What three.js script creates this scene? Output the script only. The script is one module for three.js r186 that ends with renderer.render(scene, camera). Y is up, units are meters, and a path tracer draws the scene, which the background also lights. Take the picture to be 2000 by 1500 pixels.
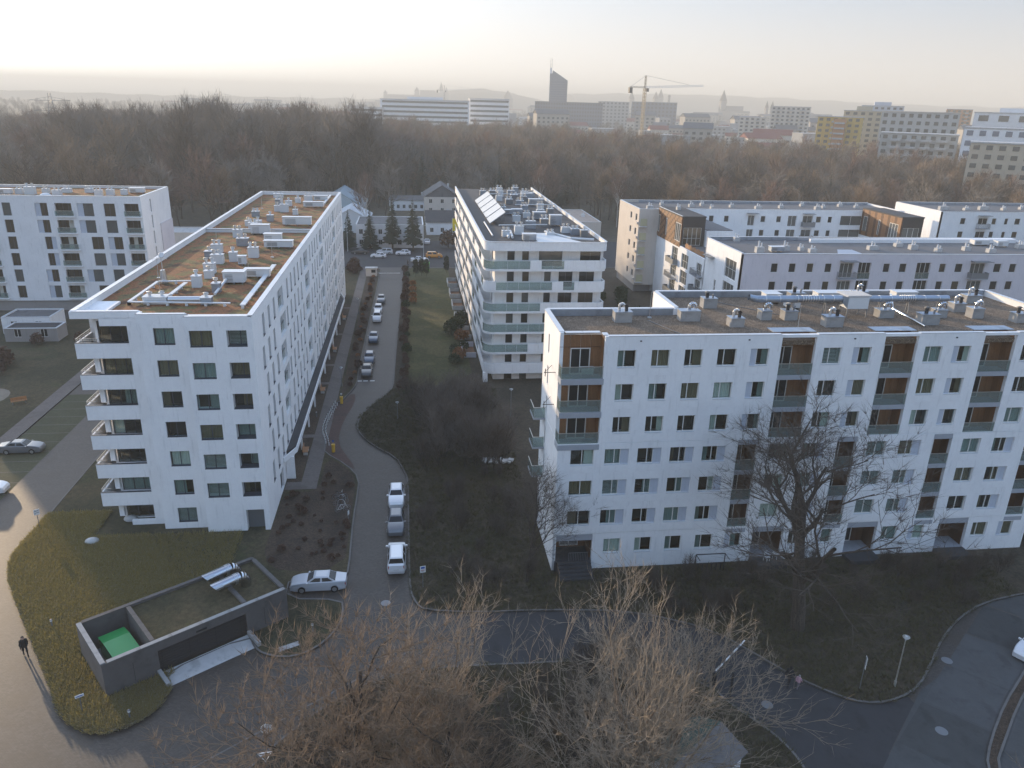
import * as THREE from 'three';
import { mergeGeometries } from 'three/addons/utils/BufferGeometryUtils.js';
import { MarchingCubes } from 'three/addons/objects/MarchingCubes.js';

// ---------- camera, sky, sun, exposure ----------
const scene = new THREE.Scene();
const renderer = new THREE.WebGLRenderer({ antialias: true });
renderer.toneMapping = THREE.LinearToneMapping;
renderer.toneMappingExposure = 1.3;
renderer.shadowMap.enabled = true;
const camera = new THREE.PerspectiveCamera(52.88, 4 / 3, 0.5, 20000);
camera.position.set(0, 40.55, 0);
camera.rotation.set(-0.350, -0.135, 0.0282, 'YXZ');
const SUN = new THREE.Vector3(-0.587, 0.150, -0.81).normalize();
const sun = new THREE.DirectionalLight(new THREE.Color().setRGB(1.0, 0.74, 0.46), 4.7);
sun.position.copy(SUN).multiplyScalar(400).add(new THREE.Vector3(0, 0, -110));
sun.target.position.set(0, 0, -110); scene.add(sun.target);
sun.castShadow = true; sun.shadow.mapSize.set(4096, 4096); sun.shadow.radius = 1.6;
Object.assign(sun.shadow.camera, { left: -220, right: 220, top: 120, bottom: -120, near: 10, far: 1100 });
scene.add(sun);
{
  const W = 512, H = 256, d = new Float32Array(W * H * 4), v = new THREE.Vector3();
  const hor = [0.50, 0.47, 0.44], mid = [0.19, 0.31, 0.465], high = [0.43, 0.66, 1.04], zen = [0.12, 0.22, 0.46];
  const sm = (a, b, x) => { x = Math.min(1, Math.max(0, (x - a) / (b - a))); return x * x * (3 - 2 * x); };
  for (let j = 0; j < H; j++) for (let i = 0; i < W; i++) {
    const el = ((j + .5) / H - .5) * Math.PI, az = ((i + .5) / W - .5) * 2 * Math.PI;
    v.set(Math.cos(el) * Math.cos(az), Math.sin(el), Math.cos(el) * Math.sin(az));
    const a = Math.acos(Math.min(1, Math.max(-1, v.dot(SUN)))) * 180 / Math.PI, e = Math.max(0, el * 180 / Math.PI);
    const t1 = sm(0, 11, e), t2 = sm(8, 32, e), t3 = sm(30, 75, e), g = 1.75 * Math.exp(-a / 32) + 2.4 * Math.exp(-a / 8), k = (j * W + i) * 4;
    for (let c = 0; c < 3; c++) d[k + c] = (hor[c] * (1 - t1) + (mid[c] * (1 - t2) + (high[c] * (1 - t3) + zen[c] * t3) * t2) * t1) + g * [1, 0.94, 0.84][c];
    d[k + 3] = 1;
  }
  const sky = new THREE.DataTexture(d, W, H, THREE.RGBAFormat, THREE.FloatType);
  sky.mapping = THREE.EquirectangularReflectionMapping; sky.magFilter = sky.minFilter = THREE.LinearFilter; sky.needsUpdate = true;
  scene.background = sky; scene.environment = sky;
}
scene.fog = new THREE.FogExp2(0xe8e6dc, 0.00046);

// ---------- helpers ----------
const rng = (s) => () => { s = (s + 0x6d2b79f5) | 0; let t = Math.imul(s ^ (s >>> 15), 1 | s); t = (t + Math.imul(t ^ (t >>> 7), 61 | t)) ^ t; return ((t ^ (t >>> 14)) >>> 0) / 4294967296; };
const PI = Math.PI, V = (x, y, z) => new THREE.Vector3(x, y, z);
const taken = {};
const numbered = (n) => { const k = taken[n] = (taken[n] ?? -1) + 1; return k ? n + '_' + String(k).padStart(3, '0') : n; };
function tag(o, label, category, group, kind) { if (label) o.userData.label = label; if (category) o.userData.category = category; if (group) o.userData.group = group; if (kind) o.userData.kind = kind; return o; }
function thing(name, label, category, group, x = 0, y = 0, z = 0, turn = 0) {
  const g = new THREE.Group(); g.name = numbered(name); g.position.set(x, y, z); g.rotation.y = turn; scene.add(g); return tag(g, label, category, group);
}
function copyOf(o, label, group, x, y, z, turn = 0, s = 1) {
  const c = o.clone(); c.name = numbered(o.name.replace(/_\d+$/, '')); c.position.set(x, y, z); c.rotation.y = turn; c.scale.setScalar(s); scene.add(c);
  c.userData = { ...o.userData, label }; if (group) c.userData.group = group; return c;
}
function mesh(parent, name, geo, mat) { const m = new THREE.Mesh(geo, mat); m.name = parent === scene ? numbered(name) : name; m.castShadow = m.receiveShadow = true; parent.add(m); return m; }
function group(parent, name) { const g = new THREE.Group(); g.name = name; parent.add(g); return g; }
function structure(name, geo, mat, label) { return tag(mesh(scene, name, geo, mat), label, undefined, undefined, 'structure'); }

// mesh builder: uv in metres
class MB {
  constructor() { this.p = []; this.n = []; this.u = []; this.i = []; this.c = null; }
  vert(x, y, z, nx, ny, nz, u, v) { this.p.push(x, y, z); this.n.push(nx, ny, nz); this.u.push(u, v); return this.p.length / 3 - 1; }
  quad(a, b, c, d) {
    const e1 = [b[0] - a[0], b[1] - a[1], b[2] - a[2]], e2 = [d[0] - a[0], d[1] - a[1], d[2] - a[2]];
    let n = [e1[1] * e2[2] - e1[2] * e2[1], e1[2] * e2[0] - e1[0] * e2[2], e1[0] * e2[1] - e1[1] * e2[0]];
    const l = Math.hypot(...n) || 1; n = n.map((q) => q / l);
    const ax = Math.abs(n[0]), ay = Math.abs(n[1]), az = Math.abs(n[2]);
    const uv = (q) => ay > ax && ay > az ? [q[0], -q[2]] : ax > az ? [q[2], q[1]] : [q[0], q[1]];
    const k = [a, b, c, d].map((q) => this.vert(...q, ...n, ...uv(q)));
    this.i.push(k[0], k[1], k[2], k[0], k[2], k[3]); return this;
  }
  box(x0, x1, y0, y1, z0, z1) {
    const q = (a, b, c, d) => this.quad(a, b, c, d);
    q([x0, y0, z1], [x1, y0, z1], [x1, y1, z1], [x0, y1, z1]); q([x1, y0, z0], [x0, y0, z0], [x0, y1, z0], [x1, y1, z0]);
    q([x1, y0, z1], [x1, y0, z0], [x1, y1, z0], [x1, y1, z1]); q([x0, y0, z0], [x0, y0, z1], [x0, y1, z1], [x0, y1, z0]);
    q([x0, y1, z1], [x1, y1, z1], [x1, y1, z0], [x0, y1, z0]); q([x0, y0, z0], [x1, y0, z0], [x1, y0, z1], [x0, y0, z1]); return this;
  }
  cbox(x, y, z, w, h, d) { return this.box(x - w / 2, x + w / 2, y, y + h, z - d / 2, z + d / 2); }
  bar(a, b, w, h = w) { // a square bar between two points
    const A = V(...a), B = V(...b), t = B.clone().sub(A).normalize(), up = Math.abs(t.y) > .95 ? V(1, 0, 0) : V(0, 1, 0);
    const s = t.clone().cross(up).normalize().multiplyScalar(w / 2), r = s.clone().cross(t).normalize().multiplyScalar(h / 2);
    const c = (P, i, j) => P.clone().addScaledVector(s, i).addScaledVector(r, j).toArray();
    const a0 = [c(A, -1, -1), c(A, 1, -1), c(A, 1, 1), c(A, -1, 1)], b0 = [c(B, -1, -1), c(B, 1, -1), c(B, 1, 1), c(B, -1, 1)];
    for (let k = 0; k < 4; k++) { const m = (k + 1) % 4; this.quad(a0[m], a0[k], b0[k], b0[m]); }
    this.quad(a0[0], a0[1], a0[2], a0[3]); this.quad(b0[3], b0[2], b0[1], b0[0]); return this;
  }
  cone(a, b, ra, rb, n = 6, cap = false, vo = 0) { // tapered round limb, smooth sides
    const ax = b[0] - a[0], ay = b[1] - a[1], az = b[2] - a[2], l = Math.hypot(ax, ay, az) || 1e-6, tx = ax / l, ty = ay / l, tz = az / l;
    let sx, sy, sz; if (Math.abs(ty) < .9) { sx = tz; sy = 0; sz = -tx; } else { sx = 0; sy = -tz; sz = ty; }
    const q = 1 / Math.hypot(sx, sy, sz); sx *= q; sy *= q; sz *= q;
    const rx = ty * sz - tz * sy, ry = tz * sx - tx * sz, rz = tx * sy - ty * sx, k0 = this.p.length / 3;
    const tip = rb <= 0;
    for (let k = 0; k <= n; k++) {
      const f = k / n * 2 * PI, co = Math.cos(f), si = Math.sin(f), nx = sx * co + rx * si, ny = sy * co + ry * si, nz = sz * co + rz * si;
      this.vert(a[0] + nx * ra, a[1] + ny * ra, a[2] + nz * ra, nx, ny, nz, k / n * ra * 6.28, vo);
      if (!tip) this.vert(b[0] + nx * rb, b[1] + ny * rb, b[2] + nz * rb, nx, ny, nz, k / n * ra * 6.28, vo + l);
      else if (k < n) this.vert(b[0], b[1], b[2], nx, ny, nz, k / n * ra * 6.28, vo + l);
    }
    for (let k = 0; k < n; k++) {
      const i0 = k0 + 2 * k;
      if (tip) this.i.push(i0, k === n - 1 ? k0 + 2 * n : i0 + 2, i0 + 1);
      else this.i.push(i0, i0 + 2, i0 + 1, i0 + 1, i0 + 2, i0 + 3);
    }
    if (cap) for (const [P, r, sg] of [[a, ra, -1], [b, rb, 1]]) {
      const c0 = this.vert(...P, tx * sg, ty * sg, tz * sg, 0, 0); let f0;
      for (let k = 0; k <= n; k++) { const f = k / n * 2 * PI, co = Math.cos(f), si = Math.sin(f);
        const vv = this.vert(P[0] + (sx * co + rx * si) * r, P[1] + (sy * co + ry * si) * r, P[2] + (sz * co + rz * si) * r, tx * sg, ty * sg, tz * sg, co * r, si * r);
        if (k) sg > 0 ? this.i.push(c0, f0, vv) : this.i.push(c0, vv, f0); f0 = vv; }
    }
    return this;
  }
  cyl(x, y, z, r, h, n = 12, r2 = r) { return this.cone([x, y, z], [x, y + h, z], r, r2, n, true); }
  path(pts, r, n = 6) { for (let k = 1; k < pts.length; k++) this.cone(pts[k - 1], pts[k], r, r, n, true); return this; }
  add(geo, m) { // append another geometry
    const g = m ? geo.clone().applyMatrix4(m) : geo, P = g.attributes.position, N = g.attributes.normal, U = g.attributes.uv, k0 = this.p.length / 3;
    for (let k = 0; k < P.count; k++) this.vert(P.getX(k), P.getY(k), P.getZ(k), N.getX(k), N.getY(k), N.getZ(k), U ? U.getX(k) : 0, U ? U.getY(k) : 0);
    if (g.index) for (let k = 0; k < g.index.count; k++) this.i.push(k0 + g.index.getX(k)); else for (let k = 0; k < P.count; k++) this.i.push(k0 + k);
    return this;
  }
  geo() {
    const g = new THREE.BufferGeometry();
    g.setAttribute('position', new THREE.Float32BufferAttribute(this.p, 3)); g.setAttribute('normal', new THREE.Float32BufferAttribute(this.n, 3)); g.setAttribute('uv', new THREE.Float32BufferAttribute(this.u, 2));
    if (this.c) g.setAttribute('color', new THREE.Float32BufferAttribute(this.c, 3));
    g.setIndex(this.i); return g;
  }
  build(parent, name, mat) { return mesh(parent, name, this.geo(), mat); }
}
const boxGeo = {};
function unitBox(w, h, d) { const k = [w, h, d].map((q) => q.toFixed(3)).join(); return boxGeo[k] ??= new MB().cbox(0, 0, 0, w, h, d).geo(); }
function chaikin(pts, n = 2, closed = true) {
  for (; n--;) { const o = []; for (let k = 0; k < pts.length; k++) { const a = pts[k], b = pts[(k + 1) % pts.length]; if (!closed && k === pts.length - 1) break;
    const L = Math.hypot(b[0] - a[0], b[1] - a[1]), t = Math.min(.25, 1.6 / L); o.push([a[0] + (b[0] - a[0]) * t, a[1] + (b[1] - a[1]) * t], [a[0] + (b[0] - a[0]) * (1 - t), a[1] + (b[1] - a[1]) * (1 - t)]); } pts = o; }
  return pts;
}
const shapeOf = (pts, holes = []) => { const s = new THREE.Shape(pts.map(([x, z]) => new THREE.Vector2(x, -z))); for (const h of holes) s.holes.push(new THREE.Path(h.map(([x, z]) => new THREE.Vector2(x, -z)))); return s; };
function slabGeo(pts, y0, y1, holes) { return new THREE.ExtrudeGeometry(shapeOf(pts, holes), { depth: y1 - y0, bevelEnabled: false }).rotateX(-PI / 2).translate(0, y0, 0); }
function sheetGeo(pts, y) { return new THREE.ShapeGeometry(shapeOf(pts)).rotateX(-PI / 2).translate(0, y, 0); }
function ribbon(pts, w, y0, y1, closed = true) { // a kerb running inside an outline
  const m = new MB(), n = pts.length; let ar = 0; for (let k = 0; k < n; k++) { const a = pts[k], b = pts[(k + 1) % n]; ar += a[0] * b[1] - b[0] * a[1]; }
  const s = ar > 0 ? -1 : 1, off = [];
  for (let k = 0; k < n; k++) { const a = pts[(k + n - 1) % n], b = pts[k], c = pts[(k + 1) % n]; let tx = c[0] - a[0], tz = c[1] - a[1]; if (!closed && k === 0) { tx = c[0] - b[0]; tz = c[1] - b[1]; } if (!closed && k === n - 1) { tx = b[0] - a[0]; tz = b[1] - a[1]; } const l = Math.hypot(tx, tz) || 1; off.push([b[0] + s * tz / l * w, b[1] - s * tx / l * w]); }
  for (let k = 0; k < (closed ? n : n - 1); k++) { const j = (k + 1) % n, a = pts[k], b = pts[j], c = off[j], d = off[k];
    const top = [[a[0], y1, a[1]], [b[0], y1, b[1]], [c[0], y1, c[1]], [d[0], y1, d[1]]]; if (s > 0) top.reverse(); // keep faces up
    m.quad(...top); m.quad([b[0], y0, b[1]], [a[0], y0, a[1]], [a[0], y1, a[1]], [b[0], y1, b[1]]); m.quad([d[0], y0, d[1]], [c[0], y0, c[1]], [c[0], y1, c[1]], [d[0], y1, d[1]]); }
  return m.geo();
}

// ---------- textures ----------
function noiseGrid(n, seed) { const r = rng(seed), a = new Float32Array(n * n); for (let k = 0; k < a.length; k++) a[k] = r(); return (x, y) => { // tileable value noise, x,y in cells
    const xi = Math.floor(x), yi = Math.floor(y); let fx = x - xi, fy = y - yi; fx = fx * fx * (3 - 2 * fx); fy = fy * fy * (3 - 2 * fy);
    const x0 = ((xi % n) + n) % n, x1 = (x0 + 1) % n, y0 = ((yi % n) + n) % n, y1 = (y0 + 1) % n;
    return (a[y0 * n + x0] * (1 - fx) + a[y0 * n + x1] * fx) * (1 - fy) + (a[y1 * n + x0] * (1 - fx) + a[y1 * n + x1] * fx) * fy; }; }
function fractal(S, cells, seed, oct = 4, gain = .55, sx = 1, sy = 1) { // S*S tile of fractal noise in 0..1
  const out = new Float32Array(S * S); let amp = 1, tot = 0;
  for (let o = 0; o < oct; o++) { const c = Math.round(cells * 2 ** o), nx = noiseGrid(c * Math.max(sx, sy), seed + o * 17); const ex = c * sx / S, ey = c * sy / S;
    for (let j = 0; j < S; j++) for (let i = 0; i < S; i++) out[j * S + i] += amp * nx(i * ex, j * ey); tot += amp; amp *= gain; }
  for (let k = 0; k < out.length; k++) out[k] /= tot; return out;
}
function texture(S, metres, fn, srgb = true) {
  const d = new Uint8Array(S * S * 4);
  for (let j = 0; j < S; j++) for (let i = 0; i < S; i++) { const k = (j * S + i) * 4, c = fn(i, j, j * S + i); for (let q = 0; q < 3; q++) { let v = Math.max(0, Math.min(1, typeof c === 'number' ? c : c[q])); if (srgb) v = v <= .0031308 ? 12.92 * v : 1.055 * v ** (1 / 2.4) - .055; d[k + q] = v * 255; } d[k + 3] = 255; }
  const t = new THREE.DataTexture(d, S, S); t.wrapS = t.wrapT = THREE.RepeatWrapping; t.magFilter = THREE.LinearFilter; t.minFilter = THREE.LinearMipmapLinearFilter; t.generateMipmaps = true; t.repeat.set(1 / metres, 1 / metres);
  if (srgb) t.colorSpace = THREE.SRGBColorSpace; t.needsUpdate = true; return t;
}
const mix = (a, b, t) => a.map((q, k) => q + (b[k] - q) * t), clamp = (x, a = 0, b = 1) => Math.min(b, Math.max(a, x)), step = (a, b, x) => { x = clamp((x - a) / (b - a)); return x * x * (3 - 2 * x); };
const lin = (r, g, b) => new THREE.Color().setRGB(r, g, b);
const std = (o) => new THREE.MeshStandardMaterial({ roughness: .85, metalness: 0, ...o });
const phys = (o) => new THREE.MeshPhysicalMaterial({ roughness: .3, ...o });
const N1 = fractal(512, 4, 11, 6), N2 = fractal(512, 32, 23, 4, .6), N3 = fractal(1024, 6, 37, 7, .62), N4 = fractal(1024, 90, 41, 3, .6), STRK = fractal(512, 3, 71, 5, .6, 12, 1);
// plaster: faint rain streaks and grime
const TPLASTER = texture(512, 7, (i, j, k) => { const s = .84 + .14 * N1[k] + .06 * N2[k] - .13 * step(.56, .85, STRK[k]); return [s, s * (.995 + .01 * N2[k]), s * .985]; });
const BPLASTER = texture(512, 1.7, (i, j, k) => N2[k] * .6 + N4[(j * 2) * 1024 + i * 2] * .4, false);
const plaster = (c, o = {}) => std({ color: lin(...c), map: TPLASTER, bumpMap: BPLASTER, bumpScale: .004, roughness: .9, ...o });
const TGRASS = (a, b, c, seed, sz = 22) => { const m = fractal(1024, 5, seed, 5, .6); return texture(1024, sz, (i, j, k) => { const f = N4[k], g = m[k]; let col = mix(a, b, step(.35, .65, g)); col = mix(col, c, step(.55, .8, N3[(k * 7 + 333) % N3.length] * .35 + m[(k + 70000) % m.length] * .65)); return col.map((q) => q * (.45 + 1.1 * f)); }); };
const BGRASS = texture(1024, 6, (i, j, k) => N4[k] * .7 + N3[k] * .3, false);
const soilTex = texture(1024, 12, (i, j, k) => mix([.032, .022, .016], [.082, .056, .037], step(.3, .75, N3[k] * .5 + N4[k] * .5)).map((q) => q * (.7 + .6 * N4[(k + 5000) % N4.length])));
// block paving: 20 x 10 cm blocks with their own tone, joints, stains
const PAVE = (() => { const S = 2048, M = 12, px = S / M, r = rng(5), bx = .2, by = .1, nx = M / bx, ny = M / by, tone = new Float32Array(nx * ny); for (let k = 0; k < tone.length; k++) tone[k] = r(); return { S, M, f: (i, j) => { const y = j / px, row = Math.floor(y / by), x = i / px + (row % 2) * bx / 2, col = Math.floor(x / bx) % nx, fx = (x / bx) % 1, fy = (y / by) % 1; const joint = Math.min(Math.min(fx, 1 - fx) * bx, Math.min(fy, 1 - fy) * by) < .007; return [tone[row * nx + col], joint]; } }; })();
const pave = (a, b, stain) => texture(PAVE.S, PAVE.M, (i, j) => { const [t, jt] = PAVE.f(i, j), k = (j >> 1) * 1024 + (i >> 1); let c = mix(a, b, t * .7 + .3 * N3[k]); c = mix(c, stain, .75 * step(.52, .72, N3[(k + 400 * 1024) % N3.length])); return c.map((q) => q * (jt ? .55 : 1) * (.85 + .3 * N4[k])); });
const BPAVE = texture(1024, 12, (i, j) => { const [t, jt] = PAVE.f(i * 2, j * 2); return jt ? .1 : .6 + .35 * t; }, false);
const TCONC = texture(512, 5, (i, j, k) => .72 + .4 * N1[k] - .25 * step(.55, .75, N1[(k + 90000) % N1.length]) + .12 * (N2[k] - .5));
const TSEDUM = texture(1024, 9, (i, j, k) => { const g = N3[k], f = N4[k]; let c = mix([.18, .068, .026], [.29, .13, .055], f); c = mix(c, [.15, .12, .045], step(.5, .62, g)); c = mix(c, [.05, .03, .02], .8 * step(.56, .7, N3[(k + 300 * 1024) % N3.length])); return c.map((q) => q * (.5 + f)); });
const TGRAVEL = texture(1024, 5, (i, j, k) => mix([.06, .042, .028], [.27, .20, .14], step(.3, .8, N4[k])).map((q) => q * (.55 + .9 * N3[k])));
const TWOOD = texture(512, 2.2, (i, j, k) => { const g = STRK[k], n = N2[k]; return mix([.15, .064, .023], [.28, .135, .058], g).map((q) => q * (.8 + .35 * n)); });
const TBARK = texture(512, 1.5, (i, j, k) => mix([.035, .028, .022], [.13, .105, .085], step(.25, .8, STRK[k] * .6 + N2[k] * .4)));
const BWAVE = texture(256, 1, (i, j) => .5 + .5 * Math.sin(i / 256 * 2 * PI * 8), false);

// ---------- materials ----------
const M = {
  whiteA: plaster([.88, .88, .89]), whiteB: plaster([.80, .80, .82]), whiteC: plaster([.87, .86, .86]), whiteD: plaster([.87, .87, .88]), whiteE: plaster([.85, .86, .88]),
  lavender: plaster([.66, .62, .66]), beige: plaster([.63, .57, .51]), greyBase: plaster([.30, .28, .27]), grey: plaster([.36, .38, .42]), panel: plaster([.50, .54, .62]), concrete: std({ color: lin(.34, .335, .325), map: TCONC, roughness: .92 }),  // front courtyard block: blue shade tint put into the pinkish plaster colour
  darkConcrete: std({ color: lin(.115, .108, .105), map: TCONC, roughness: .9, bumpMap: BPLASTER, bumpScale: .004 }), lightConcrete: std({ color: lin(.5, .5, .49), map: TCONC, roughness: .9 }),
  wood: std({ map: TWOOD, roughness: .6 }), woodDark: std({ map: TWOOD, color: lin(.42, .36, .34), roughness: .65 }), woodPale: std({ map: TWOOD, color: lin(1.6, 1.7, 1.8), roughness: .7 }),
  frameWhite: std({ color: lin(.72, .70, .66), roughness: .45 }), frameDark: std({ color: lin(.055, .06, .075), roughness: .45 }), sillDark: std({ color: lin(.06, .07, .09), roughness: .4, metalness: .3 }), sillWhite: std({ color: lin(.62, .64, .66), roughness: .4 }),
  pane: phys({ color: lin(.86, .93, .92), transmission: 1, thickness: 0, roughness: .02, ior: 1.5 }),
  glassDark: phys({ color: lin(.018, .02, .022), roughness: .06, ior: 1.55 }), glassBrown: phys({ color: lin(.06, .048, .034), roughness: .07, ior: 1.55 }), glassGrey: phys({ color: lin(.10, .105, .10), roughness: .08, ior: 1.5 }),
  railGlass: phys({ color: lin(.60, .68, .65), transmission: .85, thickness: 0, roughness: .06, ior: 1.5 }),
  curtainW: std({ color: lin(.66, .64, .58), side: THREE.DoubleSide }), curtainB: std({ color: lin(.22, .16, .10), side: THREE.DoubleSide }), curtainG: std({ color: lin(.3, .34, .32), side: THREE.DoubleSide }), room: std({ color: lin(.05, .042, .036), roughness: 1 }), blind: std({ color: lin(.45, .45, .44), roughness: .6 }),
  metal: std({ color: lin(.58, .60, .62), roughness: .32, metalness: .85 }), zinc: std({ color: lin(.36, .42, .50), roughness: .42, metalness: .75, map: TCONC }), coping: std({ color: lin(.62, .64, .66), roughness: .4, metalness: .25 }), whiteMetal: std({ color: lin(.62, .64, .65), roughness: .45 }), darkMetal: std({ color: lin(.035, .036, .04), roughness: .5, metalness: .4 }), greyMetal: std({ color: lin(.2, .21, .22), roughness: .5, metalness: .4 }), rail: std({ color: lin(.5, .47, .42), roughness: .4, metalness: .5 }), chrome: std({ color: lin(.55, .57, .6), roughness: .2, metalness: 1 }),
  sedum: std({ map: TSEDUM, bumpMap: BGRASS, bumpScale: .06, roughness: 1 }), gravel: std({ map: TGRAVEL, bumpMap: BGRASS, bumpScale: .04, roughness: 1 }), bitumen: std({ color: lin(.045, .047, .052), map: TCONC, roughness: .8 }), bitumenLight: std({ color: lin(.13, .13, .135), map: TCONC, roughness: .85 }),
  grass: std({ map: TGRASS([.040, .037, .017], [.066, .053, .026], [.046, .052, .018], 301), bumpMap: BGRASS, bumpScale: .08, roughness: 1 }),
  grassGreen: std({ map: TGRASS([.06, .062, .02], [.10, .088, .034], [.058, .074, .02], 311), bumpMap: BGRASS, bumpScale: .07, roughness: 1 }),
  scrub: std({ map: TGRASS([.048, .038, .024], [.068, .052, .033], [.046, .048, .022], 321), bumpMap: BGRASS, bumpScale: .1, roughness: 1 }),
  soil: std({ map: soilTex, bumpMap: BGRASS, bumpScale: .08, roughness: 1 }),
  terrain: std({ map: TGRASS([.06, .05, .03], [.085, .07, .045], [.05, .052, .03], 331, 90), roughness: 1 }),
  paving: phys({ specularIntensity: .55, map: pave([.05, .043, .038], [.085, .074, .066], [.062, .052, .043]), bumpMap: BPAVE, bumpScale: .003, roughness: .5 }),
  pavingRed: std({ map: pave([.075, .044, .037], [.11, .064, .054], [.07, .047, .04]), bumpMap: BPAVE, bumpScale: .006, roughness: .88 }),
  path: std({ map: pave([.125, .108, .098], [.175, .153, .14], [.11, .096, .086]), bumpMap: BPAVE, bumpScale: .005, roughness: .9 }),
  asphalt: std({ color: lin(.040, .040, .043), map: TCONC, roughness: .9, bumpMap: BGRASS, bumpScale: .008 }), asphaltPale: std({ color: lin(.072, .075, .076), map: TCONC, roughness: .9, bumpMap: BGRASS, bumpScale: .006 }), kerb: std({ color: lin(.15, .142, .132), map: TCONC, roughness: .9 }), paint: std({ color: lin(.66, .66, .64), roughness: .7 }),
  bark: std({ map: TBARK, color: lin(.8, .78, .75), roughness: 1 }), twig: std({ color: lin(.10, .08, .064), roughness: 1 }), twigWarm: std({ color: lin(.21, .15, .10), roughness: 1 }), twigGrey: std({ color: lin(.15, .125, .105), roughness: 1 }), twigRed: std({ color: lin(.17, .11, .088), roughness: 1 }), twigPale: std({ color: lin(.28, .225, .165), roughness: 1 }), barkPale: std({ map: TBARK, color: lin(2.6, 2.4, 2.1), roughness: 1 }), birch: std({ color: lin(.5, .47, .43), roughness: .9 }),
  needle: std({ color: lin(.022, .034, .02), roughness: 1, side: THREE.DoubleSide }), leafGreen: std({ color: lin(.04, .055, .02), roughness: 1, side: THREE.DoubleSide }), leafOrange: std({ color: lin(.27, .125, .05), roughness: 1, side: THREE.DoubleSide }), leafBrown: std({ color: lin(.09, .05, .034), roughness: 1, side: THREE.DoubleSide }), blade: std({ color: lin(.075, .068, .03), roughness: 1, side: THREE.DoubleSide }), bladeDry: phys({ color: lin(.27, .22, .06), roughness: 1, transmission: .65, thickness: 0, side: THREE.DoubleSide }),
  tyre: std({ color: lin(.02, .02, .021), roughness: .9 }), rim: std({ color: lin(.45, .46, .47), roughness: .3, metalness: .8 }), carGlass: phys({ color: lin(.012, .014, .016), roughness: .05, ior: 1.5 }), headlight: phys({ color: lin(.5, .52, .54), roughness: .08 }), tailLight: phys({ color: lin(.32, .015, .012), roughness: .15 }), plate: std({ color: lin(.6, .6, .58) }), plastic: std({ color: lin(.025, .025, .027), roughness: .6 }),
  yellow: std({ color: lin(.62, .36, .03), roughness: .6 }), green: phys({ color: lin(.028, .28, .075), roughness: .25 }), greenRoof: std({ color: lin(.028, .06, .05), map: TCONC, roughness: .7 }), blue: std({ color: lin(.03, .12, .42), roughness: .5 }), red: std({ color: lin(.4, .03, .025), roughness: .5 }), redDark: std({ color: lin(.16, .032, .028), roughness: .8 }), orange: std({ color: lin(.55, .22, .03), roughness: .5 }), signWhite: std({ color: lin(.75, .75, .74), roughness: .5 }), black: std({ color: lin(.012, .012, .014), roughness: .85 }), solar: phys({ color: lin(.55, .57, .6), roughness: .12, metalness: .2 }),  // solar collectors kept pale: bright sky reflection put into the colour
};
const wave = std({ color: lin(.6, .6, .59), bumpMap: BWAVE, bumpScale: .03, roughness: .5 });
// ---------- ground, roads, lawns ----------
structure('ground', (() => { // one sheet out to the horizon, low rises far away
  const m = new MB(), xs = [-5000, -3000, -1500, -600, -300, -120, 0, 120, 300, 600, 1500, 3000, 5000], zs = [-5200, -4000, -3000, -1500, -800, -400, -250, -120, -40, 60, 300];
  for (let a = 0; a < xs.length - 1; a++) for (let b = 0; b < zs.length - 1; b++) m.quad([xs[a], 0, zs[b + 1]], [xs[a + 1], 0, zs[b + 1]], [xs[a + 1], 0, zs[b]], [xs[a], 0, zs[b]]);
  return m.geo(); })(), M.terrain);
structure('courtyard_road', sheetGeo([[-75, -198], [75, -198], [75, -12], [-75, -12]], .006), M.paving);
structure('street', sheetGeo([[-140, -238], [150, -238], [150, -198], [-140, -198]], .008), M.asphalt);
structure('service_road', sheetGeo(chaikin([[5, -56], [18, -56], [24, -52], [37.1, -42], [30.1, -35.6], [29, -20], [18, -20], [24, -40], [20, -46], [5, -47]], 1), .011), M.asphalt);
structure('car_park', sheetGeo([[37.2, -42.1], [75, -62], [75, -12], [28, -12], [30.2, -35.6]], .012), M.asphaltPale);
{ // slabs of other concrete laid across the car park
  const r = rng(8), mats = [0, 1, 2].map((k) => std({ color: lin(.058 + .012 * k, .06 + .012 * k, .06 + .013 * k), map: TCONC, roughness: .9, bumpMap: BGRASS, bumpScale: .006 }));
  for (let k = 0; k < 6; k++) for (let j = 0; j < 3; j++) { const o = [32.5 + k * 4.3 + j * 3.9, -37.6 - k * 3.5 + j * 4.1], a = [4.1, -3.4], b = [3.8, 4.0]; structure('concrete_slab', sheetGeo([[o[0], o[1]], [o[0] + b[0], o[1] + b[1]], [o[0] + a[0] + b[0], o[1] + a[1] + b[1]], [o[0] + a[0], o[1] + a[1]]], .017), mats[Math.floor(r() * 3)]); }
}
structure('crossing_pavement', sheetGeo(chaikin([[-12.7, -104.5], [-10.2, -104.2], [-8.6, -108], [-8.2, -104], [-9.4, -97], [-9.6, -90], [-6.6, -82], [-8, -83.6], [-10.8, -86.6], [-12.7, -86]], 1), .014), M.pavingRed);
function island(name, pts, y, mat, holes) {
  const s = structure(name, slabGeo(pts, .001, y, holes), mat);
  s.add(Object.assign(new THREE.Mesh(ribbon(pts, .16, 0, y + .035), M.kerb), { name: 'kerb' })); return s;
}
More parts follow.
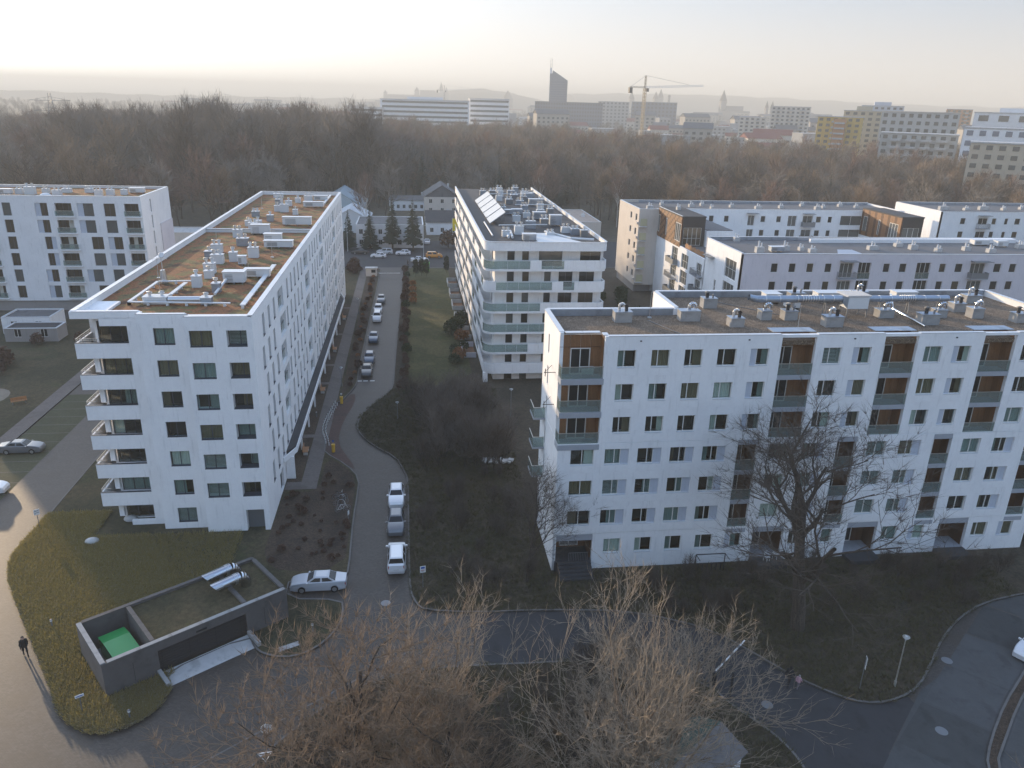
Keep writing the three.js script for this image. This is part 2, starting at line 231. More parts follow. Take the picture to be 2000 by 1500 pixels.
const lawnWest = chaikin([[-37, -197], [-37, -120], [-37, -88.8], [-36.9, -74.8], [-36.8, -70.9], [-37, -68], [-36.6, -65.6], [-35.7, -63.2], [-33.8, -60.1], [-30.4, -54.9], [-26.6, -49.1], [-25, -46.4], [-23.5, -44.6], [-22, -43.7], [-20.8, -43.5], [-19.3, -44.2], [-18.2, -45.4], [-17.9, -47.1], [-18, -47.7], [-18.8, -49], [-13.4, -52.9], [-12.6, -51.3], [-11.9, -50.6], [-10.3, -50], [-8.7, -50.3], [-7.2, -51.7], [-6.3, -53.6], [-6.1, -55.4], [-6.4, -57.2], [-11.2, -57.7], [-11.2, -60.8], [-6.4, -60.6], [-6.1, -61.4], [-6.3, -70.8], [-6.2, -74.8], [-6.2, -79.9], [-7.9, -83.5], [-10.8, -87.1], [-10.9, -88.8], [-11.7, -94.8], [-11.7, -99.5], [-10.9, -103.5], [-10.2, -103.9], [-9.1, -107.7], [-8.4, -110.9], [-8.5, -116.8], [-8.3, -138.9], [-7.9, -167.6], [-7.6, -197]], 1);
island('lawn', lawnWest, .12, M.grass);
const lawnEast = chaikin([[-2.2, -197], [-2.6, -154.6], [-2.9, -131.1], [-3.1, -109.7], [-3.8, -106.9], [-6.3, -101.6], [-7.4, -97.7], [-7.5, -94.5], [-7, -92.3], [-5.3, -88.8], [-2.3, -85.1], [-1.4, -81.6], [-.9, -79.2], [-.8, -63.2], [-.7, -57.8], [-.2, -56], [.5, -55], [4.4, -54.3], [10.5, -54.1], [18, -53.3], [23.9, -50.4], [26.5, -46.8], [28, -44.6], [29.6, -42.9], [31.3, -41.5], [33, -41], [35.1, -41.3], [37.4, -42.4], [39.8, -44.6], [42.6, -47.3], [45.8, -49.7], [49.5, -51.6], [54.3, -52.6], [74, -55], [74, -197]], 1);
island('lawn', lawnEast, .12, M.scrub);
const southBank = chaikin([[-.5, -47.9], [4.7, -47.9], [10.8, -47.7], [14.3, -47.7], [18.5, -46.4], [21.7, -43.8], [22.3, -42.2], [23.6, -40.2], [24.4, -38.8], [24.9, -37.3], [25, -36.1], [25, -16], [-16, -16], [-14.5, -32], [-11.2, -39.5], [-8, -43.4], [-5, -46.2]], 1);
island('planted_bank', southBank, .12, M.scrub);
island('planted_strip', chaikin([[48, -44.4], [46.3, -43], [42.5, -40.2], [38.9, -37], [37, -34.9], [34, -28], [34.6, -28], [38, -35], [39.8, -36.6], [43.3, -39.7], [47, -42.5], [48.6, -43.8]], 1), .1, M.soil);
// beds, paths, green lawn laid on the islands
structure('green_lawn', sheetGeo([[-.6, -196], [9.2, -196], [9.2, -115], [5, -110], [-1, -110]], .126), M.grassGreen);
structure('verge', sheetGeo(chaikin([[-36.2, -72], [-36, -66], [-33, -60], [-25.5, -48], [-23, -45], [-21.4, -44.4], [-19.6, -45.2], [-18.9, -47.6], [-25.8, -52.4], [-30, -60], [-33, -72]], 1), .124), M.grassGreen);
structure('planting_bed', sheetGeo([[-10.6, -196], [-8.2, -196], [-8.8, -112], [-10.4, -106]], .126), M.soil);
structure('planting_bed', sheetGeo([[-14.2, -160], [-12.7, -160], [-12.7, -79], [-14.2, -79]], .128), M.soil);
structure('planting_bed', sheetGeo(chaikin([[-14.1, -77], [-10.5, -77], [-10.4, -85.6], [-8, -82.8], [-6.6, -79.6], [-6.6, -62], [-12, -61.6], [-14.3, -64]], 1), .127), M.soil);
structure('planting_bed', sheetGeo([[-26, -60.4], [-14.6, -61.2], [-14.4, -60.4], [-25.6, -53.4]], .129), M.soil);
structure('footpath', sheetGeo([[-12.6, -197], [-10.8, -197], [-10.8, -77.6], [-12.6, -77.6]], .134), M.path);
for (const z of [-91.5, -111, -119.6, -137, -156]) structure('entrance_path', sheetGeo([[-14.2, z - 1], [-12.6, z - 1], [-12.6, z], [-14.2, z]], .136), M.path);
structure('entrance_path', sheetGeo([[-14.2, -79.4], [-12.6, -79.4], [-12.6, -77.6], [-14.2, -77.6]], .136), M.path);
structure('garden_path', sheetGeo([[29, -120], [33.5, -120], [46, -196], [41, -196]], .13), M.path);
// west car park and its lawn
structure('parking_bay', sheetGeo([[-48.4, -109], [-43.1, -109], [-43.1, -74], [-48.4, -74]], .012), std({ map: M.paving.map, color: lin(.95, 1.12, .66), bumpMap: BPAVE, bumpScale: .008, roughness: .95 }));
for (let k = 0; k < 12; k++) { const z = -106.2 + k * 2.72; structure('bay_line', sheetGeo([[-48.3, z], [-43.1, z], [-43.1, z + .09], [-48.3, z + .09]], .018), M.kerb); }
island('lawn', [[-74, -150], [-48.5, -150], [-48.5, -74], [-74, -74]], .1, M.grass);
structure('footpath', sheetGeo([[-50.6, -150], [-48.7, -150], [-48.7, -78], [-50.6, -78]], .115), M.path);
structure('sandpit', sheetGeo(chaikin([[-66, -112], [-57, -112], [-55.6, -106.5], [-60, -103], [-67, -104]], 2), .113), std({ color: lin(.22, .19, .15), map: TCONC, roughness: 1 }));
for (const [x, z] of [[-8.5, -112.4], [-7.6, -112.4], [-6.6, -112.4]]) structure('road_marking', sheetGeo([[x, z - .35], [x + .7, z - .35], [x + .7, z], [x, z]], .02), M.paint);
structure('road_marking', sheetGeo([[-.8, -49.9], [-16.4, -38.6], [-16.5, -38.7], [-.9, -50]], .02), M.kerb);

// ---------- facade helpers ----------
const at = (F, s, y, d = 0) => [F.x + Math.cos(F.th) * s + Math.sin(F.th) * d, y, F.z - Math.sin(F.th) * s + Math.cos(F.th) * d];
function put(o, F, s, y, d = 0) { o.position.set(...at(F, s, y, d)); o.rotation.y = F.th; return o; }
function wall(parent, F, s0, s1, y0, y1, holes, mat, t = .3, name = 'wall') { // wall with real openings, front face on F
  const sh = new THREE.Shape([[s0, y0], [s1, y0], [s1, y1], [s0, y1]].map(([a, b]) => new THREE.Vector2(a, b)));
  for (const [a, b, c, d] of holes) sh.holes.push(new THREE.Path([[a, c], [a, d], [b, d], [b, c]].map(([p, q]) => new THREE.Vector2(p, q))));
  return put(mesh(parent, name, new THREE.ExtrudeGeometry(sh, { depth: t, bevelEnabled: false }).translate(0, 0, -t), mat), F, 0, 0);
}
const cache = {}, once = (k, f) => cache[k] ??= f();
function curtainGeo(w, h, s) { return once(`cur${w.toFixed(2)},${h.toFixed(2)},${s}`, () => { const m = new MB(), n = 14, r = rng(s + 3); let z = 0; for (let k = 0; k < n; k++) { const z2 = (k % 2 ? .05 : 0) + r() * .02; m.quad([-w / 2 + w * k / n, 0, z], [-w / 2 + w * (k + 1) / n, 0, z2], [-w / 2 + w * (k + 1) / n, h, z2], [-w / 2 + w * k / n, h, z]); z = z2; } return m.geo(); }); }
const wr = rng(99);
function win(parent, F, s0, s1, y0, y1, o = {}) { // a window as one part: frame, pane, sill, infill panel, curtain
  const { d = .14, fw = .055, mull = [], rails = [], frame = M.frameWhite, pane = M.glassDark, sill, panel, pw = .6, real, name = 'window' } = o;
  const g = put(group(parent, name), F, (s0 + s1) / 2, y0, -d), W = s1 - s0, h = y1 - y0; let a = -W / 2, b = W / 2;
  if (panel) { const L = panel === 'L', x0 = L ? a : b - pw; put(mesh(g, 'infill_panel', unitBox(pw - .01, h - .01, .06), o.panelMat ?? M.panel), { x: 0, z: 0, th: 0 }, x0 + pw / 2, .005, .01); if (L) a += pw; else b -= pw; }
  const w = b - a, cx = (a + b) / 2;
  const fg = once(['f', w.toFixed(2), h.toFixed(2), fw, mull, rails].join(), () => { const m = new MB(); m.box(-w / 2 + .001, -w / 2 + fw, 0.001, h - .001, -.03, .03).box(w / 2 - fw, w / 2 - .001, 0.001, h - .001, -.03, .03).box(-w / 2 + fw, w / 2 - fw, 0.001, fw, -.03, .03).box(-w / 2 + fw, w / 2 - fw, h - fw, h - .001, -.03, .03); for (const q of mull) m.box(-w / 2 + w * q - fw * .6, -w / 2 + w * q + fw * .6, fw, h - fw, -.032, .032); for (const q of rails) m.box(-w / 2 + fw, w / 2 - fw, h * q - .025, h * q + .025, -.026, .026); return m.geo(); });
  mesh(g, 'frame', fg, frame).position.set(cx, 0, 0);
  mesh(g, 'pane', unitBox(w - fw, h - fw, .012), real ? M.pane : pane).position.set(cx, fw / 2, -.008);
  if (real) {
    mesh(g, 'room_wall', unitBox(w - .02, h - .02, .02), M.room).position.set(cx, .01, -.62);
    const q = wr(); if (q < .75) { const side = wr() < .5 ? -1 : 1, cw = q < .3 ? w * .96 : w * (.28 + .3 * wr()), cm = [M.curtainW, M.curtainG, M.curtainB, M.curtainG][Math.floor(wr() * 4)]; mesh(g, 'curtain', curtainGeo(cw, h - .08, Math.floor(wr() * 4)), cm).position.set(cx + side * (w - cw) / 2 * .96, .04, -.16 - .1 * wr()); }
    else if (q < .82) { const m = once(['bl', w.toFixed(2), h.toFixed(2)].join(), () => { const b2 = new MB(); for (let k = 0; k < 12; k++) b2.box(-w / 2 + .05, w / 2 - .05, h * (k + .2) / 12, h * (k + .75) / 12, -.012, -.004); return b2.geo(); }); mesh(g, 'blind', m, M.blind).position.set(cx, 0, -.05); }
  }
  if (sill) mesh(g, 'sill', unitBox(W + (sill.over ?? 0) * 2 - .006, .04, d + .03 + (sill.out ?? .05)), sill.mat ?? M.sillWhite).position.set(0, sill.y ?? -.02, (d + .03 + (sill.out ?? .05)) / 2 - .03);
  return g;
}
function glassRail(parent, F, s0, s1, y, h = 1.05, d = 0, name = 'balustrade', mat = M.railGlass) {
  const g = put(group(parent, name), F, (s0 + s1) / 2, y, d), w = s1 - s0, n = Math.max(1, Math.round(w / 1.6));
  for (let k = 0; k < n; k++) mesh(g, 'glass_pane', unitBox(w / n - .03, h - .08, .014), mat).position.set(-w / 2 + w * (k + .5) / n, .02, 0);
  mesh(g, 'rail', unitBox(w, .045, .05), M.rail).position.set(0, h - .05, 0);
  const p = new MB(); for (let k = 0; k <= n; k++) p.cbox(-w / 2 + .02 + (w - .04) * k / n, 0, .035, .035, h - .05, .02); p.build(g, 'post', M.rail); return g;
}
function copingRun(parent, x0, z0, x1, z1, y, w, mat = M.coping, L = 1.25, t = .06) { // metal cappings, each sheet a piece
  const len = Math.hypot(x1 - x0, z1 - z0), n = Math.max(1, Math.round(len / L)), th = Math.atan2(-(z1 - z0), x1 - x0), g = unitBox(len / n - .025, t, w);
  for (let k = 0; k < n; k++) { const f = (k + .5) / n, p = mesh(parent, 'coping', g, mat); p.position.set(x0 + (x1 - x0) * f, y, z0 + (z1 - z0) * f); p.rotation.y = th; }
}
function parapet(parent, pts, y0, y1, w, mat, copeMat, L) { // upstand walls along an outline, open runs between points
  for (let k = 0; k < pts.length - 1; k++) { const [a, b] = [pts[k], pts[k + 1]], len = Math.hypot(b[0] - a[0], b[1] - a[1]), th = Math.atan2(-(b[1] - a[1]), b[0] - a[0]);
    const m = mesh(parent, 'parapet', unitBox(len - w * 1.01, y1 - y0, w - .02), mat); m.position.set((a[0] + b[0]) / 2, y0, (a[1] + b[1]) / 2); m.rotation.y = th;
    const c = mesh(parent, 'parapet', unitBox(w - .03, y1 - y0 - .004, w - .03), mat); c.position.set(a[0], y0, a[1]);
    copingRun(parent, a[0], a[1], b[0], b[1], y1, w + .1, copeMat, L); }
}
// roof services
const vr = rng(421);
function ventStack(parent, x, z, y, w, h, mat, turn = 0) { // boxed riser with round cowls
  const g = group(parent, 'vent_stack'); g.position.set(x, y, z); g.rotation.y = turn; const d = Math.min(1.3, .7 + .25 * w), n = w > 1.1 ? 2 : 1;
  mesh(g, 'riser', unitBox(w, h * .62, d), mat); mesh(g, 'riser_cap', unitBox(w + .1, .05, d + .1), M.whiteMetal).position.y = h * .62;
  for (let k = 0; k < n; k++) { const px = n > 1 ? (k - .5) * w * .5 : 0, b = new MB(); b.cyl(0, 0, 0, .15, h * .22, 10).cyl(0, h * .22, 0, .26, .05, 12).cyl(0, h * .22 + .05, 0, .2, .12, 12, .2).cyl(0, h * .22 + .17, 0, .27, .04, 12, .1); mesh(g, 'cowl', b.geo(), vr() < .5 ? M.whiteMetal : M.metal).position.set(px, h * .62 + .05, (vr() - .5) * .3); }
  return g;
}
function airUnit(parent, x, z, y, w, h, d, mat = M.whiteMetal) { // air handling unit on skids
  const g = group(parent, 'air_handling_unit'); g.position.set(x, y, z);
  const b = new MB(); b.cbox(0, .2, 0, w, h - .3, d); b.build(g, 'casing', mat); mesh(g, 'cover', unitBox(w + .16, .06, d + .16), M.coping).position.y = h - .1;
  const s = new MB(); for (const k of [-.4, 0, .4]) s.cbox(w * k, 0, 0, .1, .2, d); s.build(g, 'skid', M.greyMetal);
  const l = new MB(); for (let k = 0; k < 5; k++) l.cbox(-w * .22, .35 + k * (h - .6) / 5, d / 2 + .015, w * .36, .05, .03); l.build(g, 'louvre', M.greyMetal); return g;
}
function duct(parent, pts, r, mat = M.zinc, name = 'duct', n = 12) { const b = new MB(); b.path(pts, r, n); return b.build(parent, name, mat); }
function gooseneck(parent, x, z, y, r, h, mat = M.metal) { const p = [[x, y, z], [x, y + h, z]]; for (let k = 1; k <= 6; k++) { const f = k / 6 * PI; p.push([x + (1 - Math.cos(f)) * r * 1.7, y + h + Math.sin(f) * r * 1.7, z]); } p.push([x + r * 3.4, y + h - r, z]); return duct(parent, p, r, mat, 'goose_neck_vent', 10); }
function chimney(parent, x, z, y, w, h, k = 0) { // concrete plinth with flues, weathered
  const g = group(parent, 'chimney'); g.position.set(x, y, z); mesh(g, 'plinth', unitBox(w, h, 1.05), M.concrete); mesh(g, 'cap_sheet', unitBox(w + .08, .05, 1.13), M.zinc).position.y = h;
  if (k % 3 === 0) { gooseneck(g, -w * .2, 0, h + .05, .13, .45); duct(g, [[w * .2, h, .1], [w * .2, h + .5, .1]], .16, M.darkMetal, 'flue'); mesh(g, 'cowl', new MB().cyl(0, 0, 0, .26, .14, 12, .05).geo(), M.darkMetal).position.set(w * .2, h + .52, .1); }
  else if (k % 3 === 1) { gooseneck(g, 0, 0, h + .05, .17, .3, M.chrome); }
  else { duct(g, [[-w * .15, h, 0], [-w * .15, h + .55, 0]], .17, M.darkMetal, 'flue'); mesh(g, 'cowl', new MB().cyl(0, 0, 0, .3, .1, 12, .1).geo(), M.greyMetal).position.set(-w * .15, h + .57, 0); duct(g, [[w * .22, h, .2], [w * .22, h + .35, .2], [w * .22, h + .45, .4]], .09, M.greyMetal, 'flue'); }
  return g;
}

// ---------- long white block with stepped front (west of the road) ----------
{
  const A = thing('apartment_building', 'long white block with brown planted roof, stepped balcony front and rows of narrow slot windows', 'building');
  const FH = 3.04, rows = [0, 1, 2, 3, 4, 5, 6];
  // right bay of the front, with one garage recess
  const R = { x: -20.2, z: -69.3, th: 0 }, hr = [];
  rows.forEach((k) => { if (k < 6) hr.push([.37, 2.37, 19.1 - FH * k, 20.63 - FH * k]); hr.push(k < 6 ? [3.6, 5.36, 19.1 - FH * k, 20.63 - FH * k] : [3.72, 5.42, .1, 2.41]); });
  wall(A, R, 0, 5.9, 0, 21.9, hr, M.whiteA, .9);
  rows.forEach((k) => { if (k < 6) { win(A, R, .37, 2.37, 19.1 - FH * k, 20.63 - FH * k, { d: .22, frame: M.frameDark, mull: [.5], real: 1, sill: { mat: M.sillDark, out: .02 } }); win(A, R, 3.6, 5.36, 19.1 - FH * k, 20.63 - FH * k, { d: .8, frame: M.frameDark, real: 1, mull: [.6], sill: { mat: M.sillDark, out: 0 } }); } });
  put(mesh(A, 'roller_door', unitBox(1.66, 2.28, .06), M.greyMetal), R, 4.57, .11, -.7);
  // middle bay
  const B = { x: -24.5, z: -70.25, th: 0 }, hm = rows.map((k) => [1.35, 3.15, 19.07 - FH * k, 20.63 - FH * k]);
  wall(A, B, 0, 4.3, 0, 21.9, hm, M.whiteA, .4);
  for (const h of hm) win(A, B, ...h, { d: .2, frame: M.frameDark, mull: [.5], real: 1, sill: { mat: M.sillDark, out: .02 } });
  mesh(A, 'wall', unitBox(.3, 21.9, 1.0), M.whiteA).position.set(-20.06, 0, -69.81);
  mesh(A, 'wall', unitBox(.3, 21.9, 1.1), M.whiteA).position.set(-24.36, 0, -70.81);
  // left bay: corner balconies
  const C = { x: -30.4, z: -71.3, th: 0 };
  wall(A, C, 4.7, 5.9, 0, 21.36, [], M.whiteA, .5);
  put(mesh(A, 'wall', unitBox(2.33, .79, .4), M.whiteA), C, 3.535, 20.57, -.2);
  put(mesh(A, 'fascia', unitBox(6, .66, .3), M.whiteA), C, 2.95, 21.25, -.15); put(mesh(A, 'eaves_slab', unitBox(2.5, .3, 5.2), M.whiteA), C, 1.25, 21.22, -2.9);
  wall(A, { x: -30.4, z: -72.7, th: 0 }, 1.35, 4.7, 0, 21.3, rows.map((k) => [1.6, 4.6, .25 + FH * (6 - k), 2.45 + FH * (6 - k)]), M.whiteA, .3);
  rows.forEach((k) => win(A, { x: -30.4, z: -72.7, th: 0 }, 1.6, 4.6, .25 + FH * k, 2.45 + FH * k, { d: .1, frame: M.frameDark, mull: [.36, .68], real: 1 }));
  for (let k = 0; k < 6; k++) {
    const y = 17.5 - FH * k, g = put(group(A, 'balcony'), C, 0, y, 0);
    mesh(g, 'parapet', unitBox(4.68, 1.45, .18), M.whiteA).position.set(2.35, 0, -.09); mesh(g, 'parapet', unitBox(.18, 1.45, 3.9), M.whiteA).position.set(.09, 0, -2.15);
    mesh(g, 'floor_slab', unitBox(4.5, .22, 4), M.concrete).position.set(2.43, .02, -2.2); mesh(g, 'capping', unitBox(4.72, .03, .24), M.sillDark).position.set(2.35, 1.45, -.09);
    const r = new MB(); r.bar([.12, 1.85, -.1], [.12, 1.85, -4], .05).bar([.12, 1.68, -.1], [.12, 1.68, -4], .03); for (let q = 0; q < 5; q++) r.bar([.12, 1.45, -.1 - q * .97], [.12, 1.86, -.1 - q * .97], .04); if (k === 0) { r.bar([.12, 1.85, -.12], [1.9, 1.85, -.12], .05).bar([.12, 1.68, -.12], [1.9, 1.68, -.12], .03); for (let q = 1; q < 4; q++) r.bar([.12 + q * .59, 1.45, -.12], [.12 + q * .59, 1.86, -.12], .04); } else r.bar([.12, 1.85, -.12], [1.0, 1.85, -.12], .05); r.build(g, 'railing', M.rail);
    mesh(g, 'column', unitBox(.45, FH - 1.45, .4), M.whiteA).position.set(1.35, -(FH - 1.45), -1.0);
  }
  // low wall and patio of the ground floor
  put(mesh(A, 'patio_wall', unitBox(2.2, .55, .25), M.whiteA), C, 3.6, .1, -.12);
  put(mesh(A, 'column', unitBox(.5, 21.36, .5), M.whiteA), { x: -30.4, z: -75.3, th: 0 }, .3, 0, 0);
  // west wall, back wall
  wall(A, { x: -30.4, z: -168.2, th: -PI / 2 }, 0, 92.8, 0, 21.9, [], M.whiteA, .4); wall(A, { x: -14.7, z: -168.2, th: PI }, 0, 15.7, 0, 21.9, [], M.whiteA, .3);
  // long east side: slots and loggias shift from floor to floor
  const S = { x: -14.3, z: -69.3, th: PI / 2 }, hs = [], slots = [], logs = [];
  for (let k = 0; k < 6; k++) {
    const y0 = 18.58 - 3.05 * k, y1 = y0 + 2.22, L = [14.2, 36.4, 55.2, 77.2].map((q, j) => [q + (k % 2) * .5 - .4 * (j % 2), q + 3.5 + (k % 2) * .9]); if (k === 5) L.shift();
    for (const [a, b] of L) { logs.push([a, b, y0 - .1, y1]); hs.push([a, b, y0 - .1, y1]); }
    for (let q = 4.8 - (k % 2), i = 0; q < 96.5; q += 3.12, i++) { const w = 1.15; if (L.some(([a, b]) => q + w > a - .5 && q < b + .5)) continue; slots.push([q, q + w, y0, y1]); hs.push([q, q + w, y0, y1]); }
  }
  hs.push([7.2, 9.3, .15, 2.5]);
  wall(A, S, .9, 98.9, 0, 21.9, hs, M.whiteA, .34); mesh(A, 'wall', unitBox(.34, 21.9, .9), M.whiteA).position.set(-14.475, 0, -69.752);
  slots.forEach(([a, b, c, d], k) => win(A, S, a, b, c, d, { d: .26, frame: M.frameDark, pane: [M.glassDark, M.glassGrey, M.glassBrown][k % 3], sill: { mat: M.sillDark, out: .02 } }));
  for (const [a, b, c, d] of logs) {
    const g = put(group(A, 'loggia'), S, (a + b) / 2, c, 0), w = b - a, h = d - c;
    mesh(g, 'back_wall', unitBox(w, h, .1), M.grey).position.set(0, 0, -1.3); mesh(g, 'side_wall', unitBox(.1, h, .95), M.whiteA).position.set(w / 2 - .052, 0, -.82); mesh(g, 'side_wall', unitBox(.1, h, .95), M.whiteA).position.set(-w / 2 + .052, 0, -.82); mesh(g, 'floor_slab', unitBox(w, .1, 1.0), M.concrete).position.set(0, 0, -.85); mesh(g, 'soffit', unitBox(w, .06, .96), M.whiteA).position.set(0, h - .062, -.83);
    mesh(g, 'door_glass', unitBox(w * .5, h - .3, .04), M.glassDark).position.set(-w * .2, .12, -1.23); const r = new MB(); r.box(-w / 2, w / 2, 1.05, 1.1, -.3, -.25); r.build(g, 'rail', M.frameDark); mesh(g, 'glass_pane', unitBox(w - .04, .95, .015), M.railGlass).position.set(0, .1, -.27);
  }
  win(A, S, 7.2, 9.3, .15, 2.5, { d: .28, frame: M.frameDark, mull: [.5], name: 'door' });
  { // flat canopy over the ground floor, white fascia
    const g = group(A, 'canopy'); mesh(g, 'deck', slabGeo([[-14.28, -81.2], [-13.3, -82.6], [-13.3, -151.6], [-14.28, -155]], 2.72, 3.12), M.bitumen);
    const f = new MB(); f.bar([-13.24, 3.02, -81.8], [-13.24, 3.02, -152], .12, .62).bar([-14.25, 3.02, -79], [-13.24, 3.02, -81.8], .12, .62).bar([-13.24, 3.02, -152], [-14.25, 3.02, -156], .12, .62); f.build(g, 'fascia', M.whiteA);
    for (let z = -88; z > -150; z -= 7) mesh(A, 'post', unitBox(.2, 2.6, .2), M.whiteA).position.set(-13.6, .12, z);
    mesh(A, 'entrance_wall', unitBox(.9, 2.7, .25), M.whiteA).position.set(-13.8, .1, -80.4);
  }
  // roof
  mesh(A, 'roof_planting', slabGeo([[-27.88, -76.6], [-27.88, -71.8], [-24.4, -71.8], [-24.4, -70.6], [-20, -70.6], [-20, -69.7], [-14.6, -69.7], [-14.6, -167.9], [-30.2, -167.9], [-30.2, -76.6]], 21.0, 21.3), M.sedum);
  parapet(A, [[-30.2, -71.5], [-30.2, -168]], 21.3, 21.92, .38, M.whiteA, M.coping, 1.2); parapet(A, [[-14.5, -168], [-14.5, -69.5]], 21.3, 21.92, .4, M.whiteA, M.coping, 1.2); parapet(A, [[-30.2, -168], [-14.5, -168]], 21.3, 21.9, .4, M.whiteA, M.coping, 2);
  parapet(A, [[-30.2, -119.7], [-14.7, -119.7]], 21.3, 21.75, .5, M.whiteMetal, M.zinc, 2);
  for (const [x0, x1, z] of [[-30.2, -24.6, -71.5], [-24.4, -20.3, -70.45], [-20.1, -14.6, -69.5]]) { mesh(A, 'parapet', unitBox(x1 - x0, .58, .3), M.whiteA).position.set((x0 + x1) / 2, 21.3, z); copingRun(A, x0, z, x1, z, 21.89, .42, M.coping, 1.4); }
  for (const [k, [x, z, w, h]] of [[-24.6, -76.9, 2.2, 1.1], [-19.8, -76.4, 1, 1.1], [-22.5, -83.8, .9, 1.9], [-22.3, -88.2, .9, 1.3], [-22.8, -90.8, 1.2, 1.8], [-20, -81.5, .8, 1.5], [-24.8, -103.4, 1.3, 1.7], [-23.2, -96.4, 1.4, 1.7], [-21.6, -97.7, .9, 1.8], [-22.6, -108.6, 1.5, 1.6], [-24.6, -115.3, 1.2, 1.7], [-23.5, -125.3, 1, 1.5], [-19.7, -100.3, 1.2, 2], [-22.6, -131, 1, 1.6], [-22, -142.2, 1.4, 2.1], [-23.3, -142.9, 1, 1.6], [-19.7, -138.9, .8, 1.4], [-25.8, -136.1, 1.2, 1.4], [-25.1, -125.9, .9, 1.3], [-26.2, -163, 1.8, 1.2], [-19.8, -158.7, 1.6, 1.4], [-24.4, -152, 1.3, 1.6], [-22.4, -150.4, 1.1, 1.5], [-23.9, -123, 1.2, 1.5], [-21.4, -155.5, 1, 1.3], [-24.9, -99.7, 1, 1.4]].entries()) ventStack(A, x, z, 21.3, w, h, k % 4 === 1 ? M.zinc : M.whiteMetal);
  for (const [x, z, w, h, d] of [[-19, -85.6, 2.2, 1.4, 1.3], [-17.1, -88.4, 2.7, 1.1, .9], [-21.9, -118.1, 2.6, 1.5, 1.2], [-18.8, -110, 2.3, 1.5, 1.2], [-17.6, -106.9, 3.7, 1.1, 1.1], [-17.8, -126.9, 4.4, 1.4, 1.1], [-17.7, -148.8, 3.6, 1.1, 1.1], [-20.1, -95.3, .9, 1.2, .7], [-17.4, -158.5, 2.6, 1.1, 1]]) airUnit(A, x, z, 21.3, w, h, d);
  duct(A, [[-23.4, 21.7, -76.6], [-20.2, 21.7, -76.6]], .32, M.metal); duct(A, [[-19.7, 21.6, -79.3], [-19.7, 21.9, -84.6]], .14, M.whiteMetal);
  const tray = (a, b, w = .3) => { const m = new MB(); m.bar([a[0], 21.62, a[1]], [b[0], 21.62, b[1]], w, .1); const L = Math.hypot(b[0] - a[0], b[1] - a[1]); for (let q = 0; q <= L; q += 1.8) m.cbox(a[0] + (b[0] - a[0]) * q / L, 21.3, a[1] + (b[1] - a[1]) * q / L, .24, .27, .24); m.build(A, 'cable_tray', M.whiteMetal); };
  tray([-26.9, -76.1], [-17.4, -75.4], .28); tray([-26.9, -76.1], [-26.8, -85]); tray([-26.8, -85], [-23.3, -85.3]); tray([-23.9, -79.1], [-23.8, -84.4], .4); tray([-16.1, -74.6], [-16.2, -94], .5); tray([-16.2, -152], [-16.2, -166], .4);
  { const g = group(A, 'antenna_mast'); g.position.set(-26.4, 21.3, -85.7); const m = new MB(); m.cone([0, 0, 0], [0, 1.4, 0], .45, .25, 8, true).cone([0, 1.4, 0], [0, 3.4, 0], .05, .04, 6, true).bar([-1.4, 2.6, 0], [.6, 2.6, 0], .05); m.build(g, 'pole', M.metal); const a = new MB(); a.cyl(0, 0, 0, .32, .08, 14, .28); const d = mesh(g, 'dish', a.geo(), M.whiteMetal); d.position.set(.1, 3.0, .1); d.rotation.set(1.2, .4, 0); for (const q of [-1.4, -.9, -.4]) { const b = new MB(); b.bar([q, 2.4, 0], [q, 2.8, 0], .03); b.build(g, 'aerial', M.metal); } }
  for (const [x, z] of [[-27.6, -88], [-25.4, -80.8], [-17.4, -100], [-19, -93], [-26.8, -112], [-18.4, -133], [-26.5, -146]]) { const m = new MB(); m.cone([x, 21.3, z], [x, 23.6, z], .03, .015, 5, true).cyl(x, 21.3, z, .22, .1, 8); m.build(A, 'lightning_rod', M.metal); }
}
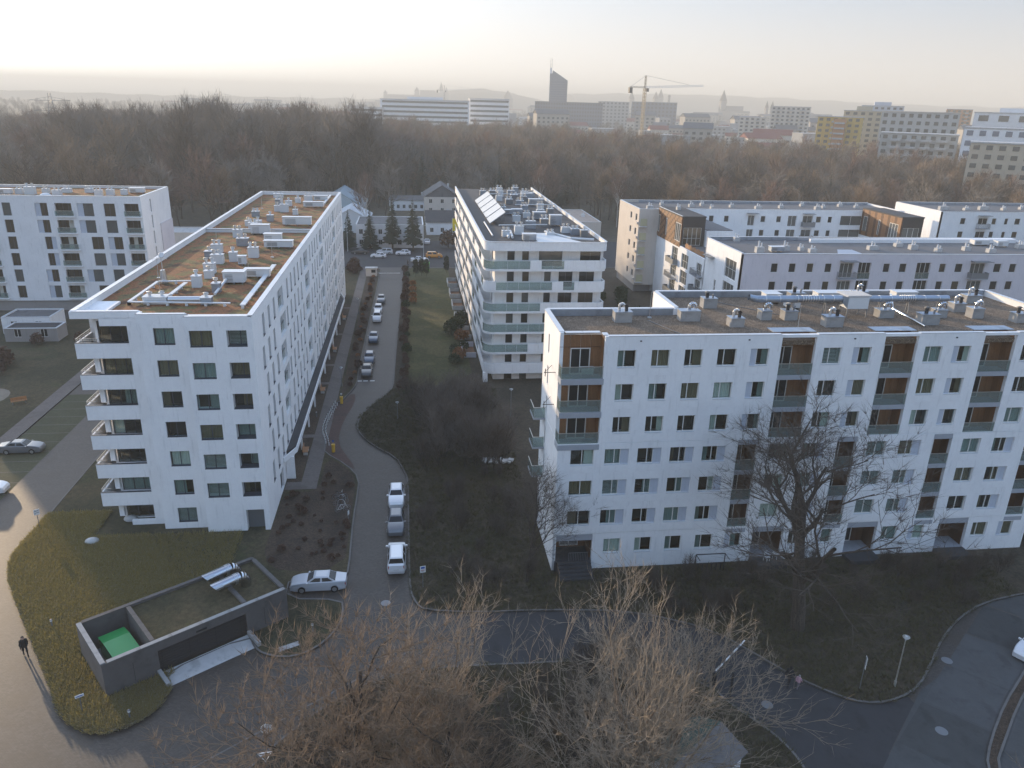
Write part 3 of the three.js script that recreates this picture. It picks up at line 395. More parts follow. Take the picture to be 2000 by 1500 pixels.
// ---------- white block with wood-lined loggias (east of the road) ----------
{
  const D = thing('apartment_building', 'large white block with wood-lined loggias and dark gravel roof behind the bare tree', 'building');
  const F = { x: 0, z: -59.9, th: 0 }, T = 22.5;
  const up = { wins: [[17, 18.6], [19.93, 21.53], [22.83, 24.42], [25.75, 27.42]], per: 9.49 };
  const sillD = { out: .05, y: -.03 };
  // three horizontal wall fields, each stepped a little so the joints show
  const hU = [], hL = [], hG = [], wU = [], wL = [], wG = [], lgU = [], lgL = [], lgG = [];
  for (let f = 0; f < 3; f++) { const y1 = 21.3 - 3.02 * f, y0 = y1 - 1.53; for (const [a, b] of up.wins) wU.push([a, b, y0, y1, 0]); wU.push([28.68, 30.35, y0, y1, 'L']);
    for (let k = 0; k < 3; k++) { const o = k * up.per; wU.push([35.3 + o, 36.98 + o, y0, y1, 0], [38.05 + o, 39.75 + o, y0, y1, 'L']); } }
  for (let k = 0; k < 4; k++) lgU.push([31.38 + k * up.per, 34.52 + k * up.per]);
  for (let f = 0; f < 3; f++) { const y1 = 12.25 - 3.01 * f, y0 = y1 - 1.52; wL.push([13.45, 15.55, y0, y1, 0]); for (let k = 0; k < 4; k++) wL.push([16.5 + 2.97 * k, 18.68 + 2.97 * k, y0, y1, 'R']);
    for (let k = 0; k < 3; k++) { const o = k * 9.49; wL.push([31.65 + o, 33.5 + o, y0, y1, 0], [34.8 + o, 36.95 + o, y0, y1, 'R']); } }
  for (let k = 0; k < 4; k++) lgL.push([28.65 + k * 9.49, 30.55 + k * 9.49]);
  for (const [a, b] of up.wins) wG.push([a, b, 1.7, 3.2, 0]); wG.push([28.6, 30.25, 1.7, 3.2, 'L']); for (let k = 0; k < 3; k++) { const o = k * 9.49; wG.push([34.95 + o, 36.55 + o, 1.65, 3.2, 0], [37.7 + o, 39.3 + o, 1.65, 3.2, 'L']); }
  for (let k = 0; k < 4; k++) lgG.push([31.3 + k * 9.49, 34.4 + k * 9.49]);
  for (const w of wU) hU.push(w); for (const [a, b] of lgU) hU.push([a, b, 12.9, 22.25]);
  for (const w of wL) hL.push(w); for (const [a, b] of lgL) hL.push([a, b, 3.9, 12.79]);
  for (const w of wG) hG.push(w); for (const [a, b] of lgG) hG.push([a, b, .1, 3.78]); hG.push([12.5, 15.95, .1, 3.78]);
  const wo = (w) => ({ d: .17, mull: w[4] ? (w[1] - w[0] > 2 ? [.62] : []) : w[1] - w[0] > 1.75 ? [.5] : [.36], panel: w[4] || undefined, pw: w[1] - w[0] > 2 ? .72 : .58, real: 1, sill: sillD, fw: .06 });
  wall(D, F, 15.88, 62.6, 12.86, T, hU, M.whiteD, .35); wall(D, F, 12.3, 62.6, 3.86, 12.83, hL, M.whiteD, .38).position.z += .03; wall(D, F, 12.3, 62.6, 0, 3.83, hG, M.whiteD, .35);
  for (const w of wU) if (w[0] < 58.5) win(D, F, w[0], w[1], w[2], w[3], wo(w)); for (const w of wL) if (w[0] < 58) win(D, F, w[0], w[1], w[2], w[3], wo(w)); for (const w of wG) win(D, F, w[0], w[1], w[2], w[3], wo(w));
  for (const w of [...wU, ...wL, ...wG]) { const m = put(mesh(D, 'apron_panel', unitBox(w[1] - w[0] + .1, .62, .012), M.whiteD), F, (w[0] + w[1]) / 2, w[2] - .72, w[2] > 3.8 && w[2] < 12.8 ? .036 : .006); m.castShadow = false; }
  // loggias
  const loggia = (a, b, y0, y1, o = {}) => { // y0 floor level, y1 ceiling
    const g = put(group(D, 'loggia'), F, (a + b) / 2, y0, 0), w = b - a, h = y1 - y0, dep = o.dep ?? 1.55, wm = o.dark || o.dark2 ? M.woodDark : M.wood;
    mesh(g, 'floor_slab', unitBox(w - .01, .42, dep - .02), M.grey).position.set(0, -.42, -dep / 2 + .02);
    const np = Math.max(2, Math.round(w / .82)), pg = unitBox(w / np - .018, h, .03); for (let k = 0; k < np; k++) mesh(g, 'wood_panel', pg, wm).position.set(-w / 2 + w * (k + .5) / np, 0, -dep + .02);
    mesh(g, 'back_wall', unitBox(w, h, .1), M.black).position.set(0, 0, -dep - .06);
    for (const s of [-1, 1]) for (let k = 0; k < 2; k++) mesh(g, 'wood_panel', unitBox(.03, h, (dep - .36) / 2 - .012), wm).position.set(s * (w / 2 - .02), 0, -.36 - (dep - .36) * (k + .5) / 2);
    if (o.open !== true) mesh(g, 'soffit', unitBox(w - .02, .04, dep - .4), M.grey).position.set(0, h - .05, -dep / 2 - .18);
    const dw = o.dark ? .9 : 1.55, dx = -w / 2 + (o.dark ? .15 : .25) + dw / 2, dh = Math.min(2.2, h - .3), f = { x: 0, z: 0, th: 0 };
    const fr = once('dr' + dw + dh.toFixed(2), () => new MB().box(-dw / 2, -dw / 2 + .07, 0, dh, 0, .06).box(dw / 2 - .07, dw / 2, 0, dh, 0, .06).box(-.035, .035, .07, dh - .07, 0, .055).box(-dw / 2 + .07, dw / 2 - .07, 0, .08, 0, .06).box(-dw / 2 + .07, dw / 2 - .07, dh - .07, dh, 0, .06).geo());
    put(mesh(g, 'door_frame', fr, M.frameWhite), f, dx, .03, -dep + .045); put(mesh(g, 'door_glass', unitBox(dw - .12, dh - .12, .02), M.glassDark), f, dx, .08, -dep + .06);
    if (!o.noRail) { mesh(g, 'glass_pane', unitBox(w - .06, 1.0, .015), M.railGlass).position.set(0, .02, -.05); mesh(g, 'rail', unitBox(w - .02, .04, .05), M.rail).position.set(0, 1.03, -.05); }
    if (o.lid) { mesh(g, 'roof_sheet', unitBox(w + .8, .06, 1.3), M.zinc).position.set(0, h + .12, -dep - .15); mesh(g, 'fascia', unitBox(w, .3, .05), wm).position.set(0, h - .2, -dep + .08); }
    return g;
  };
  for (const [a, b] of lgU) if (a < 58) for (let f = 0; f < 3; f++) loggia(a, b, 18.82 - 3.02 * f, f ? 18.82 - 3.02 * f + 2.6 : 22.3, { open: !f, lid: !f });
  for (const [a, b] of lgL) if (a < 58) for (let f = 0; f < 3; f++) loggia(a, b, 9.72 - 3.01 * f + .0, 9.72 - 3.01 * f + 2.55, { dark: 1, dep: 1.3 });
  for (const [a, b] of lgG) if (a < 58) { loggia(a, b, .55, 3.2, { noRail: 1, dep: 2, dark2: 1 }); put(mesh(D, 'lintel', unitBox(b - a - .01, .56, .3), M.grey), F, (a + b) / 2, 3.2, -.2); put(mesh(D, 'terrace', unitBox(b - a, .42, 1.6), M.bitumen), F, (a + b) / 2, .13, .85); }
  for (const [a, b] of lgL) put(mesh(D, 'lintel', unitBox(b - a - .01, .5, .3), M.grey), F, (a + b) / 2, 12.28, -.16);
  // corner balconies at the west end, upper floors
  for (let f = 0; f < 3; f++) {
    const y = 18.82 - 3.02 * f, g = group(D, 'balcony'); g.position.set(14.08, y, -59.9);
    mesh(g, 'floor_slab', unitBox(3.7, .5, 1.34), M.grey).position.set(-.0, -.52, -.6);
    const h = f ? 2.5 : 3.5; for (let k = 0; k < 4; k++) mesh(g, 'wood_panel', unitBox(.87, h, .03), M.wood).position.set(-1.34 + k * .89, 0, -1.33); if (!f) mesh(g, 'wood_panel', unitBox(3.56, .02, .05), M.woodDark).position.set(0, 2.42, -1.3);
    mesh(g, 'back_wall', unitBox(3.56, h + .4, .1), M.whiteD).position.set(0, -.4, -1.41); mesh(g, 'wood_panel', unitBox(.03, h, .95), M.wood).position.set(1.77, 0, -.86);
    const fr = new MB().box(-.85, -.78, 0, 2.3, 0, .06).box(.78, .85, 0, 2.3, 0, .06).box(-.035, .035, .07, 2.23, 0, .055).box(-.78, .78, 0, .08, 0, .06).box(-.78, .78, 2.23, 2.3, 0, .06); fr.build(g, 'door_frame', M.frameWhite).position.set(0, .03, -1.31); mesh(g, 'door_glass', unitBox(1.6, 2.2, .02), M.glassDark).position.set(0, .07, -1.29);
    mesh(g, 'glass_pane', unitBox(3.5, 1, .015), M.railGlass).position.set(-.03, .02, -.02); mesh(g, 'glass_pane', unitBox(.015, 1, 1.2), M.railGlass).position.set(-1.8, .02, -.64); mesh(g, 'rail', unitBox(3.62, .04, .05), M.rail).position.set(0, 1.03, -.02); mesh(g, 'rail', unitBox(.05, .04, 1.2), M.rail).position.set(-1.8, 1.03, -.64);
  }
  // west end walls, return, back
  const E = { x: 12.3, z: -69.2, th: -PI / 2 }, sl = [0, 1, 2, 3, 4].map((f) => [2.6, 3.2, 19.1 - 3.02 * f, 20.9 - 3.02 * f]);
  wall(D, E, 0, 8.0, 12.84, T, sl.filter((q) => q[2] > 12.8), M.whiteD, .3); wall(D, { x: 12.28, z: -69.2, th: -PI / 2 }, 0, 9.3, 0, 12.82, sl.filter((q) => q[2] < 12 && q[2] > 0), M.whiteD, .3);
  for (const q of sl) if (q[2] > 0) win(D, E, ...q, { d: .18 });
  wall(D, { x: 24.9, z: -69.2, th: PI }, 0, 12.6, 0, T, [], M.whiteD, .3); wall(D, { x: 24.9, z: -76.2, th: -PI / 2 }, 0, 7.0, 0, T, [], M.whiteD, .3); wall(D, { x: 62.6, z: -76.2, th: PI }, 0, 37.7, 0, T, [], M.whiteD, .3); wall(D, { x: 62.6, z: -59.9, th: PI / 2 }, 0, 16.3, 0, T, [], M.whiteD, .3);
  for (let f = 0; f < 3; f++) { // glass balconies on the end wall
    const g = group(D, 'balcony'); g.position.set(12.27, 12.6 - 3.02 * f, -67.6); mesh(g, 'floor_slab', unitBox(1.1, .2, 2.2), M.grey).position.set(-.56, -.2, 0); mesh(g, 'glass_pane', unitBox(.02, 1.0, 2.2), M.railGlass).position.set(-1.08, 0, 0); mesh(g, 'glass_pane', unitBox(1.05, 1, .02), M.railGlass).position.set(-.56, 0, 1.08); mesh(g, 'rail', unitBox(.06, .05, 2.24), M.rail).position.set(-1.08, 1, 0); mesh(g, 'rail', unitBox(1.05, .05, .06), M.rail).position.set(-.52, 1, 1.08); }
  for (const y of [18.5, 15.5]) { const m = new MB(); m.bar([12.3, y, -62.6], [11.3, y, -62.6], .05).bar([11.4, y - .35, -62.6], [11.4, y + .35, -62.6], .06).bar([12.3, y + .05, -64.4], [11.3, y, -62.6], .03); m.build(D, 'wall_bracket', M.darkMetal); }
  // entrance recess with steps
  { const g = group(D, 'entrance'); g.position.set(14.2, 0, -59.9);
    mesh(g, 'lintel', unitBox(3.42, .62, .4), M.grey).position.set(0, 3.14, -.22); mesh(g, 'back_wall', unitBox(3.44, 3.1, .1), M.wood).position.set(0, .1, -2.4); mesh(g, 'side_wall', unitBox(.1, 3.1, 2), M.woodDark).position.set(1.66, .1, -1.4); mesh(g, 'landing', unitBox(3.4, 1.0, 2.6), M.bitumen).position.set(0, .1, -1.1);
    const d = new MB().box(-.9, -.83, 0, 1.6, 0, .06).box(.83, .9, 0, 1.6, 0, .06).box(-.035, .035, 0, 1.6, 0, .05).box(-.83, .83, 1.53, 1.6, 0, .06).box(-.83, .83, 0, .07, 0, .06); d.build(g, 'door_frame', M.frameWhite).position.set(.05, 1.25, -2.34); for (let k = 0; k < 9; k++) mesh(g, 'blind_slat', unitBox(1.62, .09, .02), M.blind).position.set(.05, 1.36 + k * .16, -2.32); mesh(g, 'door_glass', unitBox(1.66, 1.5, .02), M.glassDark).position.set(.05, 1.3, -2.342);
    for (let k = 0; k < 5; k++) mesh(g, 'step', unitBox(3.1, .95 - k * .19, .34), M.bitumen).position.set(.1, .1, .37 + k * .34); const r = new MB(); for (let k = 0; k < 12; k++) r.bar([-.4 + k * .16, 1.1, .12], [-.4 + k * .16, 1.95, .12], .025); r.bar([-.4, 1.95, .12], [1.4, 1.95, .12], .04); r.build(g, 'railing', M.greyMetal); }
  // roof
  mesh(D, 'roof_gravel', slabGeo([[12.6, -61.3], [15.9, -61.3], [15.9, -60.2], [62.3, -60.2], [62.3, -75.9], [25.2, -75.9], [25.2, -68.9], [12.6, -68.9]], 21.5, 21.9), M.gravel);
  const cope = (x0, z0, x1, z1, y = 22.5, w = .46) => copingRun(D, x0, z0, x1, z1, y, w, M.coping, 1.5);
  const ups = (x0, x1, z0, z1) => mesh(D, 'parapet', new MB().box(x0, x1, 21.9, 22.49, z0, z1).geo(), M.zinc);
  cope(12.46, -61.4, 12.46, -69); cope(12.5, -69.06, 24.7, -69.06); cope(25.06, -69.3, 25.06, -75.9); cope(25.1, -76.06, 62.3, -76.06); cope(62.46, -60.3, 62.46, -75.9); cope(12.7, -61.26, 15.7, -61.26, 22.5, .5); cope(16, -61, 16, -60.3);
  ups(12.62, 24.6, -68.9, -68.78); ups(25.2, 62.2, -75.9, -75.78); ups(12.6, 12.72, -68.7, -61.6); for (let k = 0; k < 5; k++) { const a = k ? 34.6 + (k - 1) * up.per : 16.1, b = 31.3 + k * up.per; cope(a, -60.08, Math.min(b, 62.3), -60.08, 22.5, .4); }
  for (const [k, [x, z, w, h]] of [[19.1, -66.8, 1.6, .95], [25.5, -67, 1.9, .95], [29.2, -71.7, 1.4, .95], [29.2, -64.9, 1.3, .8], [33, -67.2, 1, .85], [35.4, -67.1, 1.3, .85], [38.4, -64.6, 1.7, .95], [45.4, -67.6, 1.5, .75], [48.2, -65, 1.8, 1], [54.5, -69.6, 1.3, .85], [54.7, -67.2, 1.2, .95], [58.1, -65.5, 1.3, .85], [58.7, -73.1, 1.8, .8], [51.1, -67.5, 1.1, .75], [39.5, -74, 1.6, .9], [46.8, -74.4, 1.5, .9]].entries()) chimney(D, x, z, 21.9, w, h, k);
  { const g = group(D, 'ventilation_duct'); const y = 23.62, z = -68; g.position.set(0, 0, 0);
    const b = new MB(); b.cone([32.4, y, z], [41.1, y, z], .34, .34, 18, true).cone([43.6, y, z], [52.1, y, z], .3, .3, 18, true).cone([31.6, y + .2, z], [32.4, y, z], .28, .34, 14); b.build(g, 'tube', M.zinc); const ring = (x, r) => { mesh(g, 'flange', once('fl' + r, () => new MB().cone([0, 0, 0], [.09, 0, 0], r, r, 18, true).geo()), M.metal).position.set(x, y, z); }; for (const x of [33.2, 34.6, 36.4, 39, 40]) ring(x, .37); for (const x of [44.8, 46, 49.5, 51]) ring(x, .33); for (let k = 0; k < 7; k++) { ring(36.9 + k * .26, .39); ring(47 + k * .24, .35); }
    for (const x of [33.4, 36, 39.4, 45, 48, 51.2]) new MB().bar([x, 21.9, z - .3], [x, y - .3, z - .1], .06).bar([x, 21.9, z + .3], [x, y - .3, z + .1], .06).build(g, 'trestle', M.greyMetal); }
  { const g = group(D, 'fan_unit'); g.position.set(42.35, 21.9, -68); mesh(g, 'casing', unitBox(2.1, 1.15, 1.5), M.whiteMetal).position.y = .9; const zz = std({ color: lin(.3, .36, .43), metalness: .7, roughness: .45, side: THREE.DoubleSide }); for (const s of [-1, 1]) { const h = new MB(), x = s * 1.05, x2 = s * 1.35; h.quad([x, .9, .75], [x2, 1.35, .3], [x2, 2.05, .3], [x, 2.05, .75]); h.quad([x2, 1.35, -.3], [x, .9, -.75], [x, 2.05, -.75], [x2, 2.05, -.3]); h.quad([x, 2.05, .75], [x2, 2.05, .3], [x2, 2.05, -.3], [x, 2.05, -.75]); h.quad([x2, 1.35, .3], [x2, 1.35, -.3], [x2, 2.05, -.3], [x2, 2.05, .3]); h.build(g, 'hood', zz); }
    for (let k = 0; k < 10; k++) mesh(g, 'roof_rib', unitBox(.13, .06, 2.1), wave).position.set(-1.13 + k * .25, 2.16, -.2); mesh(g, 'cover', unitBox(2.6, .05, 2.05), M.coping).position.set(0, 2.09, -.2); const l = new MB(); for (const x of [-1, 1]) for (const z of [-.7, .7]) l.cbox(x, 0, z, .08, .95, .08); l.build(g, 'leg', M.greyMetal); }
  duct(D, [[48.8, 23.0, -72.2], [48.6, 22.9, -71.6], [47.3, 22.3, -69.2], [47.1, 22.05, -63.6]], .1, M.chrome, 'steam_pipe');
  for (const [x, z, w] of [[36.5, -73.4, 1.6], [43, -73.8, 3.0], [51.5, -74, 2.4], [37.6, -71, 1.2]]) airUnit(D, x, z, 21.9, w, 1.1, 1.2, M.whiteMetal);
  for (const [x, z] of [[22, -67.8], [34, -62.5], [61, -68], [56.5, -62]]) new MB().cone([x, 21.9, z], [x, 24.4, z], .03, .015, 5, true).cyl(x, 21.9, z, .22, .1, 8).build(D, 'lightning_rod', M.metal);
  for (const x of [18.9, 28.4, 38, 47.6]) put(mesh(D, 'wall_vent', unitBox(.14, .1, .08), M.darkMetal), F, x, 22.05, .03);
  put(mesh(D, 'cable_line', unitBox(.05, .05, 6), M.greyMetal), { x: 22.6, z: -64, th: .35 }, 0, 21.92, 0); put(mesh(D, 'cable_line', unitBox(.05, .05, 7), M.greyMetal), { x: 33, z: -71, th: .7 }, 0, 21.92, 0);
}
// ---------- far west block ----------
{
  const B = thing('apartment_building', 'hazy white block with tall windows on the far side of the west car park', 'building');
  const F = { x: -97, z: -156.3, th: 0 }, holes = [], ws = [];
  const X = (v) => v + 97;
  for (let k = 0; k < 6; k++) {
    const y1 = 20.6 - 3.13 * k, y0 = y1 - 2.4, j = k % 4 > 1, add = (a, b, o) => { holes.push([X(a), X(b), y0, y1]); ws.push([X(a), X(b), y0, y1, o]); };
    for (const p of [0]) {
      add(-75.1 + p, -73.6 + p, { }); add(...(j ? [-75.9 + 3.4 + p, -75.9 + 5.4 + p] : [-69.4 + p, -67.2 + p]).map((q, i) => j ? [-68.6, -66.6][i] + p : q), { panel: j ? 'R' : 'L', pw: .9 }); add(-65.9 + p, -62.95 + p, { loggia: 1 });
      if (k < 2 || k === 4) { add(-62 + p, -59.1 + p, { panel: 'L', pw: 1.05 }); add(-57.25 + p, -55.25 + p, {}); } else { add(-60.3 + p, -58.2 + p, {}); add(-57.3 + p, -54.7 + p, { panel: 'L', pw: 1 }); }
      add(-53.6 + p, -51 + p, { loggia: 1 }); if (p === 0) add(-79.6, -77.2, { loggia: 1 });
    }
  }
  wall(B, F, 0, 46.5, 2, 21.9, holes, M.whiteB, .5); wall(B, { x: -97, z: -156.6, th: 0 }, 0, 46.5, 0, 2, [], M.greyBase, .3);
  const br = rng(77);
  for (const [a, b, c, d, o] of ws) { if (a < 16) continue;
    if (o.loggia) { const g = put(group(B, 'loggia'), F, (a + b) / 2, c, 0), w = b - a; mesh(g, 'back_wall', unitBox(w, 2.4, .1), M.glassBrown).position.z = -1.2; mesh(g, 'floor_slab', unitBox(w + .5, .24, 1.5), M.whiteB).position.set(.15, -.18, -.3); mesh(g, 'glass_pane', unitBox(w + .3, .95, .02), M.railGlass).position.set(.15, .06, .35); mesh(g, 'rail', unitBox(w + .34, .05, .05), M.rail).position.set(.15, 1.02, .35); const f = new MB(); for (let q = 0; q <= 3; q++) f.cbox(-w / 2 + w * q / 3, 0, -1.12, .07, 2.4, .05); f.build(g, 'frame', M.frameDark); if (br() < .5) mesh(g, 'curtain', curtainGeo(w * .3, 2.2, 1), M.curtainW).position.set(w * (br() - .5) * .5, .05, -1.1); }
    else win(B, F, a, b, c, d, { d: .25, panel: o.panel, pw: o.pw, frame: M.frameDark, mull: b - a > 1.7 || o.panel ? [.5] : [.55], pane: [M.glassBrown, M.glassGrey, M.glassBrown][Math.floor(br() * 3)], panelMat: M.panel }); }
  const S = { x: -50.5, z: -156.3, th: PI / 2 }, sl = [0, 1, 2, 3, 4].map((k) => [5.2, 6, 18.4 - 3.1 * k, 20.9 - 3.1 * k]);
  wall(B, S, .5, 18.2, 0, 21.9, sl, M.whiteB, .4); for (const q of sl) win(B, S, ...q, { d: .3, frame: M.frameDark });
  mesh(B, 'side_panel', unitBox(.2, 15.4, 8), M.lavender).position.set(-50.38, .1, -170.2);
  wall(B, { x: -50.9, z: -174.5, th: PI }, 0, 46.1, 0, 21.9, [], M.whiteB, .3); wall(B, { x: -97, z: -174.5, th: -PI / 2 }, 0, 17.7, 0, 21.9, [], M.whiteB, .3);
  mesh(B, 'roof_planting', slabGeo([[-96.7, -156.8], [-50.9, -156.8], [-50.9, -174.2], [-96.7, -174.2]], 21.2, 21.5), M.sedum);
  copingRun(B, -96.9, -156.5, -50.6, -156.5, 21.9, .5, M.coping, 3); copingRun(B, -50.7, -156.9, -50.7, -174.1, 21.9, .5, M.coping, 3); copingRun(B, -96.9, -174.35, -50.6, -174.35, 21.9, .5, M.coping, 3);
  for (const [x, z, w, h] of [[-74.3, -162.5, 1.4, 1.5], [-72.2, -162, 1.8, 2.2], [-67, -161, 1.5, 1.5], [-55.5, -163.1, 1.1, 1.5], [-67, -165.6, 1.6, 1.2], [-59.4, -160.8, 1.3, 1.7], [-57.6, -161.8, 1.3, 1.7], [-70.2, -164, 1.2, 1.4], [-63, -166, 1.4, 1.2]]) ventStack(B, x, z, 21.5, w, h, M.whiteMetal);
  airUnit(B, -76.4, -161.5, 21.5, 2.4, 1.1, 1.2); airUnit(B, -54, -166, 21.5, 2.8, 1.1, 1.2);
  { const d = new THREE.SphereGeometry(1, 16, 6, 0, 2 * PI, 0, PI / 2).scale(1.1, .7, 1.1); mesh(B, 'skylight_dome', d, M.whiteMetal).position.set(-68, 21.5, -158.3); }
}
// ---------- block with curved balconies ----------
{
  const C = thing('apartment_building', 'white block with rounded glass balconies and a roof crowded with vents and solar panels', 'building');
  const tops = [19.0, 15.87, 12.68, 9.5, 6.35, 3.25], zf = -110.3, zb = -186, x0 = 10.5, x1 = 28.6;
  // inner walls with windows
  const F = { x: 0, z: -112.1, th: 0 }, hs = [], ws = [];
  tops.forEach((t, k) => { const b = t - 1.25, w = k === 0 ? [[14, 15.1], [16.2, 17.2], [18.7, 22.2], [24.9, 28]] : [[14, 15.05], [16.3, 17.3], [19.6, 20.6], [21.8, 23.9], [24.9, 27.2]]; for (const [p, q] of w) { const big = q - p > 1.5; const h = [p, q, big ? b + .06 : b + .85, b + 2.35]; hs.push(h); ws.push(h); } });
  for (const [p, q] of [[13.9, 15.1], [16.3, 17.4], [19.8, 21.4], [23, 24.6]]) { const h = [p, q, .1, 2.3]; hs.push([...h]); ws.push(h); }
  wall(C, F, 12.2, 28.4, 0, 20.4, hs, M.whiteC, .3); ws.forEach((h, k) => win(C, F, ...h, { d: .15, frame: M.frameDark, mull: h[1] - h[0] > 1.5 ? [.5] : [], pane: [M.glassDark, M.glassBrown, M.glassGrey, M.glassDark][k % 4] }));
  const L = { x: 12.2, z: zb, th: -PI / 2 }, hl = []; tops.forEach((t, k) => { for (let s = 3 + (k % 2); s < 70; s += 4.4) hl.push([s, s + 1.8, t - 1.1, t + 1.05]); });
  wall(C, L, 0, 73.6, 0, 20.4, hl, M.whiteC, .3); hl.forEach((h, k) => win(C, L, ...h, { d: .15, frame: M.frameDark, pane: [M.glassDark, M.glassBrown, M.glassGrey][k % 3], mull: [.5] }));
  wall(C, { x: 28.4, z: -112.1, th: PI / 2 }, .3, 73.9, 0, 20.4, [], M.whiteC, .3); wall(C, { x: 28.1, z: zb, th: PI }, .2, 15.6, 0, 20.4, [], M.whiteC, .3);
  const r = 1.7, outline = (o) => { const p = [[x0 + o, zb]]; for (let k = 0; k <= 8; k++) { const f = PI + k / 8 * PI / 2; p.push([x0 + r + Math.cos(f) * (r - o), zf - r - Math.sin(f) * (r - o)]); } for (let k = 0; k <= 5; k++) { const f = -PI / 2 + k / 5 * PI / 2; p.push([x1 - 1 + Math.cos(f) * (1 - o), zf - 1 - Math.sin(f) * (1 - o)]); } p.push([x1 - o, zb]); return p; };
  const ring = outline(0).concat(outline(.16).reverse());
  mesh(C, 'roof_fascia', slabGeo(ring, 20.35, 21.62), M.whiteC); mesh(C, 'eaves_slab', slabGeo(outline(.17), 20.36, 20.6), M.whiteC); mesh(C, 'roof_covering', slabGeo(outline(.18), 20.75, 21.1), M.bitumen);
  { const o = outline(.08); const m = new MB(); for (let k = 1; k < o.length; k++) m.bar([o[k - 1][0], 21.65, o[k - 1][1]], [o[k][0], 21.65, o[k][1]], .3, .05); m.build(C, 'coping', M.coping); }
  const glassOf = [[[10, 16.6], [18.2, 22.3]], [[12.3, 20.6], [22.3, 24]], [[10, 19.4]], [[10, 19.8]], [[10, 17.3]], []];
  tops.forEach((t, k) => {
    const g = group(C, 'balcony'), y0 = t - 1.62; mesh(g, 'floor_slab', slabGeo(outline(.02), y0, y0 + .3), M.whiteC);
    const arc = outline(0).slice(1, 10), isGlass = (x) => glassOf[k].some(([a, b]) => x >= a - .01 && x < b);
    const seg = (a, b, gl) => { const m = new MB(), y = y0 + .3, h = t - y; if (gl) { m.bar([a[0], y + h * .46, a[1]], [b[0], y + h * .46, b[1]], .02, h * .88); m.build(g, 'glass_pane', M.railGlass); } else { m.bar([a[0], y + h / 2, a[1]], [b[0], y + h / 2, b[1]], .14, h); m.build(g, 'parapet', M.whiteC); } };
    const rl = new MB(); for (let q = 1; q < arc.length; q++) { seg(arc[q - 1], arc[q], isGlass(10.2)); rl.bar([arc[q - 1][0], t, arc[q - 1][1]], [arc[q][0], t, arc[q][1]], .06, .06); }
    for (let x = 12.2; x < 27.5; x += 1.67) { const b = Math.min(27.6, x + 1.65), gl = isGlass((x + b) / 2); seg([x, zf - .08], [b, zf - .08], gl); if (gl) rl.bar([x, t, zf - .08], [b, t, zf - .08], .06, .06); }
    const ar2 = outline(0).slice(10, 16); for (let q = 1; q < ar2.length; q++) seg(ar2[q - 1], ar2[q], false); for (let z = -112; z > zb + 2; z -= 4.2) { seg([x0 + .08, z], [x0 + .08, z - 4.1], Math.floor(-z / 4.2 + k) % 3 === 0); rl.bar([x0 + .08, t, z], [x0 + .08, t, z - 4.1], .06, .06); } seg([x1 - .08, -111.4], [x1 - .08, zb + 1], false);
    rl.build(g, 'rail', M.whiteMetal);
    for (let z = -118; z > zb + 3; z -= 8.6) mesh(g, 'divider', unitBox(1.5, 2.5, .1), M.whiteC).position.set(x0 + .9, y0 + .3, z);
  });
  for (const x of [10.9, 28.2]) mesh(C, 'column', unitBox(.7, 1.64, .7), M.whiteC).position.set(x, 0, -111.2);
  // roof services
  for (const [k, [x, z, w, h]] of [[16.8, -120.8, 1.4, 2], [19.6, -127, 1.5, 1.9], [22.1, -128.7, 1.3, 2.1], [24.6, -122.6, 1.4, 1.4], [25.8, -121.1, 1.3, 1.4], [26.8, -119, 1.1, 1.6], [14.5, -118.6, 1.2, 1.4], [21.9, -157.3, 1.5, 1.4], [19.8, -158.3, 1.4, 1.6], [19.5, -171.2, 1.2, 1.9], [22.2, -174.4, 1.6, 1.6], [24.9, -171.8, 1.6, 1.8], [25.2, -151.8, 1.3, 1.4], [17.2, -146.9, 1.2, 1.4], [18, -173.9, 1.4, 1.6], [21.3, -118.1, 1.2, 1.2], [26.4, -172, 1.4, 1.4], [22, -167.4, 1.6, 1.4], [20.7, -139.2, 1.2, 1.3], [23.6, -142, 1.4, 1.7], [25.9, -144.6, 1.2, 1.5], [18.2, -134.4, 1.3, 1.6], [21.6, -148.6, 1.3, 1.6], [23.5, -163.5, 1.3, 1.6], [18.4, -164, 1.3, 1.5], [15.8, -173, 1.2, 1.6], [26.6, -160, 1.2, 1.4], [20.2, -180, 1.4, 1.6], [24, -181, 1.4, 1.6]].entries()) ventStack(C, x, z, 21.1, w, h, [M.whiteMetal, M.zinc, M.greyMetal][k % 3]);
  for (const [x, z, w, h] of [[24.2, -129.7, 2, 1.9], [25, -156.4, 2.8, 1.4], [17.5, -114.4, 2, 1.2], [19.4, -143, 1.9, 1.1], [18, -142.9, 1.7, 1], [22.6, -137, 2.2, 1.4], [24.6, -166.6, 2.4, 1.4]]) airUnit(C, x, z, 21.1, w, h, 1.2, M.zinc);
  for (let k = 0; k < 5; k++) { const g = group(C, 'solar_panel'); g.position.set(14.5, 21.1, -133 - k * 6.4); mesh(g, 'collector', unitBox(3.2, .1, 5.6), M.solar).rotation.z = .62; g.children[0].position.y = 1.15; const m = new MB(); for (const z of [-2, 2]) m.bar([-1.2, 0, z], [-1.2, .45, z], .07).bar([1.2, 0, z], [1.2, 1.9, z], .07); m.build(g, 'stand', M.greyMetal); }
  mesh(C, 'terrace_upstand', slabGeo([[18.5, -119.5], [20.9, -119.6], [25.2, -111], [18.4, -111]], 21.1, 21.5), M.whiteMetal);
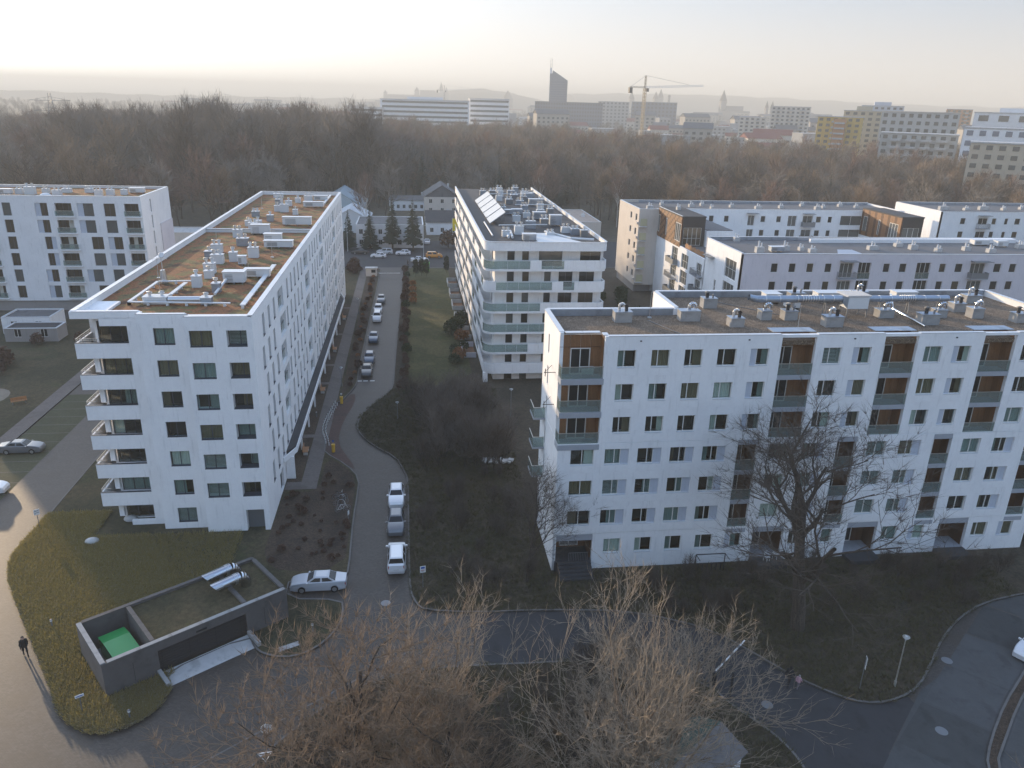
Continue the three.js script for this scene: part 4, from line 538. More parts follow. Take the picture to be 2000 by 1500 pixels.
  duct(C, [[12.4, 21.3, -118], [12.4, 21.3, -132]], .12, M.whiteMetal); duct(C, [[15.2, 21.4, -116], [15.6, 21.4, -122]], .2, M.whiteMetal); duct(C, [[14.6, 21.4, -116], [15, 21.4, -122]], .2, M.whiteMetal); duct(C, [[21, 21.5, -121], [24, 21.5, -114.6], [27.2, 21.5, -113.6]], .2, M.whiteMetal); for (const [x, z] of [[14, -124], [20, -150], [16, -168]]) duct(C, [[x, 22, z], [x + 8, 22, z - 1]], .1, M.whiteMetal, 'duct', 6);
}
// ---------- eastern courtyard blocks ----------
function roofVents(p, list, y) { for (const [x, z, w, h] of list) { const g = group(p, 'chimney'); g.position.set(x, y, z); mesh(g, 'plinth', unitBox(w * .8, h * .5, 1.0), M.lightConcrete); mesh(g, 'cowl', once('vc' + h.toFixed(1), () => new MB().cyl(-.2, 0, 0, .16, h * .5, 8).cyl(.25, 0, .1, .12, h * .35, 8).geo()), M.whiteMetal).position.y = h * .5; } }
function smallWindows(b, F, list, mat = M.glassDark) { list.forEach((h, k) => win(b, F, ...h, { d: .14, pane: k % 4 === 2 ? M.glassBrown : mat, mull: h[1] - h[0] > 1.6 ? [.5] : [], sill: { out: .04 } })); }
function ironBalcony(b, F, s0, s1, y, solid) { const g = put(group(b, 'balcony'), F, (s0 + s1) / 2, y, 0), w = s1 - s0; mesh(g, 'floor_slab', unitBox(w, .16, 1.1), M.grey).position.set(0, -.16, .55); if (solid) { mesh(g, 'front_panel', unitBox(w, 1.0, .05), M.greyMetal).position.set(0, 0, 1.08); for (const q of [-1, 1]) mesh(g, 'side_panel', unitBox(.05, 1, 1.0), M.greyMetal).position.set(q * (w / 2 - .03), 0, .54); } else { const m = new MB(); for (let k = 0; k <= w / .13; k++) m.cbox(-w / 2 + k * .13, 0, 1.08, .025, 1, .025); for (let k = 0; k < 8; k++) for (const q of [-1, 1]) m.cbox(q * (w / 2 - .02), 0, k * .135, .025, 1, .025); m.box(-w / 2, w / 2, 1, 1.05, 1.05, 1.1).box(-w / 2, -w / 2 + .05, 1, 1.05, 0, 1.05).box(w / 2 - .05, w / 2, 1, 1.05, 0, 1.05); m.build(g, 'railing', M.greyMetal); } return g; }
{ // front block with penthouse wing, blue shade tinted into its pinkish walls
  const E = thing('apartment_building', 'pinkish block, blue shade painted into its walls, with flat roof directly behind the gravel-roofed white block', 'building');
  const F = { x: 0, z: -123, th: 0 }, hs = [], ws = [], big = [];
  for (let k = 0; k < 4; k++) { const y1 = 16.1 - 3.12 * k, y0 = y1 - 1.55; for (const [a, b] of [[60.4, 61.6], [63.6, 64.8], [66.8, 68], [70.1, 71.3], [80.8, 82], [83.8, 85.1], [91.3, 92.5], [94.3, 95.7], [101.7, 103.1], [104.7, 106], [110.4, 111.7]]) ws.push([a, b, y0, y1]); for (const [a, b, t] of [[72.8, 75.2, 1], [97.2, 99.9, 2]]) big.push([a, b, y0 - .9, y1 + .05, t]); for (const [a, b] of [[76.2, 78.5], [87, 89.6]]) big.push([a, b, y0 - 1.15, y1 + .15, 0]); }
  wall(E, F, 55, 118, 0, 17.6, [...ws, ...big], M.lavender, .3); smallWindows(E, F, ws);
  for (const [a, b, c, d, t] of big) { win(E, F, a, b, c, d, { d: t ? .16 : .27, mull: [.33, .66], pane: t ? M.glassGrey : M.glassDark }); if (t) ironBalcony(E, F, a - .3, b + .3, c, t === 2); else glassRail(E, F, a, b, c, 1.1, -.06); }
  for (const [a, b] of [[72.7, 75.6], [97, 100.4]]) put(mesh(E, 'canopy', unitBox(b - a, .08, 1.5), M.greyMetal), F, (a + b) / 2, 16.55, .74);
  const W = { x: 55, z: -169.3, th: -PI / 2 }; // west face, local s runs towards the camera
  const wl = [[39.6, 44.5, 12.6, 15.9], [39.6, 44.3, 8.6, 11.8], [39.6, 44.3, 5, 8.2]], wt = [[17.2, 21.2, 9.6, 12.5], [17.2, 21.2, 6.4, 9.1], [17.2, 21.2, 3.2, 5.9], [26, 28.8, 9.4, 12.3], [26, 28.8, 6.2, 9.1], [26, 28.8, 3, 5.9], [35.4, 36.3, 8.4, 11], [35.4, 36.3, 4.8, 7.4], [11, 14.6, 9.9, 12.9], [11, 14.6, 6.8, 9.6], [11, 14.6, 3.6, 6.5]];
  wall(E, W, 30, 46.3, 0, 17.6, wl.concat(wt.filter((q) => q[0] > 30)), M.whiteE, .3); wall(E, W, 0, 30, 0, 13.6, wt.filter((q) => q[0] < 30), M.whiteE, .3); for (const q of [...wl, ...wt]) win(E, W, ...q, { d: .2, mull: q[1] - q[0] > 2 ? [.3, .66] : [], rails: [.5], pane: M.glassGrey });
  for (const [a, b, y] of [[10.2, 15.2, 9.7], [10.2, 15.2, 6.6], [10.2, 15.2, 3.4], [25.4, 29.6, 10.1], [25.4, 29.6, 6.9], [25.4, 29.6, 3.7]]) ironBalcony(E, W, a, b, y, y % 2 > .8);
  put(mesh(E, 'canopy', unitBox(3.2, .1, 1.2), M.greyMetal), W, 33, 14.8, .6);
  wall(E, { x: 118, z: -139.4, th: PI }, 0, 63, 0, 17.6, [], M.whiteE, .3); wall(E, { x: 118, z: -123, th: PI / 2 }, .3, 16.1, 0, 17.6, [], M.whiteE, .3);
  mesh(E, 'roof_covering', slabGeo([[55.3, -123.3], [117.7, -123.3], [117.7, -139.1], [55.3, -139.1]], 17, 17.3), M.bitumenLight);
  parapet(E, [[55.15, -123.15], [117.8, -123.15]], 17.3, 17.68, .3, M.lavender, M.coping, 3); parapet(E, [[55.15, -139.2], [117.8, -139.2]], 17.3, 17.9, .3, M.zinc, M.coping, 3); parapet(E, [[55.15, -139.2], [55.15, -123.15]], 17.3, 17.75, .3, M.whiteE, M.coping, 3);
  roofVents(E, [[59.5, -126.4, 1.7, 2], [65.2, -128.5, 1.6, 1.7], [68.2, -128.6, 1, 1.2], [69.3, -126.6, 1.6, 1.3], [82.3, -129.5, 2.3, 1.5], [89.4, -132.9, 1.7, 1.3], [90.5, -130.1, 1.7, 1.7], [93.8, -127.7, 1.2, 1.3], [100.4, -129.2, 1.5, 1.4], [103.8, -127.2, 1.7, 1.4], [60.2, -138, 1.3, 1.4], [113.2, -131.7, 1.7, 1.5]], 17.3); airUnit(E, 107.3, -134.9, 17.3, 3.1, 1.1, 1.4); airUnit(E, 110.4, -133.2, 17.3, 2.2, 1.2, 1.2); airUnit(E, 63, -127.3, 17.3, 2.4, 1, 1.2, M.zinc);
  mesh(E, 'roof_step', slabGeo([[74, -137], [117, -139], [117, -137.4], [74, -136.4]], 17.3, 18.0), M.whiteE); { const b = new MB(); b.quad([73, 17.32, -124.6], [78, 17.32, -124.2], [76, 18, -125.6], [73.4, 18, -125.8]); b.quad([76, 18, -125.6], [78, 17.32, -124.2], [78, 17.32, -126.4], [76.4, 17.9, -126.6]); b.build(E, 'roof_tarpaulin', std({ color: lin(.6, .6, .62), side: THREE.DoubleSide })); }
  // roof terrace and timber penthouse
  mesh(E, 'terrace_deck', slabGeo([[55.3, -139.5], [66, -139.5], [66, -169.2], [55.3, -169.2]], 13.2, 13.5), M.bitumenLight); wall(E, { x: 66, z: -139.4, th: PI / 2 }, .3, 29.7, 0, 13.6, [], M.whiteE, .3);
  const P = { x: 55, z: -169.4, th: -PI / 2 }, rows = 12, cols = 20;
  for (let j = 0; j < rows; j++) for (let i = 0; i < cols; i++) { const s0 = 15.6 * i / cols, s1 = 15.6 * (i + 1) / cols, y = 13.3 + 6.0 * j / rows; if ((s1 > .2 && s0 < 1.4 || s1 > 5.3 && s0 < 6.6 || s1 > 11.9 && s0 < 15.4) && y > 14.2 && y < 17.9) continue; put(mesh(E, 'cladding_tile', unitBox(s1 - s0 - .03, .48, .05), (i * 7 + j * 5) % 3 ? M.wood : M.woodDark), P, (s0 + s1) / 2, y, .03 + ((i + j) % 2) * .02); }
  wall(E, P, 0, 15.6, 13.5, 19.35, [[.25, 1.35, 14.3, 18], [5.6, 6.3, 14.4, 17.9], [12, 15.3, 14.3, 18]], M.woodDark, .25); for (const q of [[.25, 1.35, 14.3, 18], [5.6, 6.3, 14.4, 17.9], [12, 15.3, 14.3, 18]]) win(E, P, ...q, { d: .02, fw: .1, mull: q[1] - q[0] > 2 ? [.33, .66] : [], pane: M.glassGrey });
  const PF = { x: 55, z: -153.8, th: 0 }; wall(E, PF, .25, 5, 13.5, 19.35, [[.5, 4.3, 13.7, 17.3]], M.darkMetal, .25); win(E, PF, .5, 4.3, 13.7, 17.3, { d: .1, mull: [.25, .5, .75], rails: [.4], pane: M.glassBrown });
  wall(E, { x: 60, z: -153.8, th: PI / 2 }, .25, 15.5, 13.5, 19.35, [], M.whiteE, .25); mesh(E, 'penthouse_roof', slabGeo([[54.95, -153.7], [60.1, -153.7], [60.1, -169.3], [54.95, -169.3]], 19.36, 19.6), M.bitumen); copingRun(E, 55.05, -153.9, 55.05, -169.2, 19.6, .2, M.coping, 2);
  for (let k = 0; k < 5; k++) { const m = new MB(); const z0 = -142 - k * 2.2; for (let q = 0; q < 11; q++) m.cbox(0, 0, q * .19 - 1, .03, .75 + .22 * Math.sin(q / 10 * PI), .16); m.build(E, 'fence_panel', M.woodPale).position.set(55.5, 13.6, z0); }
  roofVents(E, [[57.5, -164, 1, 1.3]], 19.6);
  mesh(E, 'stair_wall', slabGeo([[60.2, -153], [66, -153], [66, -168.9], [60.2, -168.9]], 13.5, 16.8), M.whiteE); mesh(E, 'stair_roof', slabGeo([[60.3, -153.2], [65.8, -153.2], [65.8, -168.7], [60.3, -168.7]], 16.8, 16.95), M.bitumenLight);
}
{ // rear block with tower end
  const E = thing('apartment_building', 'long blue-white rear block with beige tower end behind the block with shade-tinted walls', 'building');
  const F = { x: 0, z: -171, th: 0 }, ws = [], big = []; for (let k = 0; k < 5; k++) { const y1 = 17.5 - 3.15 * k; for (const [a, b] of [[79.8, 80.9], [83.6, 84.7], [93.3, 94.5], [96.2, 97.2], [71, 72.1], [67.4, 68.5]]) ws.push([a, b, y1 - 1.4, y1]); big.push([76.7, 78.3, y1 - 2.2, y1 + .1], [86.4, 88.5, y1 - 2.3, y1 + .1], [90, 92.4, y1 - 2.2, y1 + .1], [99.3, 104.6, y1 - 2, y1 + .2]); }
  wall(E, F, 55, 115, 0, 18.9, [...ws, ...big], M.whiteE, .3); smallWindows(E, F, ws); for (const q of big) win(E, F, ...q, { d: .26, mull: [.5], pane: M.glassGrey }); for (let k = 0; k < 5; k++) ironBalcony(E, F, 89.7, 92.7, 15.3 - 3.15 * k, true);
  for (const x of [77.5, 91.2]) put(mesh(E, 'canopy', unitBox(2.6, .08, 1.3), M.greyMetal), F, x, 18.1, .64);
  wall(E, { x: 115, z: -186.5, th: PI }, 0, 60, 0, 18.9, [], M.whiteE, .3); wall(E, { x: 115, z: -171, th: PI / 2 }, .3, 15.3, 0, 18.9, [], M.whiteE, .3);
  const W = { x: 50.5, z: -186.4, th: -PI / 2 }, hw = []; for (let k = 0; k < 5; k++) hw.push([10, 11.4, 16.2 - 3.15 * k, 17.6 - 3.15 * k], [14.2, 15.6, 16.2 - 3.15 * k, 17.7 - 3.15 * k]);
  wall(E, W, 0, 17.1, 1.9, 19, hw, M.beige, .3); for (const q of hw) win(E, W, ...q, { d: .16 }); for (let k = 0; k < 5; k++) { put(mesh(E, 'window_box', unitBox(1.4, .5, .35), M.beige), W, 16.2, 15.6 - 3.15 * k, .18); mesh(E, 'balcony_screen', unitBox(1.5, 1.6, .06), std({ color: lin(.5, .47, .3), roughness: .4 })).position.set(51.6, 15.3 - 3.15 * k, -169.1); mesh(E, 'balcony_slab', unitBox(1.7, .15, .9), M.lightConcrete).position.set(51.4, 15.1 - 3.15 * k, -168.8); }
  wall(E, { x: 50.5, z: -169.3, th: 0 }, .3, 4.6, 1.9, 19, [], M.beige, .3); mesh(E, 'tower_base', unitBox(4, 1.95, 15), M.greyBase).position.set(52.8, 0, -178.2); mesh(E, 'wall', unitBox(4.4, 17.2, .3), M.beige).position.set(52.9, 1.8, -186.3);
  mesh(E, 'roof_covering', slabGeo([[50.8, -169.6], [55, -169.6], [55, -171.3], [114.7, -171.3], [114.7, -186.2], [50.8, -186.2]], 18.2, 18.5), M.bitumenLight);
  parapet(E, [[50.65, -186.3], [114.8, -186.3]], 18.5, 19, .3, M.zinc, M.coping, 3); parapet(E, [[50.65, -186.3], [50.65, -169.45]], 18.5, 19, .3, M.beige, M.coping, 3); copingRun(E, 55, -171.15, 114.8, -171.15, 18.9, .36, M.coping, 3); copingRun(E, 50.8, -169.45, 55, -169.45, 19, .36, M.coping, 3);
  roofVents(E, [[54.1, -173.6, 1.8, 1.5], [59.1, -180.5, 1.1, 1.2], [65.6, -178.3, 1.6, 1.3], [69, -180.5, 1.1, 1.2], [69.3, -174.9, .8, 1.1], [75.4, -178, 1.3, 1.2], [81, -175.8, 1.9, 1.3], [87.4, -177.4, 1.3, 1.3], [94.7, -181.5, 1.2, 1.2], [95.8, -175.8, 1.7, 1.4], [98.6, -178.4, .9, 1.1], [104.7, -181.6, 1.4, 1.3], [107.5, -179.1, 1.1, 1.2]], 18.5);
}
{ // second rear block
  const E = thing('apartment_building', 'blue-white rear block with flat roof beyond the second timber penthouse', 'building'), F = { x: 0, z: -170.8, th: 0 }, ws = [];
  for (let k = 0; k < 5; k++) { const y1 = 17.5 - 3.15 * k; for (const [a, b] of [[129.6, 130.9], [134.2, 136.6], [137.8, 138.9], [141.1, 142], [143.8, 145.2], [149, 150.2]]) ws.push([a, b, y1 - 1.45, y1]); }
  wall(E, F, 124.4, 165, 0, 18.9, ws, M.whiteE, .3); smallWindows(E, F, ws); for (let k = 0; k < 5; k++) ironBalcony(E, F, 133.9, 136.9, 15.2 - 3.15 * k, false); put(mesh(E, 'canopy', unitBox(3, .08, 1.3), M.greyMetal), F, 135.4, 18.1, .64);
  wall(E, { x: 124.4, z: -189.3, th: -PI / 2 }, 0, 18.5, 0, 18.9, [], M.whiteE, .3); wall(E, { x: 165, z: -189.3, th: PI }, 0, 40.3, 0, 18.9, [], M.whiteE, .3); wall(E, { x: 165, z: -170.8, th: PI / 2 }, .3, 18.2, 0, 18.9, [], M.whiteE, .3);
  mesh(E, 'roof_covering', slabGeo([[124.7, -171.1], [164.7, -171.1], [164.7, -189], [124.7, -189]], 18.2, 18.5), M.bitumenLight); parapet(E, [[124.55, -189.1], [164.8, -189.1]], 18.5, 19, .3, M.zinc, M.coping, 3); parapet(E, [[124.55, -189.1], [124.55, -171]], 18.5, 19, .3, M.whiteE, M.coping, 3); copingRun(E, 124.7, -170.95, 164.8, -170.95, 18.9, .36, M.coping, 3);
  roofVents(E, [[129.6, -177.7, 3, 1.8], [135.5, -177.4, 1.8, 1.2], [140.9, -178.6, 3, 1.8], [146.1, -178.2, 1.2, 1.2], [152.7, -180.3, 1.4, 1.2]], 18.5);
  const G = thing('penthouse_wing', 'brown timber-clad penthouse on a white wing between the two rear blocks', 'building');
  wall(G, { x: 104.5, z: -171, th: -PI / 2 }, 0, 15.4, 0, 13.6, [], M.whiteE, .3); wall(G, { x: 104.5, z: -155.6, th: 0 }, .3, 5, 0, 13.6, [], M.whiteE, .3); const P = { x: 104.5, z: -171, th: -PI / 2 };
  for (let j = 0; j < 12; j++) for (let i = 0; i < 18; i++) { const s0 = 15.4 * i / 18, y = 13.6 + j * .48; if (((i === 1 || i === 2) || i === 8 || i >= 13 && i < 17) && y > 14.3 && y < 17.8) continue; put(mesh(G, 'cladding_tile', unitBox(.82, .46, .05), (i * 5 + j * 3) % 3 ? M.wood : M.woodDark), P, s0 + .43, y, .03 + ((i + j) % 2) * .02); }
  wall(G, P, 0, 15.4, 13.65, 19.4, [[.9, 2.5, 14.4, 17.9], [6.9, 7.6, 14.4, 17.9], [11.2, 14.4, 14.4, 17.9]], M.woodDark, .25); for (const q of [[.9, 2.5, 14.4, 17.9], [6.9, 7.6, 14.4, 17.9], [11.2, 14.4, 14.4, 17.9]]) win(G, P, ...q, { d: .02, fw: .1, mull: q[1] - q[0] > 2 ? [.33, .66] : [], pane: M.glassGrey });
  const PF = { x: 104.5, z: -155.6, th: 0 }; wall(G, PF, .25, 5, 13.65, 19.4, [[.5, 4.3, 13.8, 17.3]], M.darkMetal, .25); win(G, PF, .5, 4.3, 13.8, 17.3, { d: .1, mull: [.33, .66], pane: M.glassGrey }); mesh(G, 'roof_covering', slabGeo([[104.45, -155.5], [109.6, -155.5], [109.6, -170.9], [104.45, -170.9]], 19.42, 19.65), M.bitumen); wall(G, { x: 109.5, z: -155.6, th: PI / 2 }, .25, 15.2, 0, 19.4, [], M.whiteE, .25);
}
// ---------- low buildings along the street ----------
function house(name, label, x0, x1, z0, z1, h, o = {}) { // walls with window openings, pitched or flat roof
  const b = thing(name, label, o.cat ?? 'building', o.group), F = { x: x0, z: z1, th: 0 }, w = x1 - x0, hs = [], n = o.n ?? Math.floor(w / 3), fl = Math.max(1, Math.floor(h / 3));
  for (let f = 0; f < fl; f++) for (let k = 0; k < n; k++) { const s = w * (k + .5) / n; hs.push([s - .55, s + .55, f * 3 + .9, f * 3 + 2.3]); }
  wall(b, F, 0, w, 0, h, hs, o.mat ?? M.whiteB, .25); for (const q of hs) win(b, F, ...q, { d: .12, mull: [.5] });
  wall(b, { x: x0, z: z0, th: -PI / 2 }, 0, z1 - z0 - .25, 0, h, [], o.mat ?? M.whiteB, .25); wall(b, { x: x1, z: z1, th: PI / 2 }, .25, z1 - z0, 0, h, [], o.mat ?? M.whiteB, .25); wall(b, { x: x1 - .25, z: z0, th: PI }, 0, w - .5, 0, h, [], o.mat ?? M.whiteB, .25);
  if (o.pitch) { const m = new MB(), cx = (x0 + x1) / 2, cz = (z0 + z1) / 2, e = .4, y = h + o.pitch; if (o.along === 'z') { m.quad([x0 - e, h, z1 + e], [cx, y, z1 + e], [cx, y, z0 - e], [x0 - e, h, z0 - e]); m.quad([cx, y, z1 + e], [x1 + e, h, z1 + e], [x1 + e, h, z0 - e], [cx, y, z0 - e]); m.quad([x0, h, z1], [x1, h, z1], [cx, y, z1], [cx, y, z1]); m.quad([x1, h, z0], [x0, h, z0], [cx, y, z0], [cx, y, z0]); } else { m.quad([x0 - e, h, z1 + e], [x1 + e, h, z1 + e], [x1 + e, y, cz], [x0 - e, y, cz]); m.quad([x1 + e, h, z0 - e], [x0 - e, h, z0 - e], [x0 - e, y, cz], [x1 + e, y, cz]); m.quad([x0, h, z0], [x0, h, z1], [x0, y, cz], [x0, y, cz]); m.quad([x1, h, z1], [x1, h, z0], [x1, y, cz], [x1, y, cz]); } m.build(b, 'roof', o.roof ?? M.bitumenLight); mesh(b, 'chimney', unitBox(.7, 1.8, .7), M.lightConcrete).position.set(cx + w * .2, h + o.pitch * .5, cz - .5); }
  else { mesh(b, 'roof', slabGeo([[x0 + .26, z1 - .26], [x1 - .26, z1 - .26], [x1 - .26, z0 + .26], [x0 + .26, z0 + .26]], h - .5, h - .15), o.roof ?? M.bitumenLight); copingRun(b, x0, z1 - .12, x1, z1 - .12, h, .36, M.coping, 4); copingRun(b, x0 + .12, z1 - .4, x0 + .12, z0 + .1, h, .36, M.coping, 4); copingRun(b, x0, z0 + .12, x1, z0 + .12, h, .36, M.coping, 4); copingRun(b, x1 - .12, z1 - .4, x1 - .12, z0 + .3, h, .36, M.coping, 4); for (let k = 0; k < (o.vents ?? 0); k++) ventStack(b, x0 + w * (k + .7) / (o.vents + .4), (z0 + z1) / 2 + (k % 3 - 1) * 2, h - .15, 1.1, 1.4, M.whiteMetal); }
  return b;
}
house('office_building', 'two-storey white house behind the four spruces across the street', -15.5, 3.6, -243, -226, 6.6, { n: 7 });
house('garage_hall', 'low hall with dark pitched roof across the street', 5, 15, -262, -249, 4, { pitch: 3, n: 3, roof: M.bitumen });
house('garden_house', 'old cream house with climbing stems on its gable near the wood', 5, 17, -290, -274, 9, { pitch: 4, n: 3, along: 'z', mat: M.beige, roof: M.bitumenLight });
house('shop_building', 'low flat shop with red panel beside the beige tower block', 34, 49, -238, -206, 5.2, { n: 2, vents: 3, mat: M.greyBase, roof: M.lightConcrete });
house('shop_building', 'flat-roofed hall with pale sunlit roof behind the solar panels', 31, 60, -272, -242, 5.5, { n: 6, vents: 6, mat: M.beige, roof: std({ color: lin(.42, .33, .27), map: TCONC }) });
house('greenhouse', 'pale blue glasshouse with pitched roof at the edge of the wood', -32, -16, -300, -276, 5, { pitch: 5, n: 4, along: 'z', mat: M.railGlass, roof: phys({ color: lin(.42, .52, .58), roughness: .25, side: THREE.DoubleSide }) });
house('greenhouse', 'smaller white tent hall in front of the glasshouse', -25, -13, -268, -252, 4.2, { pitch: 3.4, n: 3, along: 'z', mat: M.whiteMetal, roof: std({ color: lin(.6, .63, .66), side: THREE.DoubleSide }) });
house('greenhouse', 'long low glass shed among the trees beyond the tent hall', -8, 10, -318, -306, 4, { pitch: 1.2, n: 8, mat: M.whiteB });
house('depot', 'long low cream shed beyond the gap between the white blocks', -72, -22, -236, -226, 4, { n: 12, mat: M.beige, roof: M.lightConcrete });
house('shed', 'small cream hut with a dark window in front of the long shed', -42, -33, -214, -208, 3.2, { n: 2, mat: M.beige });
house('shed', 'white flat-roofed kiosk beside the brown plot west of the car park', -71, -63, -146, -140, 3, { n: 2, mat: M.whiteB, roof: M.bitumenLight });
house('shed', 'dark grey lean-to against the white kiosk', -68.4, -60, -139, -135, 2.4, { n: 2, mat: M.greyBase, roof: M.bitumen });
mesh(scene.children.find((o) => o.name === 'shop_building'), 'red_panel', unitBox(5, 3.6, .1), M.redDark).position.set(46, .2, -205.9);
// ---------- vegetation ----------
function bareTree(seed, o) { // limbs as one trunk mesh, fine branches and twigs as the crown
  const r = rng(seed), T = new MB(), Cw = new MB(), { h = 15, tr = .3, levels = 5, spread = .55, fork = 3, twigs = 8, tw = .02, tl = 1, droop = 0, up = .25, first = .3, lean = 0, sides = 7, crownW = 1, stems = 1, rf = .62, crook = .2, lr = .62 } = o;
  const rnd = (a) => (r() - .5) * 2 * a;
  const grow = (p, d, len, rad, lv) => {
    const n = lv === 0 ? 6 : lv < 3 ? 4 : 3; let q = p.slice(), dir = d.slice(), rr = rad; const tgt = lv < 3 ? T : Cw, sd = lv === 0 ? sides : lv === 1 ? 6 : lv === 2 ? 5 : 3, pts = [];
    for (let k = 0; k < n; k++) {
      const wob = lv === 0 ? .07 : crook; dir = [dir[0] + rnd(wob), dir[1] + rnd(wob) + (lv ? up * .16 - droop * .2 * lv : 0), dir[2] + rnd(wob)]; const L = Math.hypot(...dir); dir = dir.map((c) => c / L);
      const s = len / n, b = [q[0] + dir[0] * s, q[1] + dir[1] * s, q[2] + dir[2] * s], r2 = lv === levels - 1 && k === n - 1 ? rr * .3 : rr * (lv === 0 ? .9 : .84);
      tgt.cone(q, b, rr, r2, sd); pts.push([q, dir, rr]); q = b; rr = r2; }
    pts.push([q, dir, rr]);
    if (lv >= levels - 1) { for (let k = 0; k < twigs; k++) { const [c, e] = pts[1 + Math.floor(r() * n)], a = [e[0] + rnd(.9), e[1] + rnd(.7) + up * .4 - droop, e[2] + rnd(.9)], L = Math.hypot(...a) / (tl * (.5 + .9 * r())); Cw.cone(c, [c[0] + a[0] / L, c[1] + a[1] / L, c[2] + a[2] / L], tw, 0, 3); } return; }
    const kids = lv === 0 ? fork + 3 : fork;
    for (let k = 0; k < kids; k++) {
      const f = lv === 0 ? first + (1 - first) * (k + .6 * r()) / kids : .25 + .75 * (k + .5 * r()) / kids, i = Math.min(n - 1, Math.floor(f * n)), [c, e, cr] = pts[i], t = f * n - i, nx = pts[i + 1][0], base = [c[0] + (nx[0] - c[0]) * t, c[1] + (nx[1] - c[1]) * t, c[2] + (nx[2] - c[2]) * t];
      const az = k * 2.4 + r() * 1.2 + lv * 1.7, sp = spread * (.75 + .5 * r()) * (lv === 0 ? 1.15 - .45 * f : 1); let sx = Math.cos(az), sz = Math.sin(az), sy = .1; const dt = sx * e[0] + sy * e[1] + sz * e[2]; sx -= dt * e[0]; sy -= dt * e[1]; sz -= dt * e[2]; const sl = Math.hypot(sx, sy, sz) || 1;
      const nd = [e[0] * Math.cos(sp) + sx / sl * Math.sin(sp) * crownW, e[1] * Math.cos(sp) + sy / sl * Math.sin(sp), e[2] * Math.cos(sp) + sz / sl * Math.sin(sp) * crownW], L = Math.hypot(...nd);
      grow(base, nd.map((q2) => q2 / L), len * (lv === 0 ? .62 - .22 * f : lr) * (.8 + .4 * r()), Math.max(tw * 1.2, cr * (lv === 0 ? rf * .9 : rf)), lv + 1);
    }
    if (lv === 0) grow(q, dir, len * .45, rr * .9, 1);
  };
  for (let s = 0; s < stems; s++) grow(stems > 1 ? [rnd(.5), -.1, rnd(.5)] : [0, -.1, 0], stems > 1 ? [rnd(.35), 1, rnd(.35)] : [lean + rnd(.05), 1, rnd(.06)], h * .62, tr, 0);
  return { T: T.geo(), C: Cw.geo() };
}
const tall_ = (g, h) => { g.C.computeBoundingBox(); return h / g.C.boundingBox.max.y; };
function tree(name, label, group, x, y, z, g, bark, twig, turn = 0, s = 1) { const t = thing(name, label, 'tree', group, x, y, z, turn); t.scale.setScalar(s); mesh(t, 'trunk', g.T, bark); mesh(t, 'crown', g.C, twig); return t; }
// big trees near by
const bigTree = bareTree(12, { h: 16, tr: .5, levels: 6, fork: 3, spread: .7, twigs: 12, tw: .011, tl: 1.1, up: .3, first: .36, sides: 9, rf: .66, crook: .22, lr: .74 });
tree('bare_tree', 'large spreading bare tree standing in front of the wood-lined white block', null, 31.3, .1, -49.9, bigTree, M.bark, M.twig, .4, tall_(bigTree, 22.8)).scale.multiply(V(1.22, 1, 1.1));
const cornerTree = bareTree(31, { h: 10, tr: .2, levels: 6, fork: 3, spread: .6, twigs: 5, tw: .011, tl: .9, up: .35, first: .35, lr: .74 });
tree('bare_tree', 'bare tree against the end wall corner of the wood-lined white block', null, 9.8, .1, -58.4, cornerTree, M.bark, M.twig, 1.2, tall_(cornerTree, 13));
const brown = [bareTree(51, { h: 15, tr: .3, levels: 6, fork: 3, spread: .72, twigs: 20, tw: .010, tl: .55, up: .3, first: .42, crook: .3, lr: .72 }), bareTree(57, { h: 15, tr: .28, levels: 6, fork: 3, spread: .72, twigs: 20, tw: .010, tl: .55, up: .3, first: .42, crook: .3, lr: .72 }), bareTree(63, { h: 15, tr: .22, levels: 6, fork: 3, spread: .5, twigs: 4, tw: .010, tl: .6, up: .4, first: .45, crook: .3, lr: .7, crownW: .75 })];
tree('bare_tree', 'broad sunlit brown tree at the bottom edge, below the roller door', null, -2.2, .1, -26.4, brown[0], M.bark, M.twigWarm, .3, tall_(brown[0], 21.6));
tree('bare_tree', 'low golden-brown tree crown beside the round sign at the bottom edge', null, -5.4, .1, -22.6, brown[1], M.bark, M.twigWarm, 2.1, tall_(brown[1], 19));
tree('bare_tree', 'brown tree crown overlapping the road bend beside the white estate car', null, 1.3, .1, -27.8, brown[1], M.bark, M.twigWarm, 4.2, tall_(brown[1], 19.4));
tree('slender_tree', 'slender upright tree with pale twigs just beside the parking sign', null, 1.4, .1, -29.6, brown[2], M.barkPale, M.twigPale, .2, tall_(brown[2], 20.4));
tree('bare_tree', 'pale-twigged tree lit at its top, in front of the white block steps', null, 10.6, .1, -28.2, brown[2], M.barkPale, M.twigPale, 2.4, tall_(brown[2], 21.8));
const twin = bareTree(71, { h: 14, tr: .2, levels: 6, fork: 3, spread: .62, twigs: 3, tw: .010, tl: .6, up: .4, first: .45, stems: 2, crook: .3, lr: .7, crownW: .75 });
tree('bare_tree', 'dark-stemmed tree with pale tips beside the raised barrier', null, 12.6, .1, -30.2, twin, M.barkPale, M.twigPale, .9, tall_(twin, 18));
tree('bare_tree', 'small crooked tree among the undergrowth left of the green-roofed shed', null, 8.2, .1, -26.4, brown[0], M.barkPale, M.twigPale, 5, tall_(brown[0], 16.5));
const edgeTree = bareTree(77, { h: 11, tr: .12, levels: 5, fork: 3, spread: .5, twigs: 6, tw: .012, tl: 1, up: .3 });
tree('bare_tree', 'thin bare branches reaching in at the right frame edge above the car park', null, 33.4, .1, -26.6, edgeTree, M.bark, M.twigPale, 1, tall_(edgeTree, 11.5));
